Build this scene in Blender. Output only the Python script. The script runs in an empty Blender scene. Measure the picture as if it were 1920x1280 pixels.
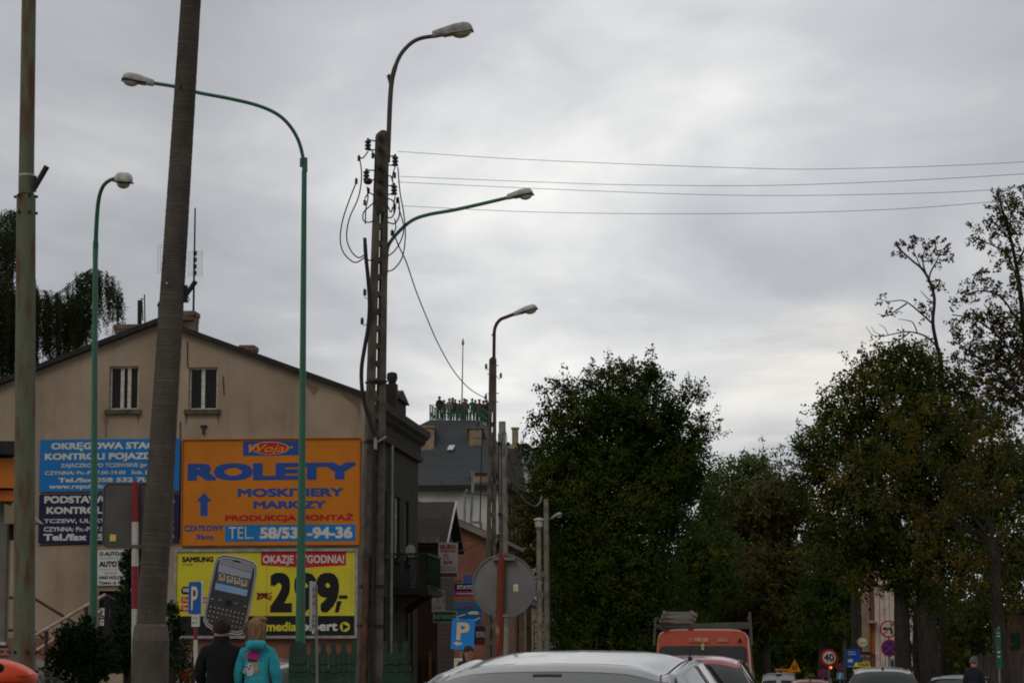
import bpy, math, random
import numpy as np
from mathutils import Vector, Matrix
R = math.radians
random.seed(7)
sc = bpy.context.scene
col = sc.collection
# ---------------------------------------------------------------- camera
FPX = 4782.0                                   # focal length in photo pixels (photo is 1920 x 1280)
PITCH = math.atan((1265 - 640) / FPX)
CAMH = 1.25                                    # taken from a car seat
cam_d = bpy.data.cameras.new('camera'); cam = bpy.data.objects.new('camera', cam_d); col.objects.link(cam)
cam.location = (0, 0, CAMH); cam.rotation_euler = (math.pi / 2 + PITCH, 0, 0)
cam_d.sensor_width = 36; cam_d.lens = FPX * 36 / 1920; cam_d.clip_start = .1; cam_d.clip_end = 6000
sc.camera = cam
# ---------------------------------------------------------------- overcast sky
SUN_EL, SUN_AZ = R(42), R(205)                 # azimuth from +Y clockwise: veiled sun behind the camera, left
world = bpy.data.worlds.new('World'); sc.world = world; world.use_nodes = True
wt = world.node_tree; wn = wt.nodes; wl = wt.links
for n in list(wn): wn.remove(n)
out = wn.new('ShaderNodeOutputWorld')
sky = wn.new('ShaderNodeTexSky'); sky.sky_type = 'NISHITA'; sky.sun_disc = False
sky.sun_elevation = SUN_EL; sky.sun_rotation = SUN_AZ; sky.dust_density = 3
bg1 = wn.new('ShaderNodeBackground'); bg1.inputs['Strength'].default_value = .10
wl.new(sky.outputs[0], bg1.inputs[0])
tc = wn.new('ShaderNodeTexCoord')
sep = wn.new('ShaderNodeSeparateXYZ'); wl.new(tc.outputs['Generated'], sep.inputs[0])
def wm(op, a, b=None, clamp=False):
    m = wn.new('ShaderNodeMath'); m.operation = op; m.use_clamp = clamp
    for i, s in enumerate((a, b)):
        if s is None: continue
        if isinstance(s, (int, float)): m.inputs[i].default_value = s
        else: wl.new(s, m.inputs[i])
    return m.outputs[0]
zc = wm('MAXIMUM', sep.outputs[2], 0.0)
zz = wm('ADD', zc, .07)
cx = wm('DIVIDE', sep.outputs[0], zz); cy = wm('DIVIDE', sep.outputs[1], zz)
cmb = wn.new('ShaderNodeCombineXYZ'); wl.new(cx, cmb.inputs[0]); wl.new(cy, cmb.inputs[1])
def wnoise(scale, det, rough, loc, dist=0., sx=1., sy=1.):
    mp = wn.new('ShaderNodeMapping'); wl.new(cmb.outputs[0], mp.inputs[0])
    mp.inputs['Location'].default_value = loc; mp.inputs['Scale'].default_value = (sx, sy, 1)
    t = wn.new('ShaderNodeTexNoise'); t.inputs['Scale'].default_value = scale; t.inputs['Detail'].default_value = det
    t.inputs['Roughness'].default_value = rough; t.inputs['Distortion'].default_value = dist
    wl.new(mp.outputs[0], t.inputs[0]); return t.outputs[0]
n1 = wnoise(.55, 7, .5, (6.48, 3.02, 0), .5, 1.25, .8)
n2 = wnoise(1.7, 6, .52, (3.02, 6.48, 7), .4, 1.0, .55)
nm = wm('ADD', wm('MULTIPLY', n1, .6), wm('MULTIPLY', n2, .4))
ramp = wn.new('ShaderNodeValToRGB'); wl.new(nm, ramp.inputs[0])
cr = ramp.color_ramp
cr.elements[0].position = .385; cr.elements[0].color = (.41, .42, .448, 1)
cr.elements[1].position = .625; cr.elements[1].color = (.95, .935, .90, 1)
e = cr.elements.new(.47); e.color = (.515, .522, .543, 1)
e = cr.elements.new(.54); e.color = (.69, .688, .68, 1)
# thin bright band low over the roofs
lowc = wn.new('ShaderNodeValToRGB'); wl.new(zc, lowc.inputs[0]); lr = lowc.color_ramp
lr.elements[0].position = .0; lr.elements[0].color = (.50, .545, .575, 1)
lr.elements[1].position = .17; lr.elements[1].color = (.5, .5, .5, 1)
lowf = wn.new('ShaderNodeMapRange'); lowf.inputs[1].default_value = .02; lowf.inputs[2].default_value = .16
lowf.inputs[3].default_value = .5; lowf.inputs[4].default_value = 0; wl.new(zc, lowf.inputs[0])
mx = wn.new('ShaderNodeMix'); mx.data_type = 'RGBA'; wl.new(lowf.outputs[0], mx.inputs[0])
wl.new(ramp.outputs[0], mx.inputs[6]); wl.new(lowc.outputs[0], mx.inputs[7])
# overcast is brighter towards the zenith and round the veiled sun
zen = wn.new('ShaderNodeMapRange'); zen.inputs[1].default_value = .27; zen.inputs[2].default_value = .9
zen.inputs[3].default_value = 1.0; zen.inputs[4].default_value = .82; wl.new(zc, zen.inputs[0])
bk = wn.new('ShaderNodeMapRange'); bk.inputs[1].default_value = .3; bk.inputs[2].default_value = -.7
bk.inputs[3].default_value = 1.0; bk.inputs[4].default_value = .42; wl.new(sep.outputs[1], bk.inputs[0])
# a broad thinner part of the cloud deck, ahead and to the right
vd = wn.new('ShaderNodeVectorMath'); vd.operation = 'DOT_PRODUCT'; wl.new(tc.outputs['Generated'], vd.inputs[0])
gv = Vector((220 / 4782, 1, (1265 - 230) / 4782 * .99)).normalized(); vd.inputs[1].default_value = gv
gl = wn.new('ShaderNodeMapRange'); gl.interpolation_type = 'SMOOTHERSTEP'; gl.inputs[1].default_value = math.cos(R(11)); gl.inputs[2].default_value = 1.0
gl.inputs[3].default_value = .95; gl.inputs[4].default_value = 1.22; wl.new(vd.outputs['Value'], gl.inputs[0])
# a small warm break in the cloud low on the right
vd2 = wn.new('ShaderNodeVectorMath'); vd2.operation = 'DOT_PRODUCT'; wl.new(tc.outputs['Generated'], vd2.inputs[0])
vd2.inputs[1].default_value = Vector((590 / 4782, 1, (1265 - 765) / 4782 * .99)).normalized()
g2 = wn.new('ShaderNodeMapRange'); g2.interpolation_type = 'SMOOTHERSTEP'; g2.inputs[1].default_value = math.cos(R(3.2)); g2.inputs[2].default_value = 1.0; g2.inputs[3].default_value = 0; g2.inputs[4].default_value = .62; wl.new(vd2.outputs['Value'], g2.inputs[0])
brk = wn.new('ShaderNodeMix'); brk.data_type = 'RGBA'; wl.new(wm('MULTIPLY', g2.outputs[0], wm('MULTIPLY', wm('SUBTRACT', n2, .40, True), 6.0, True)), brk.inputs[0]); wl.new(mx.outputs[2], brk.inputs[6]); brk.inputs[7].default_value = (.90, .84, .74, 1)
bg2 = wn.new('ShaderNodeBackground'); wl.new(brk.outputs[2], bg2.inputs[0])
wl.new(wm('MULTIPLY', wm('MULTIPLY', zen.outputs[0], bk.outputs[0]), gl.outputs[0]), bg2.inputs[1])
ms = wn.new('ShaderNodeMixShader'); ms.inputs[0].default_value = .93
wl.new(bg1.outputs[0], ms.inputs[1]); wl.new(bg2.outputs[0], ms.inputs[2]); wl.new(ms.outputs[0], out.inputs[0])
sd = bpy.data.lights.new('sun', 'SUN'); sd.energy = .5; sd.angle = R(30); sd.color = (1, .95, .88)
sun = bpy.data.objects.new('sun', sd); col.objects.link(sun)
sdir = Vector((math.sin(SUN_AZ) * math.cos(SUN_EL), math.cos(SUN_AZ) * math.cos(SUN_EL), math.sin(SUN_EL)))
sun.rotation_euler = sdir.to_track_quat('Z', 'Y').to_euler()
vs = sc.view_settings; vs.view_transform = 'Standard'; vs.look = 'None'; vs.exposure = 0; vs.gamma = 1
sc.cycles.filter_width = 1.9; sc.cycles.max_bounces = 6; sc.cycles.diffuse_bounces = 3
# ---------------------------------------------------------------- frames
AZ = R(6.04)                                   # the street runs 6 degrees right of the camera axis
CP, SP = math.cos(PITCH), math.sin(PITCH)
def P(px, py, Y):
    """point in the place seen at photo pixel (px,py), Y metres ahead"""
    u = px - 960; w = 640 - py
    y = FPX * CP - w * SP; z = FPX * SP + w * CP
    k = Y / y
    return Vector((u * k, Y, CAMH + z * k))
def zg(Y): return 0.0 if Y < 50 else -(Y - 50) * .011     # the street falls away slowly
def G(px, Y, dz=0.): p = P(px, 1265, Y); return Vector((p.x, Y, zg(Y) + dz))
SD = Vector((math.sin(AZ), math.cos(AZ), 0)); SR = Vector((math.cos(AZ), -math.sin(AZ), 0)); UP = Vector((0, 0, 1))
def ST(s, t, z=0.): return SD * s + SR * t + UP * z
def s2l(c):
    c = c / 255.; return c / 12.92 if c <= .04045 else ((c + .055) / 1.055) ** 2.4
def C(r, g, b): return (s2l(r), s2l(g), s2l(b), 1)
# ---------------------------------------------------------------- materials
MATS = {}
def pm(name, c1, c2=None, rough=.8, sc_=2., lo=.35, hi=.65, metal=0., bump=0., bsc=40., stretch=(1, 1, 1), coat=0., spec=.5, det=6, trans=0.):
    if name in MATS: return MATS[name]
    m = bpy.data.materials.new(name); m.use_nodes = True; nt = m.node_tree; b = nt.nodes['Principled BSDF']
    b.inputs['Roughness'].default_value = rough; b.inputs['Metallic'].default_value = metal
    b.inputs['Specular IOR Level'].default_value = spec; b.inputs['Coat Weight'].default_value = coat
    if coat: b.inputs['Coat Roughness'].default_value = .05
    if c2 is None: c2 = tuple(x * .82 for x in c1[:3]) + (1,)
    t = nt.nodes.new('ShaderNodeTexCoord'); mp = nt.nodes.new('ShaderNodeMapping'); mp.inputs['Scale'].default_value = stretch
    nt.links.new(t.outputs['Object'], mp.inputs[0])
    n = nt.nodes.new('ShaderNodeTexNoise'); n.inputs['Scale'].default_value = sc_; n.inputs['Detail'].default_value = det
    nt.links.new(mp.outputs[0], n.inputs[0])
    r = nt.nodes.new('ShaderNodeValToRGB'); nt.links.new(n.outputs[0], r.inputs[0])
    r.color_ramp.elements[0].position = lo; r.color_ramp.elements[0].color = c1
    r.color_ramp.elements[1].position = hi; r.color_ramp.elements[1].color = c2
    nt.links.new(r.outputs[0], b.inputs['Base Color'])
    if bump:
        n2 = nt.nodes.new('ShaderNodeTexNoise'); n2.inputs['Scale'].default_value = bsc; n2.inputs['Detail'].default_value = 4
        nt.links.new(t.outputs['Object'], n2.inputs[0])
        bp = nt.nodes.new('ShaderNodeBump'); bp.inputs['Strength'].default_value = bump; bp.inputs['Distance'].default_value = .02
        nt.links.new(n2.outputs[0], bp.inputs['Height']); nt.links.new(bp.outputs[0], b.inputs['Normal'])
    MATS[name] = m; return m
def brickmat(name, c1, c2, mortar, scale=1., bw=.25, rh=.075, ms_=.012, rough=.9, rot=(R(90), 0, 0)):
    if name in MATS: return MATS[name]
    m = bpy.data.materials.new(name); m.use_nodes = True; nt = m.node_tree; b = nt.nodes['Principled BSDF']
    b.inputs['Roughness'].default_value = rough
    t = nt.nodes.new('ShaderNodeTexCoord'); mp = nt.nodes.new('ShaderNodeMapping'); mp.inputs['Rotation'].default_value = rot
    nt.links.new(t.outputs['Object'], mp.inputs[0])
    k = nt.nodes.new('ShaderNodeTexBrick'); nt.links.new(mp.outputs[0], k.inputs[0])
    k.inputs['Color1'].default_value = c1; k.inputs['Color2'].default_value = c2; k.inputs['Mortar'].default_value = mortar
    k.inputs['Scale'].default_value = scale; k.inputs['Brick Width'].default_value = bw; k.inputs['Row Height'].default_value = rh
    k.inputs['Mortar Size'].default_value = ms_
    nt.links.new(k.outputs[0], b.inputs['Base Color']); MATS[name] = m; return m
def leafmat(name, cols, trans=.35):
    if name in MATS: return MATS[name]
    m = bpy.data.materials.new(name); m.use_nodes = True; nt = m.node_tree; b = nt.nodes['Principled BSDF']
    b.inputs['Roughness'].default_value = .7; b.inputs['Specular IOR Level'].default_value = .12
    g = nt.nodes.new('ShaderNodeNewGeometry'); t = nt.nodes.new('ShaderNodeTexCoord')
    n = nt.nodes.new('ShaderNodeTexNoise'); n.inputs['Scale'].default_value = .8; n.inputs['Detail'].default_value = 4
    nt.links.new(t.outputs['Object'], n.inputs[0])
    a = nt.nodes.new('ShaderNodeMath'); a.operation = 'MULTIPLY_ADD'; nt.links.new(g.outputs['Random Per Island'], a.inputs[0])
    a.inputs[1].default_value = .28; nt.links.new(n.outputs[0], a.inputs[2])
    s = nt.nodes.new('ShaderNodeMath'); s.operation = 'SUBTRACT'; nt.links.new(a.outputs[0], s.inputs[0]); s.inputs[1].default_value = .14
    r = nt.nodes.new('ShaderNodeValToRGB'); nt.links.new(s.outputs[0], r.inputs[0])
    el = r.color_ramp.elements
    el[0].position = .25; el[0].color = cols[0]; el[1].position = .78; el[1].color = cols[-1]
    for i, c in enumerate(cols[1:-1]):
        q = el.new(.25 + .53 * (i + 1) / (len(cols) - 1)); q.color = c
    nt.links.new(r.outputs[0], b.inputs['Base Color'])
    tr = nt.nodes.new('ShaderNodeBsdfTranslucent'); nt.links.new(r.outputs[0], tr.inputs[0])
    mxs = nt.nodes.new('ShaderNodeMixShader'); mxs.inputs[0].default_value = trans
    nt.links.new(b.outputs[0], mxs.inputs[1]); nt.links.new(tr.outputs[0], mxs.inputs[2])
    nt.links.new(mxs.outputs[0], nt.nodes['Material Output'].inputs[0]); MATS[name] = m; return m
def glassmat(name, base=(.015, .018, .02, 1), rough=.04, spec=.9):
    return pm(name, base, tuple(x * 1.6 for x in base[:3]) + (1,), rough=rough, spec=spec, coat=.15, sc_=1.2)
def emit(name, c, s):
    if name in MATS: return MATS[name]
    m = bpy.data.materials.new(name); m.use_nodes = True; b = m.node_tree.nodes['Principled BSDF']
    b.inputs['Base Color'].default_value = c; b.inputs['Emission Color'].default_value = c; b.inputs['Emission Strength'].default_value = s
    MATS[name] = m; return m
# ---------------------------------------------------------------- mesh helper
def wmat(o):
    m = o.matrix_basis.copy()
    while o.parent: o = o.parent; m = o.matrix_basis @ m
    return m
def catmull(pts, n, closed=False):
    p = np.array(pts, float); out_ = []
    for i in range(len(p) - 1):
        p0 = p[max(i - 1, 0)]; p1 = p[i]; p2 = p[i + 1]; p3 = p[min(i + 2, len(p) - 1)]
        for k in range(n):
            t = k / n
            out_.append(.5 * (2 * p1 + (p2 - p0) * t + (2 * p0 - 5 * p1 + 4 * p2 - p3) * t * t + (3 * p1 - p0 - 3 * p2 + p3) * t ** 3))
    out_.append(p[-1]); return np.array(out_)
class MB:
    """collects shapes in world space; build() links them as ONE mesh object under its thing"""
    def __init__(s): s.v = []; s.f = []; s.mi = []; s.mats = []; s.cur = 0; s.sm = []
    def mat(s, m):
        if m not in s.mats: s.mats.append(m)
        s.cur = s.mats.index(m); return s
    def add(s, vs_, fs, smooth=False):
        o = len(s.v); s.v += [tuple(x) for x in vs_]
        for f in fs: s.f.append(tuple(i + o for i in f)); s.mi.append(s.cur); s.sm.append(smooth)
        return s
    def box(s, c, size, rz=0., M=None):
        hx, hy, hz = [x / 2 for x in size]; c = Vector(c)
        rot = M if M is not None else Matrix.Rotation(rz, 3, 'Z')
        vv = [c + rot @ Vector((x * hx, y * hy, z * hz)) for x in (-1, 1) for y in (-1, 1) for z in (-1, 1)]
        return s.add(vv, [(0, 1, 3, 2), (4, 6, 7, 5), (0, 4, 5, 1), (2, 3, 7, 6), (0, 2, 6, 4), (1, 5, 7, 3)])
    def obox(s, a, b, w, d, up=UP):
        """bar from a to b, w wide and d deep"""
        a = Vector(a); b = Vector(b); ax = (b - a).normalized()
        side = ax.cross(Vector(up)); side = side.normalized() if side.length > 1e-4 else Vector((1, 0, 0))
        o = side.cross(ax).normalized()
        vv = [q + side * (x * w / 2) + o * (y * d / 2) for q in (a, b) for x, y in ((-1, -1), (1, -1), (1, 1), (-1, 1))]
        return s.add(vv, [(3, 2, 1, 0), (4, 5, 6, 7), (0, 1, 5, 4), (1, 2, 6, 5), (2, 3, 7, 6), (3, 0, 4, 7)])
    def tube(s, pts, r, n=8, smooth=True, cap=True):
        pts = [Vector(p) for p in pts]; m = len(pts)
        rr = r if isinstance(r, (list, tuple, np.ndarray)) else [r] * m
        vv = []; ref = None
        for i, p in enumerate(pts):
            d = (pts[min(i + 1, m - 1)] - pts[max(i - 1, 0)])
            d = d.normalized() if d.length > 1e-9 else UP
            if ref is None: ref = Vector((1, 0, 0)) if abs(d.x) < .9 else Vector((0, 1, 0))
            a = d.cross(ref).normalized(); b = d.cross(a).normalized(); ref = a.cross(d).normalized() * 1.0
            for k in range(n):
                t = 2 * math.pi * k / n; vv.append(p + (a * math.cos(t) + b * math.sin(t)) * rr[i])
        fs = [(i * n + k, i * n + (k + 1) % n, (i + 1) * n + (k + 1) % n, (i + 1) * n + k) for i in range(m - 1) for k in range(n)]
        s.add(vv, fs, smooth)
        if cap:
            o = len(s.v) - m * n
            for f in (tuple(o + k for k in range(n))[::-1], tuple(o + (m - 1) * n + k for k in range(n))): s.f.append(f); s.mi.append(s.cur); s.sm.append(False)
        return s
    def lathe(s, c, prof, n=16, axis=UP, smooth=True):
        return s.tube([Vector(c) + Vector(axis) * z for r, z in prof], [max(r, 1e-4) for r, z in prof], n, smooth)
    def prism(s, poly, ext):
        """planar polygon pushed along the vector ext"""
        ext = Vector(ext); poly = [Vector(p) for p in poly]; n = len(poly)
        return s.add(poly + [p + ext for p in poly], [tuple(range(n))[::-1], tuple(range(n, 2 * n))] + [(i, (i + 1) % n, n + (i + 1) % n, n + i) for i in range(n)])
    def face(s, poly): return s.add(poly, [tuple(range(len(poly)))])
    def ball(s, c, r, n=12, m=8, M=None):
        c = Vector(c); r = Vector(r if hasattr(r, '__len__') else (r, r, r)); vv = []
        for i in range(m + 1):
            th = math.pi * i / m
            for k in range(n):
                ph = 2 * math.pi * k / n
                q = Vector((math.sin(th) * math.cos(ph) * r.x, math.sin(th) * math.sin(ph) * r.y, math.cos(th) * r.z))
                vv.append(c + (M @ q if M is not None else q))
        fs = [(i * n + k, (i + 1) * n + k, (i + 1) * n + (k + 1) % n, i * n + (k + 1) % n) for i in range(m) for k in range(n)]
        return s.add(vv, fs, True)
    def grid(s, g, smooth=True, flip=False):
        a, b = len(g), len(g[0]); vv = [p for row in g for p in row]
        fs = [(i * b + j, (i + 1) * b + j, (i + 1) * b + j + 1, i * b + j + 1) for i in range(a - 1) for j in range(b - 1)]
        if flip: fs = [f[::-1] for f in fs]
        return s.add(vv, fs, smooth)
    def text(s, str_, fr, box, ref='H', bold=0., shear=0., fit=True, space=1.):
        """lettering on the plane fr = (origin, right, up, normal); box = x0,z0,x1,z1 with z0 the baseline and z1 the height of ref"""
        b0 = 0.; ex = max(0., bold)
        vs_, fs, (x0, x1), h = glyphs(str_, ref, b0, shear, space)
        o, ux, uz, n = fr; kx = (box[2] - box[0] - .0) / (x1 - x0 + 2 * ex); kz = (box[3] - box[1]) / (h + 2 * ex)
        for i, (dx, dy) in enumerate(((-1, -1), (1, -1), (-1, 1), (1, 1), (-1, 0), (1, 0), (0, -1), (0, 1), (0, 0)) if ex else ((0, 0),)):
            s.add([o + ux * (box[0] + (x - x0 + ex + dx * ex) * kx) + uz * (box[1] + (y + ex + dy * ex) * kz) + n * (.0008 * i) for x, y in vs_], fs)
        return s
    def build(s, name, parent=None, loc=None, rz=0.):
        me = bpy.data.meshes.new(name); o = bpy.data.objects.new(name, me); col.objects.link(o)
        if parent is not None: o.parent = parent; inv = wmat(parent).inverted()
        else:
            loc = Vector(loc if loc is not None else s.v[0]); o.location = loc; o.rotation_euler = (0, 0, rz)
            inv = (Matrix.Translation(loc) @ Matrix.Rotation(rz, 4, 'Z')).inverted()
        M = np.array(inv); V = np.array(s.v, float) @ M[:3, :3].T + M[:3, 3]
        me.from_pydata(V.tolist(), [], s.f)
        for m in s.mats: me.materials.append(m)
        me.polygons.foreach_set('material_index', s.mi); me.polygons.foreach_set('use_smooth', s.sm)
        me.validate(); me.update()
        if any(s.sm): me.set_sharp_from_angle(angle=R(42))
        return o
_gl = {}
def glyphs(str_, ref, bold, shear, space):
    def raw(t):
        k = (t, bold, shear, space)
        if k in _gl: return _gl[k]
        cu = bpy.data.curves.new('lettering', 'FONT'); cu.body = t; cu.resolution_u = 3; cu.offset = bold; cu.shear = shear; cu.space_character = space
        cu.fill_mode = 'FRONT'
        ob = bpy.data.objects.new('lettering', cu); col.objects.link(ob)
        me = bpy.data.meshes.new_from_object(ob.evaluated_get(bpy.context.evaluated_depsgraph_get()))
        vs_ = [(v.co.x, v.co.y) for v in me.vertices]; fs = [tuple(p.vertices) for p in me.polygons]
        bpy.data.objects.remove(ob); bpy.data.curves.remove(cu); bpy.data.meshes.remove(me)
        _gl[k] = (vs_, fs); return _gl[k]
    vs_, fs = raw(str_); h = max(y for x, y in raw(ref)[0])
    xs = [x for x, y in vs_]
    return vs_, fs, (min(xs), max(xs)), h
def tag(o, label, cat, group=None, kind=None):
    o['label'] = label; o['category'] = cat
    if group: o['group'] = group
    if kind: o['kind'] = kind
    return o
def thing(name, label, cat, loc, rz=0., group=None):
    o = bpy.data.objects.new(name, None); col.objects.link(o); o.location = loc; o.rotation_euler = (0, 0, rz); o.empty_display_size = .3
    return tag(o, label, cat, group)
def dup(root, loc, rz=0., label=None, group=None, scale=None, mats=None):
    def cp(o, par):
        c = o.copy(); col.objects.link(c)
        if par is not None: c.parent = par
        for ch in list(o.children): cp(ch, c)
        return c
    r = cp(root, None); r.location = loc; r.rotation_euler = (0, 0, rz)
    if scale: r.scale = (scale, scale, scale)
    if label: r['label'] = label
    if group: r['group'] = group
    return r
def frame(p, ux, n=None):
    ux = Vector(ux).normalized(); n = ux.cross(UP); return (Vector(p), ux, UP.copy(), n)
def off(fr, d): return (fr[0] + fr[3] * d, fr[1], fr[2], fr[3])
def pt(fr, x, z, d=0.): return fr[0] + fr[1] * x + fr[2] * z + fr[3] * d
def hit(fr, px, py):
    """plane coordinates of the photo pixel"""
    q = P(px, py, 50.) - Vector((0, 0, CAMH)); o = fr[0] - Vector((0, 0, CAMH))
    k = o.dot(fr[3]) / q.dot(fr[3]); w = q * k - o
    return w.dot(fr[1]), w.dot(fr[2])
def pbox(fr, x0, y0, x1, y1):
    a = hit(fr, x0, y1); b = hit(fr, x1, y0); return (a[0], a[1], b[0], b[1])
def rrect(x0, z0, x1, z1, r, n=4):
    o_ = []
    for cx_, cz_, a0 in ((x1 - r, z0 + r, -90), (x1 - r, z1 - r, 0), (x0 + r, z1 - r, 90), (x0 + r, z0 + r, 180)):
        for k in range(n + 1): t = R(a0 + 90 * k / n); o_.append((cx_ + r * math.cos(t), cz_ + r * math.sin(t)))
    return o_
def ell(cx_, cz_, rx, rz_, n=28, a0=0, a1=360): return [(cx_ + rx * math.cos(R(a0 + (a1 - a0) * k / n)), cz_ + rz_ * math.sin(R(a0 + (a1 - a0) * k / n))) for k in range(n if a1 - a0 == 360 else n + 1)]
def plate(mb, fr, poly, d0, d1):
    """flat plate with outline poly between depths d0 (back) and d1 (face) along the plane normal"""
    return mb.prism([pt(fr, x, z, d0) for x, z in poly], fr[3] * (d1 - d0))
def decal(mb, fr, poly, d): return mb.face([pt(fr, x, z, d) for x, z in poly])
# ---------------------------------------------------------------- palette
CONC = pm('weathered_concrete', C(104, 95, 84), C(72, 65, 57), rough=.95, sc_=5, bump=.4, bsc=60)
CONCD = pm('ribbed_concrete', C(112, 103, 93), C(86, 79, 71), rough=.95, sc_=5, bump=.5, bsc=90, stretch=(1, 1, .5))
CONCL = pm('pale_concrete', C(160, 155, 145), C(120, 114, 105), rough=.95, sc_=4, bump=.3)
RUSTP = pm('rusty_green_paint', C(100, 106, 84), C(96, 62, 38), rough=.75, sc_=3.2, lo=.46, hi=.66, stretch=(3, 3, .7), bump=.2)
RUST = pm('rusty_steel', C(104, 66, 44), C(62, 44, 36), rough=.85, sc_=6, bump=.2)
RUST2 = pm('flaking_red_post_paint', C(112, 52, 32), C(190, 158, 120), rough=.8, sc_=3.4, lo=.58, hi=.68, stretch=(2, 2, .6), bump=.2)
GREEN = pm('teal_green_paint', C(50, 112, 88), C(66, 92, 70), rough=.5, sc_=4, lo=.45, hi=.75, stretch=(3, 3, .6), bump=.1)
FENCEG = pm('dark_green_fence_paint', C(32, 70, 50), C(22, 50, 36), rough=.6, sc_=4)
GREY = pm('grey_sign_back', C(128, 128, 126), C(112, 112, 110), rough=.55, sc_=3)
DKGREY = pm('dark_grey_sign_back', C(86, 86, 82), C(72, 72, 68), rough=.6, sc_=3)
ALU = pm('dull_aluminium', C(176, 176, 172), C(140, 140, 136), rough=.4, metal=.4, sc_=5)
LAMPC = pm('lamp_housing', C(200, 198, 190), C(160, 158, 150), rough=.55, sc_=8)
LENS = pm('lamp_lens', C(205, 200, 185), C(170, 160, 140), rough=.2, sc_=4)
BLACK = pm('black_rubber', C(34, 32, 32), C(22, 22, 22), rough=.7, sc_=6)
BROWNC = pm('dark_ceramic', C(58, 44, 40), C(36, 30, 28), rough=.3, sc_=9)
PLASTER = pm('tan_plaster', C(182, 164, 141), C(148, 128, 107), rough=.95, sc_=.7, lo=.3, hi=.75, bump=.5, bsc=35, stretch=(1, 1, .6), det=9)
def weather(m, dark, sx, sz, lo, hi, fac):
    """rain streaks and dirt over a finished wall material"""
    nt = m.node_tree; b = nt.nodes['Principled BSDF']; src = b.inputs['Base Color'].links[0].from_socket
    t = nt.nodes.new('ShaderNodeTexCoord'); mp = nt.nodes.new('ShaderNodeMapping'); mp.inputs['Scale'].default_value = (sx, sx, sz); nt.links.new(t.outputs['Object'], mp.inputs[0])
    n = nt.nodes.new('ShaderNodeTexNoise'); n.inputs['Scale'].default_value = 1; n.inputs['Detail'].default_value = 8; n.inputs['Roughness'].default_value = .65; nt.links.new(mp.outputs[0], n.inputs[0])
    r = nt.nodes.new('ShaderNodeMapRange'); r.inputs[1].default_value = lo; r.inputs[2].default_value = hi; r.inputs[3].default_value = 0; r.inputs[4].default_value = fac; nt.links.new(n.outputs[0], r.inputs[0])
    x = nt.nodes.new('ShaderNodeMix'); x.data_type = 'RGBA'; nt.links.new(r.outputs[0], x.inputs[0]); nt.links.new(src, x.inputs[6]); x.inputs[7].default_value = dark; nt.links.new(x.outputs[2], b.inputs['Base Color'])
weather(PLASTER, C(92, 78, 64), 2.6, .22, .5, .8, .3); weather(PLASTER, C(112, 98, 84), .45, .5, .55, .75, .35); weather(PLASTER, C(196, 178, 156), 5., 5., .6, .75, .4)
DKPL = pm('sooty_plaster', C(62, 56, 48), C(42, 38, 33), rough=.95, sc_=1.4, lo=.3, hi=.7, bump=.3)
SALMON = pm('salmon_plaster', C(146, 98, 78), C(122, 80, 64), rough=.95, sc_=1)
WHPL = pm('offwhite_plaster', C(205, 203, 196), C(178, 175, 168), rough=.95, sc_=.6)
TAR = pm('tar_roofing', C(48, 47, 47), C(34, 33, 34), rough=.85, sc_=4)
SLATE = brickmat('slate_courses', C(72, 76, 79), C(66, 70, 73), C(58, 61, 64), 1, 3.2, .34, .018, rot=(R(90), 0, 0))
SLATE2 = pm('grey_sheet_roof', C(104, 110, 114), C(84, 90, 94), rough=.7, sc_=.8)
BRICK = brickmat('red_brick', C(128, 62, 48), C(104, 50, 40), C(150, 138, 122))
BRICKD = brickmat('dark_brick', C(84, 52, 42), C(64, 40, 34), C(78, 68, 60))
WHITE = pm('white_paint', C(214, 214, 208), C(190, 190, 184), rough=.6, sc_=3)
DARKIN = pm('dark_interior', C(20, 18, 18), C(12, 11, 11), rough=.9)
GLASS = pm('window_glass', (.012, .012, .014, 1), (.02, .02, .022, 1), rough=.12, spec=.22)
def flat(name, r, g, b, rough=.65): return pm(name, C(r, g, b), C(r * .86 + 8, g * .86 + 8, b * .86 + 8), rough=max(rough, .35), sc_=.9, lo=.38, hi=.72, det=9, spec=.3)
ORANGE = flat('orange_sign_print', 216, 126, 24); BLUE = flat('royal_blue_print', 36, 84, 168); LBLUE = flat('light_blue_print', 22, 130, 205)
SKYB = flat('sky_blue_board', 24, 122, 200); NAVY = flat('navy_board', 34, 28, 72); YELLOW = flat('yellow_print', 226, 212, 56)
INK = flat('black_ink', 26, 26, 28); RED = flat('red_print', 200, 30, 44); TXT = flat('white_print', 222, 222, 216)
SIGNB = flat('traffic_blue', 40, 150, 240, .35); SIGNY = flat('traffic_orange_yellow', 240, 150, 24, .4); SIGNR = flat('traffic_red', 196, 30, 38, .4)
TEALT = pm('turquoise_fleece', C(56, 176, 188), C(44, 152, 168), rough=.95, sc_=9, bump=.9, bsc=10)
REFL = flat('retroreflective_sticker', 246, 236, 190, .3)
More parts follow.
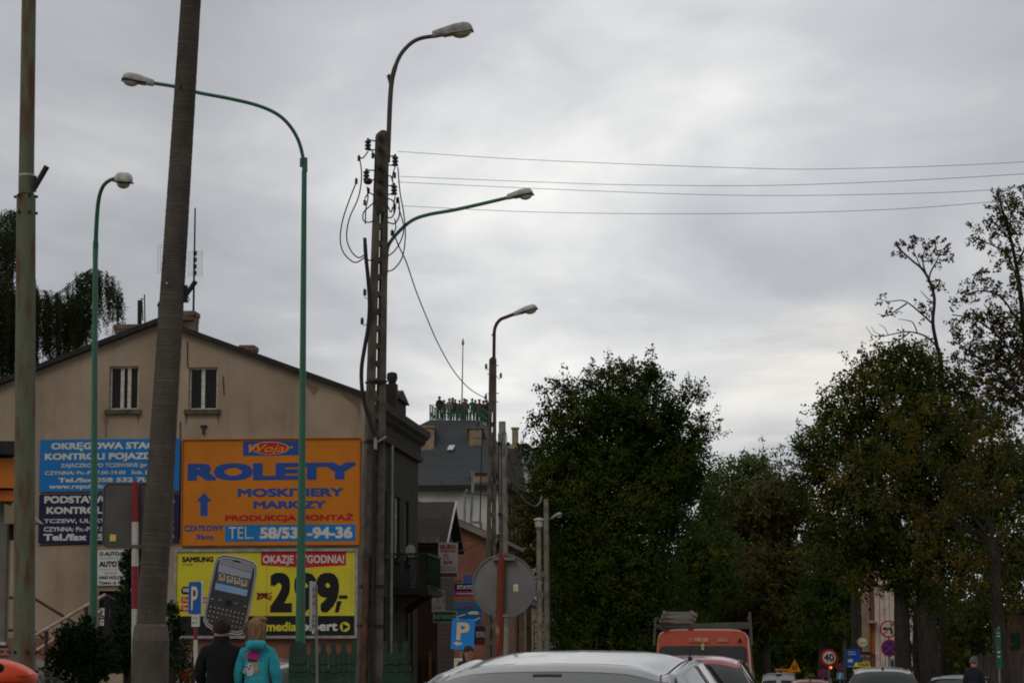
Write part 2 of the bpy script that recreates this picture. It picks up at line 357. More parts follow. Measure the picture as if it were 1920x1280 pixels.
# ---------------------------------------------------------------- ground and street (below the frame, but there)
def strip(name, m, t0, t1, dz, s0=-20, s1=900):
    mb = MB().mat(m); ss = [s0, 0, 50] + list(range(75, 900, 75)) + [s1]
    g = []
    for s in ss: g.append([ST(s, t, zg(ST(s, t).y) + dz) for t in (t0, t1)])
    mb.grid(g, False, True); o = mb.build(name, loc=(0, 0, 0)); o['kind'] = 'structure'; return o
gm = pm('ground_earth', C(96, 92, 80), C(70, 72, 52), rough=1, sc_=.4)
ASPH = pm('asphalt', C(66, 66, 68), C(52, 52, 54), rough=.9, sc_=3, bump=.3, bsc=120)
PAVE = brickmat('paving_slabs', C(150, 146, 138), C(132, 128, 120), C(90, 86, 80), 1, .35, .35, .01, rot=(0, 0, 0))
mb = MB().mat(gm)
mb.grid([[Vector((x, y, zg(y) - .02)) for x in (-900, -200, -60, 60, 200, 900)] for y in (-40, 0, 50, 120, 250, 500, 1400)], False, True)
o = mb.build('ground', loc=(0, 0, 0)); o['kind'] = 'structure'
strip('road', ASPH, -4.2, 3.4, 0.0)
for nm_, t0, t1 in (('pavement', -11.6, -4.35), ('pavement', 3.55, 7.5)): strip(nm_, PAVE, t0, t1, .12)
for t in (-4.35, 3.4):
    mb = MB().mat(CONCL); ss = [-20, 0, 50, 120, 250, 500, 850]
    for a, b in zip(ss, ss[1:]):
        A = [ST(s, t + x, zg(ST(s, t).y) + z) for s in (a, b) for x, z in ((0, -.1), (.15, -.1), (.15, .125), (0, .125))]
        mb.add(A, [(0, 4, 5, 1), (1, 5, 6, 2), (2, 6, 7, 3), (3, 7, 4, 0)])
    o = mb.build('kerb', loc=(0, 0, 0)); o['kind'] = 'structure'
mb = MB().mat(WHITE)
for s in range(6, 300, 8):
    A = [ST(s + q, -.45 + x, zg(s + q) + .006) for q, x in ((0, -.06), (0, .06), (4, .06), (4, -.06))]; mb.face(A)
o = mb.build('road_marking', loc=(0, 0, 0)); o['kind'] = 'structure'
# ---------------------------------------------------------------- walls with real openings
def holed_wall(mb, fr, x0, x1, z0, top, holes, brk=(), deep=.14):
    xs = sorted(set([x0, x1] + [b for b in brk] + [v for h in holes for v in (h[0], h[2])]))
    for a, b in zip(xs, xs[1:]):
        hs = sorted([h for h in holes if h[0] <= a + 1e-6 and h[2] >= b - 1e-6], key=lambda h: h[1])
        z = z0
        for h in hs: mb.face([pt(fr, a, z), pt(fr, b, z), pt(fr, b, h[1]), pt(fr, a, h[1])]); z = h[3]
        mb.face([pt(fr, a, z), pt(fr, b, z), pt(fr, b, top(b)), pt(fr, a, top(a))])
    for h in holes:
        c = [(h[0], h[1]), (h[2], h[1]), (h[2], h[3]), (h[0], h[3])]
        for i in range(4):
            p, q = c[i], c[(i + 1) % 4]
            mb.face([pt(fr, *q), pt(fr, *p), pt(fr, *p, -deep), pt(fr, *q, -deep)])
def window(parent, fr, h, fmat, gmat, mull=(.5,), fw=.06, deep=.11, sill=None, trans=None, name='window', back=DARKIN):
    mb = MB().mat(fmat); x0, z0, x1, z1 = h
    def bar(a, b, c, d, dd=0.): mb.prism([pt(fr, a, b, -deep - .05), pt(fr, c, b, -deep - .05), pt(fr, c, d, -deep - .05), pt(fr, a, d, -deep - .05)], fr[3] * (.055 + dd))
    bar(x0, z0, x0 + fw, z1); bar(x1 - fw, z0, x1, z1); bar(x0 + fw, z0, x1 - fw, z0 + fw); bar(x0 + fw, z1 - fw, x1 - fw, z1)
    for m_ in mull:
        c = x0 + (x1 - x0) * m_; bar(c - fw * 1.0, z0 + fw, c + fw * 1.0, z1 - fw, .012)
    if trans: zt = z0 + (z1 - z0) * trans; bar(x0 + fw, zt - fw / 2, x1 - fw, zt + fw / 2, .006)
    w = mb.build(name, parent)
    g = MB().mat(gmat); g.prism([pt(fr, x0 + .02, z0 + .02, -deep - .04), pt(fr, x1 - .02, z0 + .02, -deep - .04), pt(fr, x1 - .02, z1 - .02, -deep - .04), pt(fr, x0 + .02, z1 - .02, -deep - .04)], fr[3] * .012)
    g.build('pane', w)
    if sill:
        s_ = MB().mat(sill); s_.prism([pt(fr, x0 - .1, z0 - .13, -deep), pt(fr, x1 + .1, z0 - .13, -deep), pt(fr, x1 + .1, z0 - .002, -deep), pt(fr, x0 - .1, z0 - .002, -deep)], fr[3] * (deep + .12))
        s_.build('sill', w)
    return w
# ---------------------------------------------------------------- the gabled house with the billboards
O = G(684, 71); FW = frame(O, SR); FS = frame(O, SD)
house = thing('gabled_house', 'tan plastered house with a dark gable roof and painted boards hung on its end wall', 'house', O, -AZ)
xa, zpk = hit(FW, 300, 607); zev = hit(FW, 684, 747)[1]; xl = 2 * xa
top = lambda x: zpk - (zpk - zev) * abs(x - xa) / abs(xa)
winpx = [(204, 686, 260, 768), (353, 688, 408, 768)]
H1 = [pbox(FW, *w) for w in winpx]; door = pbox(FW, 182, 1107, 236, 1262)
LEN = 10.2
mb = MB().mat(PLASTER); holed_wall(mb, FW, xl, 0, -.3, top, H1 + [door], brk=(xa,), deep=.2)
b0 = [pt(FW, xl, -.3, -LEN), pt(FW, 0, -.3, -LEN), pt(FW, 0, zev, -LEN), pt(FW, xa, zpk, -LEN), pt(FW, xl, zev, -LEN)]
mb.face(b0[::-1]); mb.face([pt(FW, xl, -.3), pt(FW, xl, zev), pt(FW, xl, zev, -LEN), pt(FW, xl, -.3, -LEN)])
mb.build('wall', house)
def fbox(x0, y0, x1, y1):                     # street front: same photo-pixel trick on the side plane
    a = hit(FS, x0, y1); b = hit(FS, x1, y0); return (a[0], a[1], b[0], b[1])
def frng(p0, p1, z0, z1): a = hit(FS, p0, 1000)[0]; b = hit(FS, p1, 1000)[0]; return (a, z0, b, z1)
HS = [frng(716, 724.5, 4.95, 6.8), frng(740.5, 749.5, 4.95, 6.8), frng(759.5, 766, 4.95, 6.8), frng(716, 724, 1.75, 3.75), frng(761, 766, 1.75, 3.75), frng(770, 775, 1.75, 3.75)]
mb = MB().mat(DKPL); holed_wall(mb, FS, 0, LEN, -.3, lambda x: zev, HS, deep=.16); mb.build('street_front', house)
CURT = pm('net_curtain', C(168, 166, 158), C(126, 124, 118), rough=.9, sc_=3)
for h in HS: window(house, FS, h, WHITE, CURT, mull=(.5,), fw=.09, deep=.1, trans=.68, sill=DKPL)
OLDW = pm('peeling_white_frame', C(226, 222, 212), C(186, 178, 164), rough=.8, sc_=12)
window(house, FW, H1[0], OLDW, GLASS, mull=(.42, .66), fw=.05, deep=.13, sill=CONC)
window(house, FW, H1[1], OLDW, GLASS, mull=(.48,), fw=.05, deep=.13, sill=CONC)
w = window(house, FW, door, DARKIN, GLASS, mull=(.5,), fw=.08, deep=.12, name='shop_window')
w['label'] = 'dark shop window with white notices'
m2 = MB().mat(TXT)
for bx in ((183, 1139, 194, 1157), (184, 1160, 193, 1172), (204, 1141, 214, 1158)):
    q = pbox(FW, *bx); plate(m2, FW, [(q[0], q[1]), (q[2], q[1]), (q[2], q[3]), (q[0], q[3])], -.13, -.11)
m2.mat(INK)
for bx in ((186, 1143, 191, 1147), (188, 1163, 191, 1166), (206, 1144, 211, 1149)):
    q = pbox(FW, *bx); decal(m2, FW, [(q[0], q[1]), (q[2], q[1]), (q[2], q[3]), (q[0], q[3])], -.106)
m2.build('notice', w)
# plinth: salmon band, then pale stone
zp = hit(FW, 600, 1194)[1]; zq = hit(FW, 80, 1234)[1]
mb = MB().mat(SALMON)
for a, b in ((xl, door[0] - .02), (door[2] + .02, 0)): plate(mb, FW, [(a, zq), (b, zq), (b, zp), (a, zp)], .001, .03)
mb.mat(CONCL)
for a, b in ((xl, door[0] - .02), (door[2] + .02, 0)): plate(mb, FW, [(a, -.3), (b, -.3), (b, zq), (a, zq)], .001, .06)
mb.build('plinth', house)
# roof slabs
mb = MB().mat(TAR); th = .15
for sgn in (-1, 1):
    xe = xa + sgn * (abs(xa) + .28); ze = zpk - (zpk - zev) * (abs(xa) + .28) / abs(xa)
    poly = [(xa, zpk + .005), (xe, ze + .005), (xe, ze + th), (xa, zpk + th)]
    if sgn < 0: poly = poly[::-1]
    mb.prism([pt(FW, x, z, .22) for x, z in poly], -FW[3] * (LEN + .5))
mb.mat(ALU); mb.tube([pt(FW, .30, zev - .12, .2), pt(FW, .30, zev - .12, -LEN - .2)], .06, 8)
roof = mb.build('roof', house)
def chim(px0, px1, y0, y1, s, mat_, flare=0., d=.6, name='chimney'):
    fr = off(FW, -s); q = pbox(fr, px0, y0, px1, y1); mb = MB().mat(mat_)
    plate(mb, fr, [(q[0] + flare, q[1] - 1.2), (q[2], q[1] - 1.2), (q[2], q[3] - .28), (q[0] + flare, q[3] - .28)], -d, 0)
    plate(mb, fr, [(q[0] + flare * .6, q[3] - .275), (q[2], q[3] - .275), (q[2], q[3] - .14), (q[0], q[3] - .14)], -d - .06, .06)
    plate(mb, fr, [(q[0], q[3] - .135), (q[2] + .03, q[3] - .135), (q[2] + .03, q[3]), (q[0] + .02, q[3])], -d - .08, .08)
    return mb.build(name, roof)
OLDCH = pm('crumbling_render', C(136, 122, 108), C(96, 70, 58), rough=.95, sc_=2.5, bump=.5)
chim(213, 271, 608, 640, 2.5, OLDCH, .1); chim(322, 364, 583, 630, 2.5, OLDCH, 0); chim(447, 475, 647, 668, 4.5, BRICK)
for px, y0, y1, r in ((262, 563, 612, .065), (300, 566, 606, .06)):
    fr = off(FW, -2.8); a = hit(fr, px, y1); b = hit(fr, px, y0); mb = MB().mat(BLACK)
    mb.tube([pt(fr, a[0], a[1] - .3), pt(fr, b[0], b[1])], r, 12)
    if px > 290: mb.lathe(pt(fr, b[0], b[1] - .13), [(.085, 0), (.085, .06)], 12)
    mb.build('flue_pipe', roof)
# wall bracket
mb = MB().mat(BLACK); fr = off(FW, .03); a = hit(fr, 382, 799); mb.obox(pt(fr, a[0] - .09, a[1]), pt(fr, a[0] + .09, a[1]), .07, .07); mb.obox(pt(fr, a[0], a[1]), pt(fr, a[0], a[1] - .22, .03), .06, .06)
mb.build('wall_bracket', house)
# downpipe and cable scars on the gable
mb = MB().mat(DKPL); fr = off(FW, .02)
for pts in (((338, 790), (337, 1010)), ((196, 1018), (74, 1022)), ((351, 640), (352, 690)), ((418, 705), (420, 740))):
    mb.tube([pt(fr, *hit(fr, *p)) for p in pts], .014, 5)
mb.build('cable', house)
mb = MB().mat(pm('rain_stain', C(122, 104, 86), C(136, 118, 98), rough=.95, sc_=4)); fr = off(FW, .004)
for pts in (((193, 777), (202, 777), (203, 790), (200, 806), (201, 819), (196, 819), (197, 800), (194, 788)), ((346, 777), (352, 777), (351, 792), (348, 799)), ((405, 777), (412, 777), (411, 798), (407, 786)), ((255, 777), (262, 777), (260, 795), (257, 788)), ((640, 738), (676, 752), (676, 790), (668, 764), (655, 752)), ((560, 712), (600, 727), (588, 742), (580, 730))):
    decal(mb, fr, [hit(fr, *p) for p in pts], 0)
mb.build('rain_stain', house)
# cornice of the street front
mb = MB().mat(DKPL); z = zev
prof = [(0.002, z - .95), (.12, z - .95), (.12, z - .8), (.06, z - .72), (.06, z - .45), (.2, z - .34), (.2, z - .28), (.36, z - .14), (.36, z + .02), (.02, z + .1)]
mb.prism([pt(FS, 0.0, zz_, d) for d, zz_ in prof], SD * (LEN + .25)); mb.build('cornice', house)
# attic block and pinnacle above the cornice
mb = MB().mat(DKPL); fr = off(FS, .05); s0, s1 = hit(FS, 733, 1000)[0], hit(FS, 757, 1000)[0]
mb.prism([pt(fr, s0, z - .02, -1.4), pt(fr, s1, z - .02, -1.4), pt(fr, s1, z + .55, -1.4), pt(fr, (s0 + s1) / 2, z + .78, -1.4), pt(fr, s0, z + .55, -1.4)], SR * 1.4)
mb.mat(TAR); mb.prism([pt(fr, s0 - .12, z + .56, -1.4), pt(fr, s1 + .12, z + .56, -1.4), pt(fr, (s0 + s1) / 2, z + .88, -1.4)], SR * 1.5)
mb.build('attic_block', house)
mb = MB().mat(DKPL); c = pt(FS, hit(FS, 727, 1000)[0], z + .35, .1); mb.box(c, (.3, .36, 1.0), -AZ); mb.lathe(c + UP * .5, [(.1, 0), (.17, .18), (.15, .32), (.06, .36)], 10); mb.build('pinnacle', house)
mb = MB().mat(OLDCH); c = pt(FS, 6.6, z + .25, -.5); mb.box(c, (.5, .5, .9), -AZ); mb.box(c + UP * .5, (.62, .62, .1), -AZ); mb.build('chimney', roof)
# balcony
s0 = hit(FS, 738, 1000)[0]; s1 = s0 + 3.0; zb = 4.05; dp = 1.0
mb = MB().mat(DKPL); fr = FS
mb.prism([pt(fr, s0, zb - .2, .001), pt(fr, s1, zb - .2, .001), pt(fr, s1, zb, .001), pt(fr, s0, zb, .001)], SR * (dp + .05))
for s in (s0 + .3, s1 - .3): mb.prism([pt(fr, s - .1, zb - .21, .001), pt(fr, s - .1, zb - .21, .8), pt(fr, s - .1, zb - .75, .001)], SD * .2)
bal = mb.build('balcony', house)
mb = MB().mat(pm('balcony_green', C(24, 66, 42), C(16, 44, 30), rough=.6))
cs = [pt(fr, s0, zb, .02), pt(fr, s0, zb, dp), pt(fr, s1, zb, dp), pt(fr, s1, zb, .02)]
for a, b in zip(cs, cs[1:]):
    mb.obox(a + UP * 1.0, b + UP * 1.0, .06, .06); mb.obox(a + UP * .06, b + UP * .06, .04, .04)
    n = max(2, int((b - a).length / .22))
    for k in range(n + 1):
        p = a.lerp(b, k / n); mb.obox(p + UP * .06, p + UP * 1.0, .022, .022)
        if k < n: q = a.lerp(b, (k + 1) / n); mb.obox(p + UP * .08, q + UP * .98, .02, .012); mb.obox(q + UP * .08, p + UP * .98, .02, .012)
mb.prism([cs[1] + UP * .1 - SR * .03, cs[2] + UP * .1 - SR * .03, cs[2] + UP * .95 - SR * .03, cs[1] + UP * .95 - SR * .03], SR * .015)
mb.build('railing', bal)
mb = MB().mat(ALU); c = pt(FS, hit(FS, 750, 985)[0], 5.2, .25); mb.lathe(c, [(.02, 0), (.16, .05), (.2, .12)], 14, (SR - SD * .8).normalized()); mb.obox(c, c - SR * .25, .03, .03)
mb.build('satellite_dish', house)
mb = MB().mat(ALU); s = hit(FS, 728, 1000)[0]; mb.tube([pt(FS, s, zev - .95, .09), pt(FS, s, 0, .09)], .055, 8); mb.build('downpipe', house)
# ---------------------------------------------------------------- antennas on the roof
def grid_panel(mb, fr, x0, z0, x1, z1, nx, nz, r=.006):
    for k in range(nx + 1): x = x0 + (x1 - x0) * k / nx; mb.tube([pt(fr, x, z0), pt(fr, x, z1)], r, 4, cap=False)
    for k in range(nz + 1): zz_ = z0 + (z1 - z0) * k / nz; mb.tube([pt(fr, x0, zz_), pt(fr, x1, zz_)], r, 4, cap=False)
fr = off(FW, -3.4)
a = hit(fr, 362, 625); b = hit(fr, 366, 390)
ant = thing('roof_antenna', 'tall thin mast with a mesh panel aerial, beside the ribbed concrete pole', 'antenna', pt(fr, *a))
mb = MB().mat(BLACK); mb.tube([pt(fr, *a), pt(fr, *b)], [.035, .022], 8); mb.build('mast', ant)
q = pbox(fr, 353, 468, 381, 518); mb = MB().mat(ALU); f2 = off(fr, .06)
for i in range(4):
    za = q[1] + (q[3] - q[1]) * i / 4; grid_panel(mb, f2, q[0], za, q[2], za + (q[3] - q[1]) * .19, 2, 3, .005)
mb.build('aerial_grid', ant)
mb = MB().mat(BLACK)
for i in range(4): c = pt(fr, (q[0] + q[2]) / 2, q[1] + (q[3] - q[1]) * (i / 4 + .1), .1); mb.box(c, (.1, .06, .12)); 
mb.build('dipole', ant)
a = hit(fr, 316, 620); b = hit(fr, 316, 455)
ant = thing('roof_antenna', 'mesh panel aerial half hidden behind the ribbed concrete pole', 'antenna', pt(fr, *a))
mb = MB().mat(BLACK); mb.tube([pt(fr, *a), pt(fr, *b)], .025, 8); c = hit(fr, 302, 522); mb.obox(pt(fr, c[0], c[1]), pt(fr, c[0] + .35, c[1]), .04, .03); mb.obox(pt(fr, c[0], c[1] - .05), pt(fr, c[0] + .35, c[1] - .02), .02, .02); mb.build('mast', ant)
q = pbox(fr, 296, 460, 330, 512); mb = MB().mat(ALU); grid_panel(mb, off(fr, .05), q[0], q[1], q[2], q[3], 6, 10, .0045); mb.build('aerial_grid', ant)
a = hit(fr, 272, 625); b = hit(fr, 271, 552)
ant = thing('roof_antenna', 'small rake aerial beside the black flue on the crumbling chimney', 'antenna', pt(fr, *a))
mb = MB().mat(BLACK); mb.tube([pt(fr, *a), pt(fr, *b)], .02, 6); mb.build('mast', ant)
mb = MB().mat(BLACK)
c = hit(fr, 266, 560); d = hit(fr, 268, 600); mb.obox(pt(fr, *c), pt(fr, *d), .03, .03); mb.obox(pt(fr, *c), pt(fr, b[0], c[1]), .02, .02)
for k in range(6): zz_ = d[1] + (c[1] - d[1]) * k / 5; mb.obox(pt(fr, c[0] - .07, zz_), pt(fr, c[0] + .05, zz_), .02, .015)
mb.build('aerial_rake', ant)
# ---------------------------------------------------------------- boards on the end wall
FB = off(FW, .035)
def board(name, label, px, mat_, frm=None, fw=.05, th_=.05, base=None):
    q = pbox(base or FB, *px); f = base or FB
    t = thing(name, label, 'sign', pt(f, q[0], q[1]), -AZ)
    mb = MB().mat(mat_); plate(mb, f, [(q[0], q[1]), (q[2], q[1]), (q[2], q[3]), (q[0], q[3])], 0.0, th_); mb.build('board', t)
    if frm:
        mb = MB().mat(frm)
        for a, b, c, d in ((q[0] - fw, q[1] - fw, q[2] + fw, q[1]), (q[0] - fw, q[3], q[2] + fw, q[3] + fw), (q[0] - fw, q[1], q[0], q[3]), (q[2], q[1], q[2] + fw, q[3])):
            plate(mb, f, [(a, b), (c, b), (c, d), (a, d)], -.02, th_ + .05)
        mb.build('frame', t)
    return t, off(f, th_ + .005), q
def lines(t, f, rows, name='lettering'):
    for m_, s_, px, kw in rows: MB().mat(m_).text(s_, f, pbox(f, *px), **kw).build(name, t)
B = dict(bold=.045); b_ = dict(bold=.03)
t, f, q = board('wall_sign', 'sky blue board with white lettering for a vehicle inspection station, above the navy board', (74, 822, 338.5, 922), SKYB)
lines(t, f, [(TXT, 'OKRĘGOWA STACJA', (96, 828, 313, 842.5), B), (TXT, 'KONTROLI POJAZDÓW', (84, 847.5, 330, 862), B),
    (TXT, 'ZAJĄCZKOWO TCZEWSKIE (przy PKP)', (114, 867, 312, 876), b_), (TXT, 'CZYNNA: Pn.-Pt. 7.00-19.00   Sob. 8.00-13.00', (84, 881, 327, 890), b_),
    (TXT, 'Tel./fax 058 532 70 10', (109, 894, 305, 904), B), (TXT, 'www.republika.pl', (92, 909, 216, 916), dict(bold=.03, ref='x'))])
t, f, q = board('wall_sign', 'dark navy board with white lettering for basic vehicle checks, hung beneath the sky blue board', (72.5, 925, 337, 1018), NAVY)
lines(t, f, [(TXT, 'PODSTAWOWA STACJA', (83, 928, 328, 943), B), (TXT, 'KONTROLI POJAZDÓW', (87, 948.5, 326, 963), B),
    (TXT, 'TCZEW, UL. KWIATOWA (PKS I)', (82, 971, 326, 980), b_), (TXT, 'CZYNNA: Pn.-Pt. 7.00-18.00   Sob. 8.00-13.00', (82, 986, 326, 996), b_),
    (TXT, 'Tel./fax 058 531 66 00', (81, 999, 326, 1013), B)])
t, f, q = board('wall_sign', 'large orange board for roller blinds with a blue arrow and a light blue telephone strip', (341.5, 822, 675.5, 1022), ORANGE, pm('orange_rim', C(196, 108, 24), C(170, 92, 22)), .02)
mb = MB().mat(BLUE)
def rect(mb, f, x0, y0, x1, y1, d=0.): q = pbox(f, x0, y0, x1, y1); decal(mb, f, [(q[0], q[1]), (q[2], q[1]), (q[2], q[3]), (q[0], q[3])], d)
def pxpoly(mb, f, pts, d=0.): decal(mb, f, [hit(off(f, d), *p) for p in pts], d)
pxpoly(mb, f, [(382.5, 923), (397, 939.5), (389.3, 939.5), (389.3, 966.5), (375.5, 966.5), (375.5, 939.5), (368.5, 939.5)])
mb.build('arrow', t); mb = MB().mat(LBLUE); rect(mb, f, 421.5, 982, 667, 1015); mb.build('telephone_strip', t)
mb = MB().mat(BLUE); rect(mb, f, 455.5, 826, 560, 854)
mb.mat(TXT); pxpoly(mb, f, ell(507, 839.8, 35.5, 12)[::-1], .004)
mb.mat(RED); pxpoly(mb, f, ell(507, 839.8, 34, 11)[::-1], .008)
mb.build('logo_plate', t)
XB = dict(bold=.04)
lines(t, f, [(BLUE, 'ROLETY', (351.5, 866, 668, 900.5), dict(bold=.055)), (BLUE, 'MOSKITIERY', (445.5, 914, 644, 931), XB), (BLUE, 'MARKIZY', (475, 938, 611, 953), XB),
    (RED, 'PRODUKCJA MONTAŻ', (422, 964, 662, 976), XB), (BLUE, 'CZATKOWY', (345, 984, 419, 995.5), b_), (BLUE, '3km', (367, 1001, 400, 1010.5), b_)])
lines(t, off(f, .004), [(TXT, 'TEL.', (428, 987, 475, 1009.5), dict(bold=-.006)), (TXT, '58/531-94-36', (487, 987, 661, 1009.5), B)])
lines(t, off(f, .012), [(pm('script_orange', C(236, 150, 40)), 'Wojar', (466, 832, 550, 848), dict(bold=.02, shear=.35, ref='W'))], 'script_lettering')
t, f, q = board('wall_sign', 'white board with car workshop lettering, half covered by the column of dark evergreen', (182.5, 1030.5, 262, 1097), TXT)
GRY = flat('grey_print', 120, 120, 124); PNK = flat('faded_pink_print', 190, 150, 150); NVB = flat('steel_blue_print', 40, 56, 110)
lines(t, f, [(NVB, 'AUTO-SZYBY', (195.5, 1033.5, 256, 1041), B), (GRY, 'BLACHARSTWO LAKIERNICTWO', (186, 1044, 258, 1047), {}), (INK, 'AUTO', (186, 1051.5, 219, 1062), B),
    (GRY, 'naprawa', (221, 1051.5, 256, 1062), {}), (PNK, 'elektroniczna kontrola', (186, 1064.5, 258, 1068), {}), (GRY, 'montaż - serwis', (196, 1070, 246, 1076), {}),
    (INK, 'HAKI HOLOWNICZE', (185.5, 1078.5, 256, 1085), b_), (INK, 'Tczew, ul. Matejki 1', (185.5, 1088.5, 250, 1094.5), b_)])
mb = MB().mat(NVB); rect(mb, f, 186.5, 1034, 193.5, 1041); mb.mat(TXT); rect(mb, f, 188.5, 1035.5, 192, 1037, .004); rect(mb, f, 187.5, 1038.2, 191, 1039.4, .004); mb.build('emblem', t)
# the big poster
t, f, q = board('billboard', 'framed yellow and black billboard showing a mobile telephone and a price, under the orange board', (331.5, 1033, 667.5, 1191.5), YELLOW, ALU, .075, .12)
t['category'] = 'billboard'
mb = MB().mat(INK); rect(mb, f, 331.8, 1153.5, 667.2, 1191.2); mb.build('black_band', t)
mb = MB().mat(RED); pxpoly(mb, f, [(489.6, 1033.3), (489.6, 1059), (570, 1063.3), (648.6, 1059), (648.6, 1033.3)][::1]); mb.build('red_banner', t); mb = MB().mat(RED)
rect(mb, f, 340, 1118.5, 389, 1129.7); mb.build('red_tag', t); mb = MB().mat(RED)
rect(mb, f, 340, 1134, 360, 1145.7); mb.build('red_tag', t)
mb = MB().mat(INK); pxpoly(mb, f, [(340, 1103), (343, 1099), (360, 1099), (360, 1113.5), (343, 1113.5), (340, 1110)]); mb.build('black_tag', t)
mb = MB().mat(YELLOW); pxpoly(mb, f, ell(646.8, 1174.2, 9.4, 9.2)[::-1], .004); mb.mat(INK); pxpoly(mb, f, [(642.5, 1167.5), (654, 1174.2), (642.5, 1181)], .008); mb.build('round_logo', t)
mb = MB().mat(RED); pxpoly(mb, f, [(481, 1111), (484, 1110), (511, 1123.5), (508, 1124.8)], .006); pxpoly(mb, f, [(508, 1109.5), (511, 1110.5), (484, 1124.6), (481, 1123)], .006); mb.build('red_cross', t)
mb = MB().mat(INK); rect(mb, f, 635.2, 1115.2, 651.5, 1121.8); pxpoly(mb, f, [(632, 1126), (641, 1126), (634.5, 1147.5), (627.5, 1147.5)]); mb.build('price_dash', t)
lines(t, f, [(INK, 'SAMSUNG', (341.5, 1043, 400, 1053), B), (INK, 'GT S3350', (341.5, 1055.5, 361, 1060), {}), (INK, '399,-', (481, 1110.5, 510, 1122), B),
    (INK, '2', (505.5, 1072.8, 548, 1147.3), dict(bold=.045, ref='2')), (INK, '9', (551, 1072.8, 594.5, 1147.3), dict(bold=.045, ref='9')), (INK, '9', (592.5, 1072.8, 636, 1147.3), dict(bold=.045, ref='9'))])
lines(t, off(f, .004), [(TXT, 'OKAZJE TYGODNIA!', (492.6, 1040, 645.5, 1055.5), dict(bold=.03)), (TXT, 'WiFi', (342.5, 1102, 357, 1110), B), (TXT, 'Poczta e-mail', (343, 1120.5, 387, 1127.5), b_), (TXT, 'Sms', (343, 1136, 357, 1143.5), b_),
    (YELLOW, 'media', (499, 1165, 556, 1182.5), dict(bold=.035, ref='d')), (TXT, 'expert', (557.5, 1164, 633, 1182), dict(bold=.035, ref='d'))])
ph = [(x / 4.924 + 320, y / 4.924 + 1020) for x, y in ((478, 93), (560, 100), (690, 130), (765, 158), (797, 195), (797, 260), (760, 470), (690, 790), (668, 822), (620, 837), (520, 822), (400, 796), (330, 755), (303, 705), (308, 630), (350, 430), (408, 160), (428, 115))]
cxp = sum(p[0] for p in ph) / len(ph); cyp = sum(p[1] for p in ph) / len(ph)
def shrink(k): return [(cxp + (x - cxp) * k, cyp + (y - cyp) * k) for x, y in ph]
mb = MB(); PHD = flat('phone_grey', 62, 62, 66); PHL = flat('phone_silver', 176, 178, 182); PHM = flat('phone_mid_grey', 150, 152, 156); PHB = flat('phone_black', 66, 64, 64)
for k, m_ in ((1, TXT), (.975, PHD), (.945, PHL), (.905, PHB)): mb.mat(m_); pxpoly(mb, f, shrink(k), .010 + (1 - k) * .08)
def z4(*pts): return [(x / 4.924 + 320, y / 4.924 + 1020) for x, y in pts]
mb.mat(PHM); pxpoly(mb, f, z4((470, 128), (690, 160), (760, 205), (752, 260), (450, 178), (455, 140)), .022)
mb.mat(INK); pxpoly(mb, f, z4((578, 140), (645, 155), (648, 172), (575, 156)), .026)
mb.mat(flat('phone_screen_grey', 158, 168, 186)); pxpoly(mb, f, z4((446, 180), (750, 265), (716, 415), (425, 345)), .022)
mb.mat(flat('phone_screen_dark', 92, 96, 108)); pxpoly(mb, f, z4((440, 250), (738, 320), (716, 415), (418, 350)), .025)
mb.mat(flat('phone_screen_blue', 142, 176, 220)); pxpoly(mb, f, z4((417, 352), (714, 420), (700, 478), (405, 415)), .025)
mb.mat(flat('phone_icon_pale', 176, 170, 160))
for x, y in ((480, 252), (522, 258), (572, 272), (614, 278), (655, 292)): pxpoly(mb, f, z4((x - 14, y - 12), (x + 14, y - 8), (x + 12, y + 14), (x - 16, y + 10)), .028)
for i, (x, y) in enumerate(((476, 305), (548, 322), (614, 337), (678, 357))):
    mb.mat(flat('icon_light', 196, 188, 178)); pxpoly(mb, f, z4((x - 28, y - 32), (x + 28, y - 26), (x + 24, y + 30), (x - 30, y + 26)), .028)
    mb.mat(flat('icon_hair', 74 - 8 * i, 52, 42)); pxpoly(mb, f, [(p[0], p[1]) for p in ell(x / 4.924 + 320, (y - 5) / 4.924 + 1020, 3.6, 4.4, 12)[::-1]], .031)
    mb.mat(flat('icon_skin', 196, 150, 124)); pxpoly(mb, f, [(p[0], p[1]) for p in ell(x / 4.924 + 320, (y + 3) / 4.924 + 1020, 2.3, 3.2, 12)[::-1]], .034)
mb.mat(PHD); pxpoly(mb, f, z4((385, 480), (690, 545), (680, 600), (372, 545)), .022)
mb.mat(INK); pxpoly(mb, f, z4((512, 512), (568, 523), (556, 572), (498, 560)), .026)
mb.mat(flat('phone_key', 200, 200, 200))
for r in range(4):
    for c in range(9):
        x = 372 + c * 37 - r * 9; y = 572 + r * 42 + c * 8.5
        pxpoly(mb, f, z4((x - 6, y - 5), (x + 6, y - 3), (x + 5, y + 6), (x - 7, y + 4)), .026)
mb.mat(TXT); 
for x, y in ((455, 508), (600, 540), (386, 500), (686, 568)): pxpoly(mb, f, z4((x - 13, y - 3), (x + 13, y + 3), (x + 12, y + 7), (x - 14, y + 1)), .026)
mb.build('phone_picture', t)
mb = MB().mat(flat('poster_joint', 176, 162, 40))
for x in (416, 500, 584, 659): rect(mb, f, x, 1034, x + .7, 1152.5, .002)
mb.build('poster_joint', t)
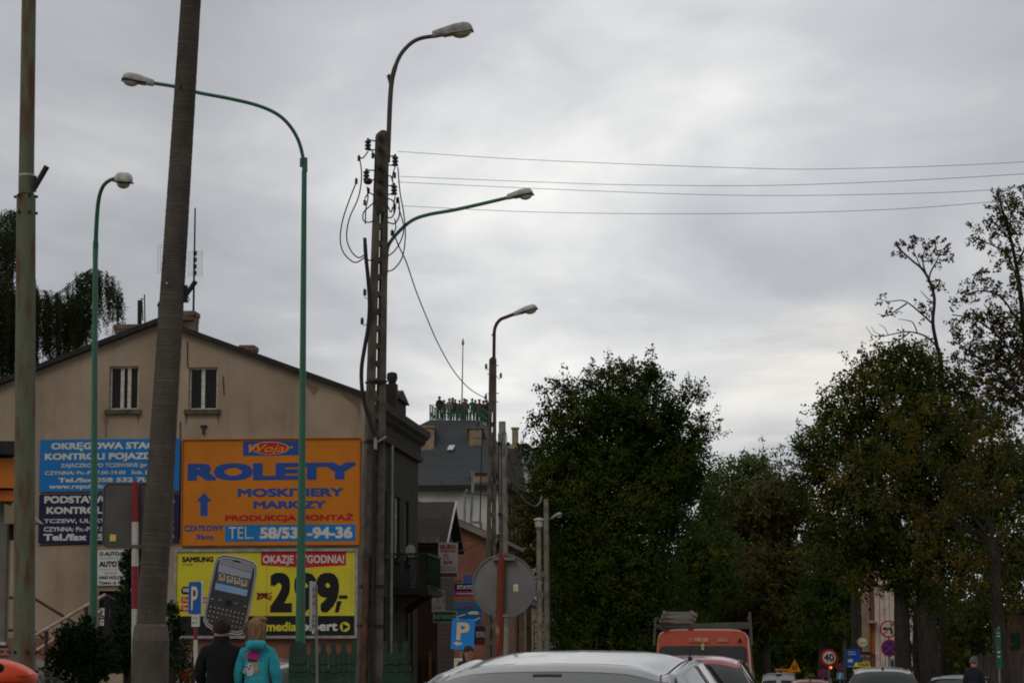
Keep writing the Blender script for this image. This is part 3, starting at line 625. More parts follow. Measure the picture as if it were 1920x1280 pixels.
# ---------------------------------------------------------------- lamps and poles
def px_path(pts, Y0, Y1=None, n=6):
    Y1 = Y0 if Y1 is None else Y1; m = len(pts)
    q = [P(p[0], p[1], Y0 + (Y1 - Y0) * i / max(m - 1, 1)) for i, p in enumerate(pts)]
    return [Vector(v) for v in catmull(q, n)] if n > 1 else q
def lamp_head(parent, a, b, w=.13, name='lamp_head', hmat=None, lens=LENS):
    """cobra head from neck a to nose b: shell on top, bowl below"""
    a = Vector(a); b = Vector(b); L = (b - a).length; ax = (b - a).normalized(); side = ax.cross(UP).normalized(); up = side.cross(ax).normalized()
    def ring(x, ww, zt, zb, n=14):
        o_ = []
        for k in range(n):
            t = 2 * math.pi * k / n; c, s_ = math.cos(t), math.sin(t)
            c = math.copysign(abs(c) ** .7, c); s_ = math.copysign(abs(s_) ** .7, s_)
            o_.append(a + ax * (x * L) + side * (c * ww) + up * (s_ * zt if s_ > 0 else s_ * -zb))
        return o_
    mb = MB().mat(hmat or LAMPC); st = [(0, .3, .38, -.36), (.02, .42, .5, -.42), (.3, .66, .72, -.4), (.55, .92, .9, -.3), (.8, 1, .92, -.25), (.93, .9, .72, -.22), (.985, .6, .38, -.18), (1, .3, .12, -.1)]
    g = [ring(x, ww * w, zt * w, zb * w) for x, ww, zt, zb in st]
    n = 14; vv = [p for r in g for p in r]
    mb.add(vv, [(i * n + k, i * n + (k + 1) % n, (i + 1) * n + (k + 1) % n, (i + 1) * n + k) for i in range(len(g) - 1) for k in range(n)], True)
    mb.face(g[0][::-1]); mb.face(g[-1])
    rm = MB
    h = mb.build(name, parent)
    mb = MB().mat(BLACK if hmat is None else hmat)
    mb.obox(a + ax * (L * .25) - up * (.25 * w), a + ax * (L * 1.01) - up * (.25 * w), w * 1.9, w * .16, up); mb.build('lamp_rim', h if parent.parent is None else parent)
    mb = MB().mat(lens); c = a + ax * (.72 * L) - up * (.3 * w)
    M = Matrix((ax, side, up)).transposed(); mb.ball(c, (L * .25, w * .82, w * .72), 14, 8, M); mb.build('lamp_lens', h if parent.parent is None else parent)
    return h
# green lamp with the long arm to the left
Y = 45
base = G(563, Y, .12)
t = thing('street_lamp', 'green street lamp with a long arm reaching left in front of the billboards', 'street lamp', base)
mb = MB().mat(GREEN); top_ = P(571.5, 300, Y); mid = P(567, 800, Y)
mb.tube([base, P(563.5, 1150, Y), mid, P(570.5, 320, Y)], [.092, .085, .06, .046], 14); mb.tube([P(571.5, 322, Y), P(571.3, 296, Y)], [.05, .05], 14)
mb.mat(GREEN); mb.box(P(565.5, 305, Y), (.06, .06, .16)); mb.build('post', t)
mb = MB().mat(GREEN)
mb.tube(px_path([(571.3, 318), (566, 285), (557, 258), (540, 232), (516, 212), (480, 197), (430, 185), (372, 174), (330, 163), (286, 156)], Y, Y - .6, 6), .033, 10); arm = mb.build('arm', t)
lamp_head(arm, P(289, 157, Y - .6), P(229, 146, Y - .7), .125)
# green lamp behind the rusty pole
Y = 50; base = G(174, Y, .12)
t = thing('street_lamp', 'green street lamp with a short curled arm in front of the navy board', 'street lamp', base)
mb = MB().mat(GREEN); mb.tube([base, P(175, 1150, Y), P(177, 800, Y), P(179, 452, Y)], [.085, .08, .062, .05], 14); mb.lathe(P(178.9, 482, Y), [(.055, 0), (.056, .3)], 14); mb.build('post', t)
mb = MB().mat(GREEN); mb.tube(px_path([(179.2, 470), (181, 420), (185, 375), (193, 350), (206, 338), (222, 333)], Y, Y - .9, 6), [.046 - .0004 * i for i in range(31)], 10); arm = mb.build('arm', t)
lamp_head(arm, P(221, 335, Y - .9), P(236, 339, Y - 1.75), .165)
# rusty telescopic steel pole
Y = 25; base = G(44, Y)
t = thing('steel_pole', 'rust streaked pale green steel pole in stepped sections beside the orange bin', 'pole', base)
def sec(pts, rad, name): mb = MB().mat(RUSTP); mb.tube([P(x, y, Y) for x, y in pts], rad, 24); mb.build(name, t)
k = .5 / (FPX / Y)
mb = MB().mat(RUSTP); mb.tube([base, P(44.5, 1201, Y)], 46 * k, 24); mb.build('lower_section', t)
sec([(45, 1203, ), (49, 366)], [41 * k, 36 * k], 'middle_section'); sec([(49, 364), (55, -60)], [29.5 * k, 27 * k], 'upper_section')
for yy, rr, px in ((1222, 25, 44.5), (1258, 25, 44.5), (369, 20.5, 48.8), (400, 20, 48.8)):
    for ang in (-90, -30, 30, 90, 150, 210):
        mb = MB().mat(BLACK); c = P(px, yy, Y); d = Vector((math.sin(R(ang)), -math.cos(R(ang)), 0)); r = rr * 2 * k
        mb.tube([c + d * (r - .03), c + d * (r + .012)], .014, 6); mb.build('bolt', t)
mb = MB().mat(BLACK); mb.obox(P(65, 360, Y - .05), P(66, 330, Y - .05), .022, .03); mb.tube([P(65, 352, Y - .05), P(88, 312, Y - .05)], [.028, .03], 12); mb.build('stub_bracket', t)
mb = MB().mat(ALU); c = P(50, 329, Y); mb.tube([c - UP * .012, c + UP * .012], 31 * k, 20); mb.build('strap', t)
# leaning ribbed concrete pole
Y = 23; base = G(285, Y, .0)
t = thing('concrete_pole', 'leaning ribbed brown concrete pole with a thicker foot, tallest thing left of the billboards', 'pole', base)
k = .5 / (FPX / Y); mb = MB().mat(CONCD); GROOVE = pm('shade_toned_grooves', C(78, 69, 61), C(60, 53, 47), rough=1, sc_=9)  # darker groove colour paints in their shade so the ribs read
A = P(297, 1000, Y); Tt = P(363, -80, Y); Bt = P(283, 1172, Y); n = 330
pts = []; rad = []
L = (Tt - Bt).length
for i in range(n):
    f0 = i / n; r = (56 + (38 - 56) * (f0 * L / (Tt - Bt).length) ** .9) * k; jig = random.uniform(-.0012, .0012)
    gd = -.0055 if random.random() > .12 else -.0015
    for dz, dr in ((0, 0), (.58, 0), (.64 + random.uniform(-.06, .04), gd), (.92, gd), (.98, 0)):
        f1 = (i + dz) / n; pts.append(Bt.lerp(Tt, f1)); rad.append(r + dr + jig)
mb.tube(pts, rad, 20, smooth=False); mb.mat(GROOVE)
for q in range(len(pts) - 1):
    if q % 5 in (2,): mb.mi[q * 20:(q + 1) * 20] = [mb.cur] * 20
mb.build('shaft', t)
mb = MB().mat(CONCD); pts = []; rad = []; Bb = P(280, 1330, Y); n = 60
for i in range(n):
    f0 = i / n; y_ = f0 * (Bt - Bb).length; full = (Bt - Bb).length
    tt = (full - y_) * (FPX / Y)                     # px below the joint
    w_ = 70 if tt > 30 else 62 + 8 * tt / 30
    for dz, dr in ((0, 0), (.6, 0), (.7, -.004), (.93, -.004)):
        f1 = (i + dz) / n; pts.append(Bb.lerp(Bt, f1)); rad.append(w_ * k + (dr if tt > 30 else 0))
pts.append(Bt + UP * .01); rad.append(55 * k); mb.tube(pts, rad, 20, smooth=False); mb.build('foot', t)
mb = MB().mat(BLACK); mb.obox(P(347, 567, Y), P(347, 535, Y), .03, .05); mb.tube([P(349, 553, Y), P(367, 527, Y)], [.02, .024], 10); mb.tube(px_path([(352, 555), (355, 562), (351, 568)], Y), .004, 5); mb.build('stub_bracket', t)
mb = MB().mat(BLACK); mb.tube([P(341, 168, Y) + Vector((0, -.13, 0)), P(341, 168, Y) + Vector((0, -.08, 0))], .01, 8); mb.build('bolt', t)
mb = MB().mat(WHITE); mb.tube([P(316.5, 535, Y) + Vector((0, -.14, 0)), P(316.5, 535, Y) + Vector((0, -.1, 0))], .008, 8); mb.build('bolt', t)
# ---------------------------------------------------------------- lattice concrete poles
def lattice(t, Y, tp, bp, wt_, wb_, solid, n, rz, dpt=.24):
    """two tapering legs joined by a web with openings"""
    Tp = P(*tp, Y); Bp = P(*bp, Y); k = Y / FPX; ax = (Tp - Bp).normalized()
    r = Matrix.Rotation(rz, 3, 'Z'); sx = r @ Vector((1, 0, 0)); sy = r @ Vector((0, 1, 0)); L = (Tp - Bp).length
    def w(f): return (wb_ + (wt_ - wb_) * f) * k
    mb = MB().mat(CONC); lw = .385
    for sg in (-1, 1):
        vv = []
        for f in (0, 1):
            c = Bp.lerp(Tp, f); o_ = w(f) / 2; i_ = o_ - w(f) * lw; d = dpt / 2 * (1 - .25 * f)
            for x, y in ((o_, -d), (o_, d), (i_, d), (i_, -d)): vv.append(c + sx * (x * sg) + sy * y)
        mb.add(vv, [(0, 1, 5, 4), (1, 2, 6, 5), (2, 3, 7, 6), (3, 0, 4, 7), (0, 3, 2, 1), (4, 5, 6, 7)])
    def web(f0, f1, d0):
        vv = []
        for f in (f0, f1):
            c = Bp.lerp(Tp, f); i_ = w(f) * (.5 - lw) + .001; d = dpt / 2 * (1 - .25 * f) * d0
            for x, y in ((i_, -d), (i_, d), (-i_, d), (-i_, -d)): vv.append(c + sx * x + sy * y)
        mb.add(vv, [(0, 1, 5, 4), (2, 3, 7, 6), (1, 2, 6, 5), (3, 0, 4, 7), (0, 3, 2, 1), (4, 5, 6, 7)])
    web(solid, 1.0, .93)
    for i in range(n):
        f0 = solid * (i / n) ** .92; f1 = solid * ((i + 1) / n) ** .92; web(f0, f0 + (f1 - f0) * .3, .8)
    c = Tp; mb.tube([c + sy * -.09 , c + sy * .09], w(1) / 2 * .98, 18)
    mb.build('shaft', t)
    return sx, sy, ax
def insulator(t, px, py, Y, s=1., m_=BROWNC, brk=None, name='insulator', axis=UP):
    c = P(px, py, Y); mb = MB().mat(m_); r = .052 * s; prof = []
    for i in range(3): z = -.085 * s + i * .055 * s; prof += [(r * .55, z), (r, z + .012 * s), (r, z + .035 * s), (r * .55, z + .048 * s)]
    prof += [(.02 * s, .085 * s), (.018 * s, .11 * s)]; mb.lathe(c, prof, 10, axis)
    if brk:
        mb.mat(BLACK)
        for q in brk: mb.tube([P(x, y, Y) for x, y in q], .011 * s, 6)
    return mb.build(name, t)
Y = 42; base = G(690.5, Y, 0)
up = thing('utility_pole', 'tall slotted concrete utility pole with brown insulators, cable loops and two lamp arms', 'utility pole', base)
lattice(up, Y, (716.5, 256), (690.5, 1340), 22, 47, .865, 27, R(17))
for px, py, br in ((690, 272, [((690, 262), (706, 265)), ((690, 282), (706, 281))]), (687, 329, [((688, 319), (704, 320)), ((690, 340), (704, 336))]), (741, 302, [((741, 292), (724, 294)), ((741, 311), (724, 309))]), (739, 356, [((739, 347), (724, 349)), ((739, 365), (724, 364))])): insulator(up, px, py, Y - .05, 1.05, BROWNC, br)
for px, py in ((740, 329), (745, 376), (740, 387), (735, 437), (684, 380), (691, 358), (673, 297), (668, 340), (699, 292)): insulator(up, px, py, Y - .1, .55, BLACK, None, 'cable_clamp')
for px, py, br in ((684, 548, [((684, 553), (685, 559), (692, 560))]), (679, 602, [((679, 607), (681, 610), (692, 607))])): insulator(up, px, py, Y, .62, BROWNC, br)
mb = MB().mat(BROWNC); mb.ball(P(690, 340, Y - .05), (.075, .06, .06)); mb.build('junction_box', up)
for yy in (262, 283, 316, 340, 362, 400):
    mb = MB().mat(BLACK); c = P(714.5 - (yy - 262) * .016, yy, Y); mb.box(c + Vector((0, -.135, 0)), (.075, .05, .07)); mb.build('bolt_plate', up)
loops = [((669, 340), (655, 375), (642, 415), (638, 450), (645, 475), (665, 492), (683, 483)), ((674, 294), (678, 330), (672, 370), (655, 410), (650, 445), (658, 470), (672, 483), (684, 477)),
    ((746, 313), (750, 360), (757, 400), (760, 440), (755, 480), (740, 503), (726, 509)), ((747, 388), (757, 425), (752, 450), (740, 470), (726, 481)), ((690, 284), (681, 296), (674, 296)), ((697, 282), (704, 300), (702, 340), (700, 385)),
    ((741, 312), (736, 330), (737, 346)), ((726, 330), (733, 331), (736, 341)), ((726, 372), (737, 377), (741, 392), (735, 407), (726, 408)), ((726, 416), (740, 419), (749, 402), (747, 370)), ((741, 367), (738, 385), (739, 400)),
    ((703, 378), (692, 388), (682, 398), (681, 412), (690, 417), (702, 414)), ((688, 350), (690, 370), (686, 392), (685, 420)), ((684, 372), (692, 362), (700, 366)), ((735, 440), (742, 428), (740, 410)), ((726, 384), (733, 398), (736, 388)), ((684, 480), (692, 488), (702, 486))]
for q in loops: mb = MB().mat(BLACK); mb.tube(px_path(q, Y - .12), .0115, 6); mb.build('cable', up)
mb = MB().mat(BLACK); q = px_path([(684, 446), (686, 480), (690, 520), (693, 570), (690, 615), (684, 650), (678, 690), (679, 730), (686, 765), (697, 800), (702, 830), (700, 1000), (697, 1300)], Y - .18)
mb.tube(q, [.03] * 3 + [.034] * (len(q) - 3), 10); mb.build('thick_cable', up)
mb = MB().mat(RUST); mb.tube([P(688, 1040, Y - .2), P(680, 1320, Y - .2)], .05, 10); mb.build('conduit', up)
for yy in (716, 1098, 1172, 828): 
    mb = MB().mat(BLACK); c = P(716.5 - (yy - 256) * .024, yy, Y); w_ = (22 + 25 * (yy - 256) / 1084) * Y / FPX; mb.box(c, (w_ + .03, .3, .035), R(14)); mb.build('strap', up)
mb = MB().mat(ALU); mb.tube([P(704, 820, Y - .22), P(704, 842, Y - .22)], .028, 10); mb.obox(P(704, 830, Y - .2), P(724, 818, Y - .2), .03, .03); mb.build('bracket', up)
mb = MB().mat(pm('old_lamp_arm', C(96, 88, 76), C(74, 64, 54), rough=.7)); q = px_path([(727, 305), (729, 250), (732, 180), (737, 140), (750, 105), (770, 82), (790, 72), (815, 68)], Y, Y - .3)
mb.tube(q, [.042] * (len(q) // 2) + [.035] * (len(q) - len(q) // 2), 10); mb.mat(RUST); mb.prism([P(725, 142, Y - .02), P(731, 138, Y - .02), P(736, 158, Y - .02), P(731, 164, Y - .02)], Vector((0, .06, 0)))
arm = mb.build('lamp_arm', up)
lamp_head(arm, P(811, 66, Y - .3), P(886, 53, Y - .35), .135, hmat=pm('grey_lamp_housing', C(172, 170, 162), C(132, 130, 124), rough=.6, sc_=9), lens=pm('amber_lens', C(190, 172, 140), C(160, 140, 110), rough=.25))
mb = MB().mat(GREEN); q = px_path([(724, 512), (726, 470), (733, 452), (752, 430), (775, 412), (805, 402), (850, 394), (900, 383), (955, 370)], Y + .1, Y - .2); mb.tube(q, .031, 10)
mb.tube([P(722, 430, Y + .1), P(723, 515, Y + .1)], .036, 10); arm = mb.build('lamp_arm', up)
lamp_head(arm, P(951, 370, Y - .2), P(999, 361, Y - .3), .1)
# overhead wires
WIRE = pm('wire', C(120, 120, 120), C(100, 100, 100), rough=.6)
for i, q in enumerate((((745, 284), (1000, 300), (1400, 315.5), (1600, 316), (1920, 303.5), (2500, 262)), ((750, 331), (1000, 341), (1200, 347), (1500, 346.5), (1920, 326), (2500, 280)), ((745, 341.5), (1100, 357.5), (1400, 366.5), (1700, 363), (1920, 351), (2500, 300)), ((755, 386), (1000, 397.5), (1300, 401), (1600, 395.5), (1850, 379.5), (2500, 320)))):
    mb = MB().mat(WIRE); mb.tube(px_path(q, Y, 37, 8), .0042, 5)
    o = mb.build('overhead_wire', loc=P(*q[0], Y)); tag(o, ('thin wire crossing the sky from the slotted utility pole, %s' % ('topmost of four', 'second of four from the top', 'third of four from the top', 'lowest of four')[i]), 'wire', 'wires from the slotted utility pole')
mb = MB().mat(BLACK); mb.tube(px_path([(736, 432), (748, 462), (762, 492), (780, 545), (800, 595), (822, 645), (850, 694), (880, 728), (911, 747)], Y, 66, 8), .012, 6)
o = mb.build('overhead_wire', loc=P(736, 432, Y)); tag(o, 'dark sagging cable strung down from the slotted pole to the smaller slotted pole', 'wire')
# second lattice pole
Y = 66; base = G(919, Y)
u2 = thing('utility_pole', 'smaller slotted concrete pole with one lamp on top, rising above the round sign back', 'utility pole', base)
lattice(u2, Y, (924, 675), (918, 1380), 12.5, 20, .86, 20, R(10), .2)
for px, py, br in ((911.5, 687, [((912, 691), (913, 694), (917, 692), (919, 686))]), (939, 704, [((939, 708), (936, 711), (932, 706), (929, 702))]), (911, 744, [((911, 735), (912, 738), (918, 737))])): insulator(u2, px, py, Y - .05, .75, BROWNC, br)
for a, b in (((927, 685), (935, 685)), ((927, 737), (936, 737)), ((927, 753), (934, 753)), ((914, 701), (920, 701))): mb = MB().mat(BLACK); mb.obox(P(*a, Y - .05), P(*b, Y - .05), .02, .02); mb.build('bolt', u2)
mb = MB().mat(RUST); mb.tube(px_path([(926, 690), (926.5, 640), (928, 615), (937, 600), (950, 594), (966, 588)], Y, Y - .4), .045, 10); mb.prism([P(921.5, 626, Y), P(926, 625, Y), P(926, 638, Y)], Vector((0, .05, 0))); arm = mb.build('lamp_arm', u2)
lamp_head(arm, P(964, 589, Y - .4), P(1007, 576, Y - .5), .125)
mb = MB().mat(BLACK); mb.tube(px_path([(923, 865), (928, 905), (936, 860)], Y - .1), .01, 5); mb.build('cable', u2)
# third: plain round concrete pole behind it
Y = 74; base = G(949, Y)
t = thing('concrete_pole', 'plain pale concrete pole with black cables, just behind the smaller slotted pole', 'pole', base)
mb = MB().mat(CONCL); k = Y / FPX / 2; mb.tube([base, P(941.5, 790, Y)], [17 * k, 13.5 * k], 14); mb.build('shaft', t)
for q in (((934.5, 812), (935, 900), (937, 1060)), ((941, 830), (943, 812), (949, 812), (951, 838), (957, 865), (965, 892)), ((941, 830), (940, 900), (941, 1050))): mb = MB().mat(BLACK); mb.tube(px_path(q, Y - .2), .014, 6); mb.build('cable', t)
for px, py in ((936, 831), (953, 832), (937, 964)): mb = MB().mat(BLACK); mb.box(P(px, py, Y - .15), (.09, .08, .1)); mb.build('cable_clamp', t)
# pair of poles by the big tree
Y = 78; base = G(1014, Y)
t = thing('lamp_post', 'whitewashed post with a lantern top standing left of the big middle tree', 'lamp post', base)
mb = MB().mat(CONCL); k = Y / FPX / 2; mb.tube([base, P(1010, 992, Y)], [13 * k, 9 * k], 12); mb.build('post', t)
mb = MB().mat(LENS); c = P(1010.5, 991, Y); mb.lathe(c, [(.06, 0), (.12, .06), (.12, .22), (.1, .26)], 12); mb.build('lantern', t); mb = MB().mat(WHITE); mb.lathe(c + UP * .26, [(.16, 0), (.15, .05), (.04, .08)], 12); mb.build('lantern_cap', t)
Y = 79; base = G(1027, Y)
t = thing('concrete_pole', 'pale concrete pole with a small lamp arm at the edge of the big middle tree', 'pole', base)
mb = MB().mat(CONCL); k = Y / FPX / 2; mb.tube([base, P(1024, 935, Y)], [13 * k, 10 * k], 12); mb.build('shaft', t)
mb = MB().mat(ALU); mb.tube([P(1025, 975, Y), P(1036, 971, Y - .2)], .02, 8); arm = mb.build('lamp_arm', t); lamp_head(arm, P(1035, 971, Y - .2), P(1053, 963, Y - .4), .09)
mb = MB().mat(ALU); mb.tube(px_path([(977, 930), (990, 943), (1003, 948), (1012, 942), (1016, 930)], 78, 79), .016, 6); mb.build('cable', t)
for q in (((858, 1034), (905, 1017), (950, 998), (985, 980)), ((850, 1017), (900, 1009), (950, 1005), (975, 1001)), ((826, 905), (862, 921), (905, 927), (930, 930))):
    mb = MB().mat(BLACK); mb.tube(px_path(q, 72, 80), .012, 5); o = mb.build('overhead_wire', loc=P(*q[0], 72))
    tag(o, {1034: 'thin dark service wire slanting up over the salmon wall behind the round sign', 1017: 'nearly level dark wire below the salmon roof edge', 905: 'dark wire sagging across the white rear wall under the slate roof'}[q[0][1]], 'wire', 'service wires by the shop signs')
# ---------------------------------------------------------------- traffic signs
def disc_back(px, py, rpx, Y, label, post, m_=GREY, sticker=None, pm_=RUST2, pw=.055, top_y=None):
    base = G(post[1], Y, .12); t = thing('traffic_sign', label, 'road sign', base)
    mb = MB().mat(pm_); mb.tube([base, P(post[0], post[2], Y)], pw, 12); mb.build('post', t)
    c = P(px, py, Y); r = rpx * Y / FPX; mb = MB().mat(m_); d = Vector((0, 1, 0))
    prof = [(r * .985, .06), (r, .062), (r, .095), (r * .96, .1), (.001, .1)]
    mb.tube([c + d * z for rr, z in prof], [rr for rr, z in prof], 40); 
    pts = [c + Vector((math.cos(R(a)) * r * .99, .05, math.sin(R(a)) * r * .99)) for a in range(0, 361, 9)]
    mb.tube(pts, .011, 6); p_ = mb.build('panel', t)
    for dy in (-.86, .93):
        mb = MB().mat(m_); q = c + Vector((0, .02, -dy * r)); ww = .3 if dy < 0 else .14; mb.box(q, (ww, .12, .04)); mb.build('clamp', t)
    if sticker:
        mb = MB().mat(REFL); q = P(sticker[0], sticker[1], Y); k = Y / FPX; w_, h_ = sticker[2] * k / 2, sticker[3] * k / 2
        mb.box(q + Vector((0, .056, 0)), (w_ * 2, .003, h_ * 2)); mb.build('sticker', p_)
        mb = MB().mat(GREY); mb.text('B', (q + Vector((0, .054, 0)), Vector((1, 0, 0)), UP, Vector((0, -1, 0))), (-w_ * .4, -h_ * .6, w_ * .4, h_ * .5)); mb.build('lettering', p_)
    return t
disc_back(945, 1098, 59, 34, 'big round sign seen from behind on a rusty flaking post above the silver saloon', (941, 931, 1035), GREY, (967, 1101, 8, 13))
# square sign from behind
Y = 25; base = G(253, Y, 0)
t = thing('traffic_sign', 'dark square sign seen from behind on a banded post, beside the leaning pole', 'road sign', base)
SRED = pm('post_red', C(150, 32, 44), C(120, 28, 38), rough=.5); SWH = pm('post_white', C(206, 200, 192), C(180, 174, 166), rough=.55)
def banded(t, x0, x1, yb, yt, Y, r, bands):
    f = lambda y: P(x0 + (x1 - x0) * (y - yb) / (yt - yb), y, Y)
    mb = MB(); ys = [yb] + bands + [yt]
    for i, (a, b) in enumerate(zip(ys, ys[1:])): mb.mat(SRED if (i % 2) == t['first'] else SWH); mb.tube([f(a), f(b)], r, 14)
    mb.build('post', t)
t['first'] = 0; banded(t, 253, 253.5, 1520, 903, Y, .0345, [1300, 1141, 1061, 978])
k = Y / FPX; fr = frame(P(257, 965, Y) + Vector((0, .07, 0)), Vector((1, .05, 0)))
mb = MB().mat(DKGREY); ww, hh = 65 * k, 60 * k; plate(mb, fr, rrect(-ww, -hh, ww, hh, .06), -.03, 0); 
ed = rrect(-ww, -hh, ww, hh, .06) ; mb.tube([pt(fr, x, z, .005) for x, z in ed + ed[:1]], .008, 6); p_ = mb.build('panel', t)
mb = MB().mat(flat('yellow_reflective_sticker', 250, 214, 96, .3)); q = (-46 * k, -42 * k); decal(mb, fr, [(q[0] - 5.6 * k, q[1] - 6.5 * k), (q[0] + 5.4 * k, q[1] - 6 * k), (q[0] + 5.6 * k, q[1] + 6 * k), (q[0] - 5.8 * k, q[1] + 6.4 * k)], .004); mb.build('sticker', p_)
mb = MB().mat(DKGREY); mb.box(P(253, 1024, Y) + Vector((.0, .01, 0)), (.13, .1, .03)); mb.build('clamp', t)
def face_sign(t, fr, poly, m_, th_=.02, rim=None):
    mb = MB().mat(rim or GREY); plate(mb, fr, poly, -th_, 0); mb.mat(m_); decal(mb, fr, poly, .003); return mb
# blue parking sign with arrow
Y = 51; base = G(862, Y, .12); k = Y / FPX
t = thing('parking_sign', 'bright blue parking sign with a left arrow, above a woman beside the car roof', 'road sign', base)
mb = MB().mat(GREY); mb.tube([base, P(866, 1165, Y)], .03, 10); mb.build('post', t)
ux = Vector((math.cos(R(2.5)), 0, math.sin(R(-2.5)))); fr = (P(868, 1188.5, Y) + Vector((0, -.05, 0)), Vector((1, 0, -.03)).normalized(), Vector((.05, 0, 1)).normalized(), Vector((0, -1, 0)))
def kp(pts): return [(x * k, -y * k) for x, y in pts]
poly = rrect(-21.5 * k, -28 * k, 21.5 * k, 28 * k, .035); mb = face_sign(t, fr, poly, SIGNB)
CRM = flat('cream_print', 240, 212, 180, .4); mb.mat(CRM)
mb.text('P', off(fr, .007), (-12 * k, -10.5 * k, 12 * k, 22 * k), bold=.03, ref='P')
decal(mb, fr, kp([(-17, 17), (-9, 12.5), (-9, 15), (-1, 15), (-1, 19.5), (-9, 19.5), (-9, 22)]), .007); mb.build('panel', t)
mb = MB().mat(flat('pale_notice', 226, 226, 190)); f2 = frame(P(861, 1241, Y - .1), Vector((1, 0, 0))); plate(mb, f2, [(-9.5 * k, -16 * k), (9 * k, -16 * k), (9 * k, 7.5 * k), (-9.5 * k, 7.5 * k)], 0, .015)
mb.mat(GRY); mb.text('Pozostało', off(f2, .019), (-7 * k, 1 * k, 6 * k, 4 * k)); mb.text('10 m', off(f2, .019), (-6 * k, -6 * k, 3 * k, -2.5 * k)); mb.build('notice_plate', t)
# parking sign at an angle by the billboard
Y = 38; base = G(369, Y, .12); k = Y / FPX
t = thing('parking_sign', 'darker blue parking sign turned sideways before the yellow billboard, on a banded post', 'road sign', base); t['first'] = 0
banded(t, 369, 366, 1380, 1150, Y, .031, [1300, 1199, 1172])
fr = frame(P(366, 1120, Y) + Vector((0, -.04, 0)), Vector((math.cos(R(38)), -math.sin(R(38)), 0)))
kw = k / math.cos(R(38)); poly = rrect(-13 * kw, -30 * k, 13 * kw, 29.5 * k, .03)
mb = face_sign(t, fr, poly, flat('traffic_blue_dull', 20, 92, 176, .4), .04, WHITE); mb.mat(CRM); mb.text('P', off(fr, .007), (-6.5 * kw, -23 * k, 7 * kw, 21 * k), bold=.012, ref='P'); mb.build('panel', t)
mb = MB().mat(WHITE); f2 = frame(P(366.5, 1162, Y) + Vector((0, -.04, 0)), fr[1]); plate(mb, f2, [(-7.5 * kw, -12 * k), (8 * kw, -12 * k), (8 * kw, 11 * k), (-7.5 * kw, 11 * k)], -.02, 0)
mb.mat(GRY); mb.text('7 dni', off(f2, .005), (-5 * kw, 2 * k, 5 * kw, 6 * k)); mb.text('płatny', off(f2, .005), (-5.5 * kw, -6 * k, 6 * kw, -2 * k)); mb.build('plate', t)
# sign seen edge-on
Y = 41; base = G(597, Y, .12); k = Y / FPX
t = thing('traffic_sign', 'narrow grey sign seen almost edge-on over the green fence, in front of the billboard price', 'road sign', base)
mb = MB().mat(GREY); mb.tube([base, P(593, 1095, Y)], .022, 10); mb.build('post', t)
fr = frame(P(590, 1117, Y), Vector((math.cos(R(-79)), -math.sin(R(-79)), 0)))
for y0, y1, w_ in ((1090, 1143, .16), (1145, 1180, .14)):
    mb = MB().mat(GREY); z1 = (1117 - y0) * k; z0 = (1117 - y1) * k; plate(mb, fr, rrect(-w_, z0, w_, z1, .02), -.05, -.03); mb.mat(WHITE); plate(mb, fr, rrect(-w_ - .004, z0 - .004, w_ + .004, z1 + .004, .02), -.029, -.022)
    mb.mat(GREY)
    for zz_ in (.25, .5, .75): mb.box(pt(fr, 0, z0 + (z1 - z0) * zz_, .0), (.07, .05, .03), R(79))
    mb.build('panel', t)
# ---------------------------------------------------------------- green picket fence
Y = 44; k = Y / FPX; nn = 0
t = thing('picket_fence', 'dark green metal fence with pointed uprights, under the billboard beside the slotted pole', 'fence', G(650, Y, .12))
x = 541.0; first = True
while x < 757:
    w_ = 36 if first else 19.3
    x0, x1 = P(x, 1265, Y).x, P(x + w_ - .6, 1265, Y).x; zt = P(0, 1222, Y).z + random.uniform(-.015, .015); cx_ = (x0 + x1) / 2
    mb = MB().mat(FENCEG)
    mb.prism([Vector((x0, Y, .1)), Vector((x1, Y, .1)), Vector((x1, Y, zt - .05)), Vector((cx_ + .06, Y, zt)), Vector((cx_ - .06, Y, zt)), Vector((x0, Y, zt - .05))], Vector((0, .03, 0)))
    hw = .045 if not first else .15
    mb.prism([Vector((cx_ - hw, Y - .012, zt - .4)), Vector((cx_ + hw, Y - .012, zt - .4)), Vector((cx_ + hw, Y - .012, zt + .12)), Vector((cx_ + hw + .02, Y - .012, zt + .12)), Vector((cx_, Y - .012, zt + .2)), Vector((cx_ - hw - .02, Y - .012, zt + .12)), Vector((cx_ - hw, Y - .012, zt + .12))], Vector((0, .011, 0)))
    for dz in (.17, .3):
        mb.tube([Vector((x0 + (x1 - x0) * q / 6, Y - .02, zt - dz - .035 * math.sin(math.pi * q / 6))) for q in range(7)], .012, 5)
    mb.build('picket', t); x += w_; first = False; nn += 1
mb = MB().mat(FENCEG); mb.obox(Vector((P(541, 1265, Y).x, Y + .06, .5)), Vector((P(757, 1265, Y).x, Y + .06, .5)), .05, .05); mb.obox(Vector((P(541, 1265, Y).x, Y + .06, 1.2)), Vector((P(757, 1265, Y).x, Y + .06, 1.2)), .05, .05); mb.build('rail', t)
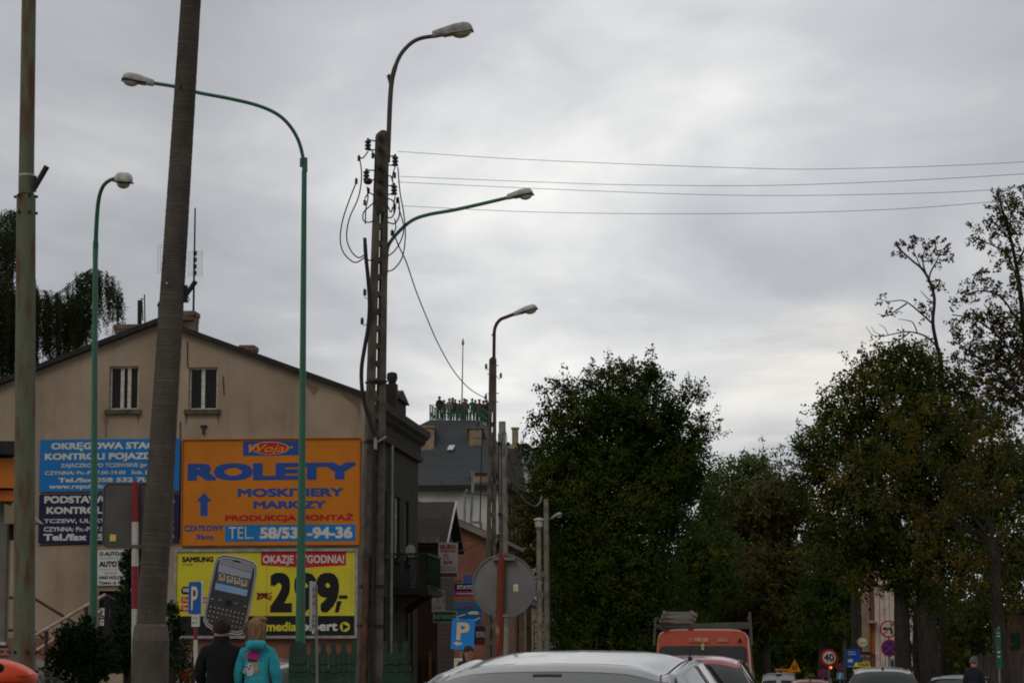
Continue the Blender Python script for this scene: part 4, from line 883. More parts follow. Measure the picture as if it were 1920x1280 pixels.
# ---------------------------------------------------------------- orange litter bin
Y = 14.7; k = Y / FPX; cx_ = P(-4, 1265, Y).x; zt = P(0, 1235, Y).z
t = thing('litter_bin', 'orange hooded litter bin with a dark oval slot by the rusty pole', 'litter bin', Vector((cx_, Y, 0)))
BIN = pm('orange_plastic', C(232, 78, 26), C(206, 62, 20), rough=.38, sc_=3, bump=.15, bsc=20); W = 73 * k
def hood(fx): return math.cos(max(-1, min(1, fx)) * math.pi / 2) ** .62
zr = P(0, 1266, Y).z; g = []
for i in range(25):
    x = -1 + 2 * i / 24; h = (zt - zr) * hood(x * .985); row = []
    for j in range(13):
        u = j / 12; a = math.pi * (u - .5); row.append(Vector((cx_ + x * W * .93, Y + math.sin(a) * W * .72 * (1 - .25 * x * x), zr + h * abs(math.cos(a)) ** .5)))
    g.append(row)
mb = MB().mat(BIN); mb.grid(g, True); lid = mb.build('hood', t)
mb = MB().mat(BIN); el = [(cx_ + math.cos(R(a)) * W * (1 if abs(math.cos(R(a))) > .2 else 1), Y + math.sin(R(a)) * W * .76) for a in range(0, 360, 10)]
zs = [(zr - .035, 1.0), (zr + .0, 1.03), (zr + .012, 1.0), (zr + .014, .9)]
vv = [Vector((cx_ + (x - cx_) * s_, Y + (y - Y) * s_, z)) for z, s_ in zs for x, y in el]; n = len(el)
mb.add(vv, [(i * n + q, i * n + (q + 1) % n, (i + 1) * n + (q + 1) % n, (i + 1) * n + q) for i in range(3) for q in range(n)], True); mb.build('rim', t)
mb = MB().mat(BIN); zs = [(.32, .78), (zr - .034, .9)]
vv = [Vector((cx_ + (x - cx_) * s_, Y + (y - Y) * s_, z)) for z, s_ in zs for x, y in el]; mb.add(vv, [(q, (q + 1) % n, n + (q + 1) % n, n + q) for q in range(n)] + [tuple(range(n))[::-1]], True); mb.build('bucket', t)
mb = MB().mat(DARKIN); c = Vector((P(-2, 1252, Y).x, Y - W * .66, P(0, 1252, Y).z)); mb.ball(c, (20 * k, .03, 11.5 * k), 20, 10); mb.build('slot', t)
mb = MB().mat(GREY); mb.tube([Vector((cx_, Y, 0)), Vector((cx_, Y, .34))], .05, 10); mb.build('stand', t)
# ---------------------------------------------------------------- kiosk at the left edge
Y = 40; fr = frame(P(27, 1265, Y), Vector((1, .26, 0))); fr = (Vector((fr[0].x, Y, 0)), fr[1], fr[2], fr[3])
t = thing('kiosk', 'low kiosk with an orange fascia and brick jamb behind the rusty pole', 'kiosk', fr[0])
def kb(name, px, m_, d0=0., d1=.05, par=None, left=-260):
    q = pbox(fr, *px); mb = MB().mat(m_); plate(mb, fr, [(q[0], q[1]), (q[2], q[1]), (q[2], q[3]), (q[0], q[3])], d0, d1); return mb.build(name, par or t)
kb('wall', (-260, 930, 22, 1300), pm('grey_kiosk_wall', C(132, 130, 122), C(112, 110, 104)), -3, 0)
kb('brick_jamb', (8, 936, 15.5, 1204), BRICK, .001, .04); kb('brick_base', (-260, 1208, 16, 1300), BRICK, .045, .09); kb('sill', (-260, 1203, 10, 1208), WHITE, .001, .12)
ORF = pm('orange_fascia', C(204, 112, 16), C(182, 98, 12), rough=.5)
kb('fascia', (-260, 862, 25.5, 912), ORF, -3.3, .32); kb('fascia', (-260, 921, 26, 936), ORF, -3.2, .22); kb('trim', (-260, 913, 25, 920), DARKIN, -3.1, .12); kb('gutter', (-260, 832, 27, 850), TAR, -3.5, .5); kb('soffit', (-260, 851, 19, 861), DKPL, -3.1, .2)
mb = MB().mat(pm('tan_awning', C(150, 132, 110), C(126, 110, 92))); mb.prism([P(20, 948, 40), P(62, 962, 40), P(83, 983, 40), P(20, 985, 40)], Vector((0, -.5, 0))); mb.mat(DARKIN); mb.obox(P(18, 988, 39.8), P(32, 988, 39.8), .04, .4); mb.build('awning', t)
# ---------------------------------------------------------------- stair rails
RAILD = pm('oxblood_rail', C(74, 40, 36), C(54, 30, 28), rough=.5); RAILL = pm('worn_handrail', C(196, 172, 158), C(154, 130, 118), rough=.45, sc_=6)
Y = 55; t = thing('stair_railing', 'oxblood stair railing with worn pale handrails climbing right above the round bush', 'railing', G(120, Y))
for q in (((40, 1206), (198, 1114)), ((45, 1233), (190, 1144.5))): mb = MB().mat(RAILL); mb.tube([P(x, y, Y) for x, y in q], .038, 10); mb.build('handrail', t)
for q in (((198, 1114.5), (206, 1119), (216, 1124)), ((190, 1144), (189, 1154), (197, 1155)), ((75, 1217), (75, 1225), (90, 1226))): mb = MB().mat(RAILD); mb.tube([P(x, y, Y) for x, y in q], .022, 8); mb.build('rail_end', t)
for x, y in ((87, 1182), (162, 1137), (30, 1215)): mb = MB().mat(RAILD); mb.tube([P(x, y, Y), P(x, 1330, Y)], .05, 10); mb.build('post', t)
Y = 58; t = thing('stair_railing', 'dark oxblood railing sloping down to the right against the tan house wall', 'railing', G(70, Y))
for q in (((10, 1119), (64, 1121), (140, 1167)), ((10, 1180), (62, 1182), (90, 1200))): mb = MB().mat(RAILD); mb.tube([P(x, y, Y) for x, y in q], .035, 10); mb.build('handrail', t)
mb = MB().mat(RAILD); mb.tube([P(12, 1100, Y), P(12, 1330, Y)], .04, 8); mb.build('post', t)
mb = MB().mat(CONCL)
for i in range(7): mb.box(ST(56.5 + 0 * i, -11.2 + .32 * i - .7, .16 * (7 - i) / 2), (.33, 1.8, .16 * (7 - i)), -AZ)
t = mb.build('entrance_steps', loc=ST(56.5, -11, 0), rz=-AZ); tag(t, 'pale stone steps between the two oxblood stair railings by the tan house', 'steps')
# ---------------------------------------------------------------- annex, salmon house, white house with the roof platform
f = frame(G(820, 84), SR); Z0 = zg(84)
t = thing('annex', 'small dark-roofed brick annex with a pale-edged gable, between the billboard house and the salmon house', 'building', f[0], -AZ)
ze = hit(f, 800, 1019)[1]; D_ = 4.3; zr = hit(off(f, -D_ / 2), 830, 947)[1]; xl = -6.0
mb = MB().mat(BRICKD); poly = [pt(f, xl, -1), pt(f, 0, -1), pt(f, 0, ze), pt(f, xl, ze)]; mb.face(poly)
mb.face([pt(f, 0, -1), pt(f, 0, -1, -D_), pt(f, 0, ze, -D_), pt(f, 0, zr, -D_ / 2), pt(f, 0, ze)]); mb.face([pt(f, xl, -1, -D_), pt(f, 0, -1, -D_), pt(f, 0, ze, -D_), pt(f, xl, ze, -D_)][::-1]); mb.build('wall', t)
mb = MB().mat(brickmat('old_dark_tiles', C(60, 55, 49), C(50, 46, 42), C(44, 41, 38), 1, .9, .34, .015))
sl = (zr - ze) / (D_ / 2)
for s_ in (1, -1):
    e0 = (D_ / 2 + .25) * s_; a = [pt(f, xl, zr + .03, -D_ / 2), pt(f, .3, zr + .03, -D_ / 2), pt(f, .3, ze - sl * .25 + .03, -D_ / 2 + e0), pt(f, xl, ze - sl * .25 + .03, -D_ / 2 + e0)]
    mb.prism(a if s_ > 0 else a[::-1], UP * .09)
mb.mat(WHITE); mb.obox(pt(f, .33, zr + .1, -D_ / 2), pt(f, .33, ze - sl * .25 + .06, .25), .05, .06); mb.build('roof', t)
mb = MB().mat(CONCL); c = pt(f, -.3, ze + .12, .2); mb.box(c, (.7, .25, .2), -AZ); mb.build('ledge', t)
mb = MB().mat(pm('brown_planks', C(72, 52, 40), C(48, 36, 30), rough=.9, sc_=6, stretch=(4, 4, .3)))
for i in range(9): x = -.15 - i * .27; mb.box(pt(f, x, 1.0, .06), (.2 + .03 * (i % 2), .05, 2.1 + .1 * (i % 3)), -AZ)
mb.mat(pm('ochre_post', C(150, 106, 50), C(120, 84, 44))); mb.box(pt(f, -.22, 1.6, .16), (.09, .07, 1.6), -AZ); mb.build('plank_door', t)
f = frame(G(919, 98), SR); t = thing('salmon_house', 'salmon plastered house with a shallow grey-edged roof and steel flues, behind the round sign', 'house', f[0], -AZ)
zr0 = hit(f, 919, 1006)[1]; x1, z1 = hit(f, 836, 969); sl = (z1 - zr0) / x1; xl = -7.0
mb = MB().mat(SALMON); mb.prism([pt(f, xl, -1), pt(f, 0, -1), pt(f, 0, zr0), pt(f, xl, zr0 + sl * xl)][::-1], SD * 9); mb.build('wall', t)
mb = MB().mat(SLATE2); mb.prism([pt(f, xl, zr0 + sl * xl + .01, .3), pt(f, .35, zr0 + sl * .35 + .01, .3), pt(f, .35, zr0 + sl * .35 + .16, .3), pt(f, xl, zr0 + sl * xl + .16, .3)][::-1], SD * 9.5)
mb.mat(pm('beige_bargeboard', C(150, 138, 120), C(126, 116, 100))); mb.prism([pt(f, xl, zr0 + sl * xl - .12, .31), pt(f, .3, zr0 + sl * .3 - .12, .31), pt(f, .3, zr0 + sl * .3 + .1, .31), pt(f, xl, zr0 + sl * xl + .1, .31)][::-1], SD * -.04); roof_ = mb.build('roof', t)
STEEL = pm('galvanised_steel', C(150, 156, 160), C(112, 118, 122), rough=.35, metal=.5, sc_=3)
for q, r in ((((886, 893), (886.5, 911), (885, 940), (882.5, 990)), .055), (((877, 917), (871.5, 926), (871, 982)), .05)):
    mb = MB().mat(STEEL); p_ = [P(x, y, 99) for x, y in q]; mb.tube(p_, r, 10); mb.lathe(p_[0], [(.075, -.02), (.075, .22)], 10) if r > .05 else None; mb.build('flue_pipe', roof_)
mb = MB().mat(STEEL); mb.obox(P(884, 979, 99), P(903, 979, 99), .12, .1); mb.obox(P(902, 979, 99), P(902, 996, 99), .1, .1); mb.build('duct', roof_)
mb = MB().mat(DKPL); mb.prism([pt(f, .002, -1, .0), pt(f, .5, -1, -.02), pt(f, .5, zr0 + .1, -.02), pt(f, .002, zr0 + .1, 0)], SD * .4); mb.build('pilaster', t)
a = P(900, 985, 99); b = P(903.5, 820, 99)
an = thing('roof_antenna', 'tall slender aerial mast rising in front of the slate roof, above the salmon house', 'antenna', a)
mb = MB().mat(BLACK); mb.tube([a, b], [.03, .02], 6); mb.build('mast', an)
mb = MB().mat(BLACK); mb.obox(P(886, 821, 99), P(913, 821, 99), .02, .02)
for x in (888, 893, 898, 904, 909): c = P(x, 821, 99); mb.obox(c - Vector((0, .25, 0)), c + Vector((0, .25, 0)), .015, .015)
mb.build('aerial', an)
# white house
DW = 185; Gc = G(945, DW); f = frame(Gc, SR); fs = frame(Gc, SD)
t = white = thing('corner_house', 'large white house with a dark slate hipped roof carrying a viewing platform', 'house', Gc, -AZ)
ze = hit(f, 900, 911)[1]; xl = -15.; D_ = 13.
mb = MB().mat(WHPL); mb.face([pt(f, xl, -2), pt(f, 0, -2), pt(f, 0, ze), pt(f, xl, ze)]); mb.face([pt(f, xl, -2, -D_), pt(f, xl, -2), pt(f, xl, ze), pt(f, xl, ze, -D_)]); mb.face([pt(f, 0, -2, -D_), pt(f, xl, -2, -D_), pt(f, xl, ze, -D_), pt(f, 0, ze, -D_)]); mb.build('wall', t)
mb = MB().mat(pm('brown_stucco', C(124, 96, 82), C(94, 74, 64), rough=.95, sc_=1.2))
hs = [(s, z, s + 1.5, z + h) for s in (1.2, 4.2, 7.2, 10.2) for z, h in ((8.7, 4.2), (3.4, 3.6))]
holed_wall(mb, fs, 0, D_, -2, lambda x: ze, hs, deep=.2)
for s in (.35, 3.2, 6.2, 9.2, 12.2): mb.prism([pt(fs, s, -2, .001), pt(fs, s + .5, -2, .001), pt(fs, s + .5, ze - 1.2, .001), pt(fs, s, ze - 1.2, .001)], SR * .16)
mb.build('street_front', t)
for h in hs: window(t, fs, h, WHITE, CURT, mull=(.5,), fw=.13, deep=.14, trans=.7)
mb = MB().mat(DKPL); z = ze
mb.prism([pt(fs, -.3, zz_, d) for d, zz_ in ((.002, z - 1.3), (.2, z - 1.2), (.2, z - .5), (.45, z - .3), (.7, z + .0), (.7, z + .2), (.002, z + .3))], SD * (D_ + .4))
mb.prism([pt(fs, 1.0, z + .21, .62), pt(fs, 10., z + .21, .62), pt(fs, 5.5, z + 3.2, .62)], SR * -.9); mb.build('cornice', t)
A, B_, C_, D4 = pt(f, xl - .5, ze, .5), pt(f, .5, ze, .5), pt(f, .5, ze, -D_ - .5), pt(f, xl - .5, ze, -D_ - .5)
pFL, pFR, pBR = P(806, 787, 190.5), P(896, 788, 190.5), P(918, 792.5, 196.5); pFR.z = pFL.z; pBR.z = pFL.z; pBL = pFL + (pBR - pFR)
A2 = pFL + (A - pFL) * 1.0
mb = MB().mat(SLATE); mb.face([A, B_, pFR, pFL]); mb.face([B_, C_, pBR, pFR]); mb.face([C_, D4, pBL, pBR]); mb.face([D4, A, pFL, pBL]); mb.face([pFL, pFR, pBR, pBL]); roof_ = mb.build('roof', t)
mb = MB().mat(TAR); mb.obox(A - UP * .12, B_ - UP * .12, .3, .36); mb.obox(B_ - UP * .12, C_ - UP * .12, .3, .36); mb.build('gutter', t)
TANC = pm('tan_chimney_render', C(172, 150, 122), C(140, 122, 100), rough=.95, sc_=2)
def rdepth(py): return 185.5 + (911 - py) / (911 - 787) * 5.2
for x0, x1, y0, y1, cap in ((788, 814, 801, 850, 0), (880, 903, 803, 850, 1)):
    Yc = rdepth(y1) + .2; a = P(x0, y1 + 6, Yc); b = P(x1, y0, Yc); mb = MB().mat(TANC)
    mb.box(((a + b) / 2) + Vector((0, .8, 0)), (b.x - a.x, 1.6, b.z - a.z)); mb.mat(TANC if not cap else SLATE2)
    w_ = (b.x - a.x) * (1.08 if not cap else 1.35); mb.box(Vector(((a.x + b.x) / 2, Yc + .8, b.z + .06)), (w_, 1.9, .14)); mb.mat(BLACK)
    if cap: mb.tube([P(896, 803, Yc), P(898, 790, Yc)], .05, 6); mb.tube([P(893, 801, Yc), P(898, 790, Yc)], .03, 6)
    mb.build('chimney', roof_)
mb = MB().mat(TANC); Yc = 184.9; a = P(885, 918, Yc); b = P(930, 889, Yc); mb.box((a + b) / 2 + Vector((0, .9, 0)), (b.x - a.x, 1.7, b.z - a.z)); mb.mat(TAR); mb.box(Vector(((a.x + b.x) / 2, Yc + .9, b.z + .05)), (b.x - a.x + .3, 2.0, .12)); mb.build('chimney', roof_)
n_ = (pFL - A).cross(B_ - A).normalized(); n_ = n_ if n_.z > 0 else -n_
cs = []
for x, y in ((838, 845), (849, 845), (853.5, 836.5), (843, 836.5)): d = P(x, y, 100.) - Vector((0, 0, CAMH)); k_ = (A - Vector((0, 0, CAMH))).dot(n_) / d.dot(n_); cs.append(Vector((0, 0, CAMH)) + d * k_ + n_ * .06)
mb = MB().mat(pm('skylight_glass', C(216, 220, 224), C(200, 204, 210), rough=.15)); mb.prism(cs, n_ * .08); mb.build('skylight', roof_)
mb = MB().mat(STEEL); mb.tube([P(950, 912, 184.8), P(950, 1040, 184.8)], .07, 6); mb.build('downpipe', t)
# flagpole and railing on the platform
zpl = pFL.z
a = P(865.5, 780, 193.5); b = P(868, 645, 193.5); a.z = zpl
t = thing('flagpole', 'bare thin flagpole with a pointed finial, standing amid the people on the roof platform', 'flagpole', a)
mb = MB().mat(pm('weathered_pole', C(140, 136, 120), C(110, 106, 96))); mb.tube([a, b], [.06, .035], 8); mb.build('pole', t); mb = MB().mat(GREY); mb.lathe(b, [(.04, -.1), (.11, .0), (.1, .12), (.02, .45)], 8); mb.build('finial', t)
RG = pm('railing_green', C(36, 110, 82), C(26, 86, 64), rough=.5)
t = thing('platform_railing', 'green lattice railing with posts round the flat top of the slate roof', 'railing', (pFL + pBR) / 2)
cor = [pFL, pFR, pBR, pBL]
for i in range(4):
    a, b = cor[i], cor[(i + 1) % 4]; n = 7 if i % 2 == 0 else 5
    mb = MB().mat(RG)
    for z in (.1, .55, 1.12): mb.obox(a + UP * z, b + UP * z, .035, .04)
    m_ = n * 5
    for k in range(m_):
        q = a.lerp(b, (k + .5) / m_); mb.obox(q + UP * .1, q + UP * 1.12, .018, .018)
    for k in range(n):
        q0 = a.lerp(b, k / n); q1 = a.lerp(b, (k + 1) / n)
        c = (q0 + q1) / 2 + UP * .42; mb.tube([c + (b - a).normalized() * (.16 * math.cos(R(w))) + UP * (.16 * math.sin(R(w))) for w in range(0, 361, 45)], .018, 4)
    mb.build('railing_panel', t)
    for k in range(n): mb = MB().mat(RG); q = a.lerp(b, k / n); mb.obox(q, q + UP * 1.18, .07, .07); mb.build('post', t)
# houses farther down
f = frame(G(1002, 214), SR); t = thing('grey_roofed_house', 'house whose plain grey roof shows just right of the slate roof, behind tree leaves', 'house', f[0], -AZ)
zt = hit(f, 950, 818)[1]; zl = hit(f, 1000, 880)[1]
mb = MB().mat(WHPL); mb.box(pt(f, -1, zl / 2 - 1, -5), (9, 10, zl + 2), -AZ); mb.build('wall', t)
mb = MB().mat(SLATE2); a = [pt(f, -6, zl, .4), pt(f, 4, zl, .4), pt(f, 4, zl, -10.4), pt(f, -6, zl, -10.4)]; r0 = pt(f, -4.2, zt, -4); r1 = pt(f, -2.6, zt, -7); mb.face([a[0], a[1], r0]); mb.face([a[1], a[2], r1, r0]); mb.face([a[2], a[3], r1]); mb.face([a[3], a[0], r0, r1]); r_ = mb.build('roof', t)
mb = MB().mat(TANC); c = P(966, 815, 217); mb.box(c - UP * .8, (.55, .6, 2.8)); mb.box(c + UP * .55, (.7, .75, .15)); mb.build('chimney', r_)
f = frame(G(978, 240), SR); t = thing('red_house', 'bright red brick house glimpsed between the slate roof and the big middle tree', 'house', f[0], -AZ)
zt = hit(f, 990, 862)[1]; mb = MB().mat(pm('vivid_red_brick', C(188, 62, 36), C(160, 48, 30), rough=.9, sc_=1.5)); mb.box(pt(f, .5, zt / 2 - 2, -5), (3.4, 10, zt + 4), -AZ); mb.build('wall', t)
mb = MB().mat(TAR); mb.prism([pt(f, -1.6, zt + .01, .4), pt(f, 2.6, zt + .01, .4), pt(f, .5, zt + 1.6, .4)], SD * 11); mb.build('roof', t)
mb = MB().mat(GLASS)
for z in (zt - 3.2, zt - 6.6): mb.box(pt(f, .5, z, .02), (.9, .1, 1.7), -AZ)
mb.build('window', t)
f = frame(G(984, 196), SD); t = thing('row_house', 'low tan terrace with white window frames, seen past the two pale poles', 'house', f[0], -AZ)
zt = 8.2; hs = [(s, z, s + 1.6, z + h) for s in (2, 6.5, 11, 15.5, 20, 24.5, 29, 33.5) for z, h in ((4.3, 2.5), (.6, 2.4))]
mb = MB().mat(pm('tan_stucco', C(176, 144, 112), C(148, 120, 94), rough=.95)); holed_wall(mb, f, 0, 38, -3, lambda x: zt, hs, deep=.2); mb.face([pt(f, 0, -3, -9), pt(f, 0, -3), pt(f, 0, zt), pt(f, 0, zt + 3.2, -4.5), pt(f, 0, zt, -9)]); mb.build('wall', t)
for h in hs: window(t, f, h, WHITE, GLASS, mull=(.5,), fw=.14, deep=.14, trans=.65)
mb = MB().mat(TAR); mb.prism([pt(f, -.3, zt, .4), pt(f, -.3, zt + 3.4, -4.5), pt(f, -.3, zt, -9.4)], SD * 38.6); mb.build('roof', t)
# right-hand side: building with pale pilasters
f = frame(G(1643, 98), Vector((1, -.19, 0))); t = thing('pilaster_building', 'brick building with rows of white pilasters and an orange door, behind dark trunks', 'building', f[0])
q = lambda *p: pbox(f, *p)
def fb(name, px, m_, d0=0., d1=.05, par=None):
    b = q(*px); mb = MB().mat(m_); plate(mb, f, [(b[0], b[1]), (b[2], b[1]), (b[2], b[3]), (b[0], b[3])], d0, d1); return mb.build(name, par or t)
fb('wall', (1628, 1060, 1760, 1320), BRICK, -6, 0); fb('corner_pier', (1619, 1076, 1629.5, 1320), pm('pier_stone', C(160, 134, 112), C(132, 110, 94)), -2, .3)
PIL = pm('pink_white_paint', C(220, 204, 194), C(192, 172, 162), rough=.8, sc_=5)
for i in range(9): x = 1643.5 + i * 9.4; fb('pilaster', (x, 1096, x + 4.2, 1320), PIL, .001, .1)
fb('frieze', (1642, 1084, 1725, 1095.5), PIL, .001, .3); fb('door', (1630.5, 1168, 1642.5, 1226), pm('orange_door', C(190, 104, 44), C(160, 84, 36)), .001, .08); fb('canopy', (1629, 1163, 1644, 1168), ALU, .001, .6)
mb = MB().mat(PIL); b = hit(f, 1703, 1098); mb.prism([pt(f, b[0] - .16, b[1] - .45, .3), pt(f, b[0] + .16, b[1] - .45, .3), pt(f, b[0], b[1], .3)], -f[3] * .3); mb.build('finial', t)
f = frame(G(1893, 76), Vector((1, -.24, 0))); t = thing('plaster_house', 'pinkish plaster house corner with a dark green sign, at the right edge behind the tree', 'house', f[0])
fb('wall', (1893, 1150, 2060, 1320), pm('pinkish_plaster', C(150, 116, 98), C(120, 92, 78), rough=.95), -5, 0); fb('sign_panel', (1896, 1186, 1912, 1216), FENCEG, .001, .06); fb('eave', (1888, 1140, 2064, 1150), TAR, -5.2, .35)
Y = 73; t = thing('board_fence', 'weathered vertical board fence under the trees at the right edge', 'fence', G(1860, Y))
PL = pm('weathered_planks', C(104, 90, 82), C(70, 60, 56), rough=.95, sc_=3, stretch=(5, 5, .4))
for i in range(16): x = 1826 + i * 6.6; mb = MB().mat(PL); c = P(x, 1265, Y); mb.box(Vector((c.x, Y, .85 + .03 * (i % 3))), (.094, .03, 1.9)); mb.build('board', t)
mb = MB().mat(PL); mb.obox(P(1822, 1262, Y + .04), P(1930, 1262, Y + .04), .06, .05); mb.build('rail', t)
Y = 58; t = thing('banner', 'narrow green upright banner with white marks and a red dot, beside a tree trunk', 'banner', G(1872, Y))
k = Y / FPX; fr = frame(P(1872, 1215, Y), Vector((1, .1, 0))); mb = MB().mat(flat('banner_green', 36, 98, 78)); plate(mb, fr, [(-4 * k, -36 * k), (6 * k, -38 * k), (5 * k, 36 * k), (-6 * k, 37 * k)], -.01, 0)
mb.mat(TXT); 
for y, h in ((-8, 3), (-16, 2), (22, 2), (28, 1.5)): decal(mb, fr, [(-2 * k, y * k), (3 * k, y * k), (3 * k, (y + h) * k), (-2 * k, (y + h) * k)], .003)
mb.mat(RED); decal(mb, fr, ell(.5 * k, 2 * k, 2.2 * k, 2.2 * k, 14), .003); mb.build('cloth', t)
mb = MB().mat(GREY); mb.tube([G(1873, Y + .06), P(1872.5, 1174, Y + .06)], .025, 8); mb.build('pole', t)
# ---------------------------------------------------------------- shop signs by the annex
def ssign(name, label, px, Y, m_, rim=None, cat='sign', tilt=0.):
    fr = frame(P((px[0] + px[2]) / 2, (px[1] + px[3]) / 2, Y), Vector((1, tilt, 0))); b = pbox(fr, *px)
    t = thing(name, label, cat, fr[0]); mb = MB().mat(rim or GREY); o_ = .02 if rim else 0
    plate(mb, fr, [(b[0] - o_, b[1] - o_), (b[2] + o_, b[1] - o_), (b[2] + o_, b[3] + o_), (b[0] - o_, b[3] + o_)], -.06, 0); mb.mat(m_); decal(mb, fr, [(b[0], b[1]), (b[2], b[1]), (b[2], b[3]), (b[0], b[3])], .004); mb.build('board', t)
    mb = MB().mat(BLACK); mb.obox(pt(fr, (b[0] + b[2]) / 2, b[1] + .1, -.1), pt(fr, (b[0] + b[2]) / 2, b[1] + .1, -1.2), .04, .04); mb.build('bracket', t)
    return t, off(fr, .008)
WARMW = flat('aged_white_board', 206, 198, 192); PURP = flat('dull_purple_print', 110, 56, 84); CRIM = flat('crimson_print', 176, 40, 60)
t, f = ssign('shop_sign', 'white sign of a design office with crimson lettering and a little house outline', (822, 1016, 858.5, 1082), 82.5, WARMW)
mb = MB().mat(PURP); rect(mb, f, 823.5, 1073.5, 857, 1081); mb.mat(CRIM); pxpoly(mb, f, [(830.5, 1043), (836, 1037.5), (841.5, 1043), (840, 1044), (836, 1040), (832, 1044)]); rect(mb, f, 832, 1046, 833.2, 1057.5); rect(mb, f, 833.2, 1056.5, 839, 1057.5); rect(mb, f, 834, 1045, 841, 1046.4); rect(mb, f, 840, 1044, 841, 1050)
mb.mat(GRY)
for y in (1062, 1065, 1068): rect(mb, f, 827, y, 854, y + 1)
mb.build('printed_shape', t)
lines(t, f, [(CRIM, 'BIURO', (825.5, 1020.5, 854.5, 1028.5), B), (CRIM, 'PROJEKTOWE', (825.5, 1030.5, 854.5, 1034.5), b_), (CRIM, 'KrK', (833.5, 1050.5, 849.5, 1056), B)])
t, f = ssign('shop_sign', 'greyish white lit panel with small pink and dark marks, above the green notary sign', (809.5, 1105.5, 834.5, 1146), 83, flat('greyish_panel', 196, 196, 198))
mb = MB().mat(PURP); rect(mb, f, 818, 1113, 823.5, 1117); rect(mb, f, 819.5, 1120, 822, 1123); mb.mat(GRY); rect(mb, f, 818, 1125, 823.5, 1127); rect(mb, f, 813.5, 1136, 828, 1137.5); rect(mb, f, 813.5, 1139, 828, 1140.5); rect(mb, f, 829.5, 1112, 833, 1118); rect(mb, f, 830, 1123, 833, 1128); mb.build('printed_shape', t)
t, f = ssign('shop_sign', 'green notary sign with white capital letters and a pale edge', (813.5, 1146, 855, 1165), 80, flat('notary_green', 20, 96, 58), WHITE)
lines(t, f, [(TXT, 'NOTARIUSZ', (814.5, 1152, 854, 1159.5), dict(bold=.0, space=1.25))])
t, f = ssign('shop_sign', 'navy sign with white capitals over a pink strip, partly behind the round sign', (843.5, 1093.5, 905, 1117), 90, NAVY)
mb = MB().mat(flat('magenta_strip', 190, 50, 122)); rect(mb, f, 843.8, 1107.2, 904.7, 1116.8, .002); mb.mat(TXT); rect(mb, f, 856, 1111, 900, 1113.2, .004); mb.mat(flat('rust_emblem', 176, 92, 56)); pxpoly(mb, f, ell(850, 1100.5, 3, 3.4, 14)[::-1]); mb.mat(NAVY); pxpoly(mb, f, ell(850.3, 1100.8, 1.4, 1.7, 12)[::-1], .003); mb.build('printed_shape', t)
lines(t, off(f, .003), [(TXT, 'STATOIL', (857, 1096.5, 896, 1104), B)])
t, f = ssign('shop_sign', 'blue sign with a red script name over a white car outline', (844, 1127.5, 903, 1172), 92, flat('petrol_blue_board', 40, 108, 158))
mb = MB().mat(flat('deep_petrol', 34, 92, 142)); rect(mb, f, 844.3, 1141, 902.7, 1144)
mb.mat(TXT); pxpoly(mb, f, [(876, 1148), (884, 1145), (894, 1145), (899, 1149), (897, 1151), (880, 1151)]); pxpoly(mb, f, [(856, 1155), (868, 1151), (874, 1150), (872, 1152), (860, 1156)]); pxpoly(mb, f, [(878, 1160), (890, 1160.5), (900, 1156), (901, 1158), (891, 1163), (880, 1162.5)]); pxpoly(mb, f, [(855, 1157), (862, 1159), (862, 1161), (855, 1160)]); mb.build('printed_shape', t)
lines(t, f, [(flat('script_red', 170, 40, 44), 'Lumax', (858, 1132, 892, 1139.5), dict(bold=.01, shear=.4))])
t, f = ssign('shop_sign', 'dark plum sign with white capitals above a red swoosh, beside the bright blue parking sign', (886, 1173, 916, 1208), 88, flat('plum_board', 82, 72, 88))
mb = MB().mat(RED); pxpoly(mb, f, [(892, 1203), (905, 1202), (915.5, 1196), (915.5, 1204), (908, 1207.5), (892, 1207.5)]); mb.mat(flat('pale_red', 150, 76, 80)); rect(mb, f, 892, 1198, 912, 1200); mb.build('printed_shape', t); lines(t, f, [(TXT, 'IERU', (892, 1183, 913.5, 1194), B)])
t, f = ssign('shop_sign', 'narrow orange and yellow upright sign next to the rusty post of the round sign', (921.5, 1156, 930.5, 1198), 95, flat('flame_red', 190, 60, 36))
mb = MB().mat(flat('flame_yellow', 236, 180, 40)); pxpoly(mb, f, [(922.5, 1163), (929.5, 1162), (929.5, 1173), (922.5, 1174)]); pxpoly(mb, f, [(922.5, 1181), (929, 1179), (925, 1193)]); mb.build('printed_shape', t)
t, f = ssign('shop_sign', 'slanted blue sign top poking up above the navy and pink sign', (868, 1078, 886, 1093), 96, flat('dusty_blue', 70, 92, 150), tilt=.6)
# ---------------------------------------------------------------- small signs down the street
def post_sign(name, label, px, py, shape, m_, Y, cat='road sign', pr=.03, pb=None):
    base = G(pb or px, Y, 0); t = thing(name, label, cat, base); fr = frame(P(px, py, Y), Vector((1, 0, 0))); k = Y / FPX
    poly = [(x * k, -y * k) for x, y in shape]; mb = MB().mat(GREY); mb.tube([base + Vector((0, .05, 0)), Vector((fr[0].x, Y + .05, fr[0].z))], pr, 8); mb.build('post', t)
    return t, fr, k, face_sign(t, fr, poly, m_)
def circ(r, n=32): return [(math.cos(2 * math.pi * i / n) * r, -math.sin(2 * math.pi * i / n) * r) for i in range(n)]
t, fr, k, mb = post_sign('traffic_sign', 'white round speed limit sign with a red rim reading 40', 1554.5, 1232, circ(16.3), SIGNR, 104)
mb.mat(TXT); decal(mb, fr, [(x * k, -y * k) for x, y in circ(11.8)], .008); mb.mat(INK); mb.text('40', off(fr, .013), (-9.6 * k, -6.5 * k, 9.3 * k, 7 * k), bold=.02, ref='4'); mb.build('panel', t)
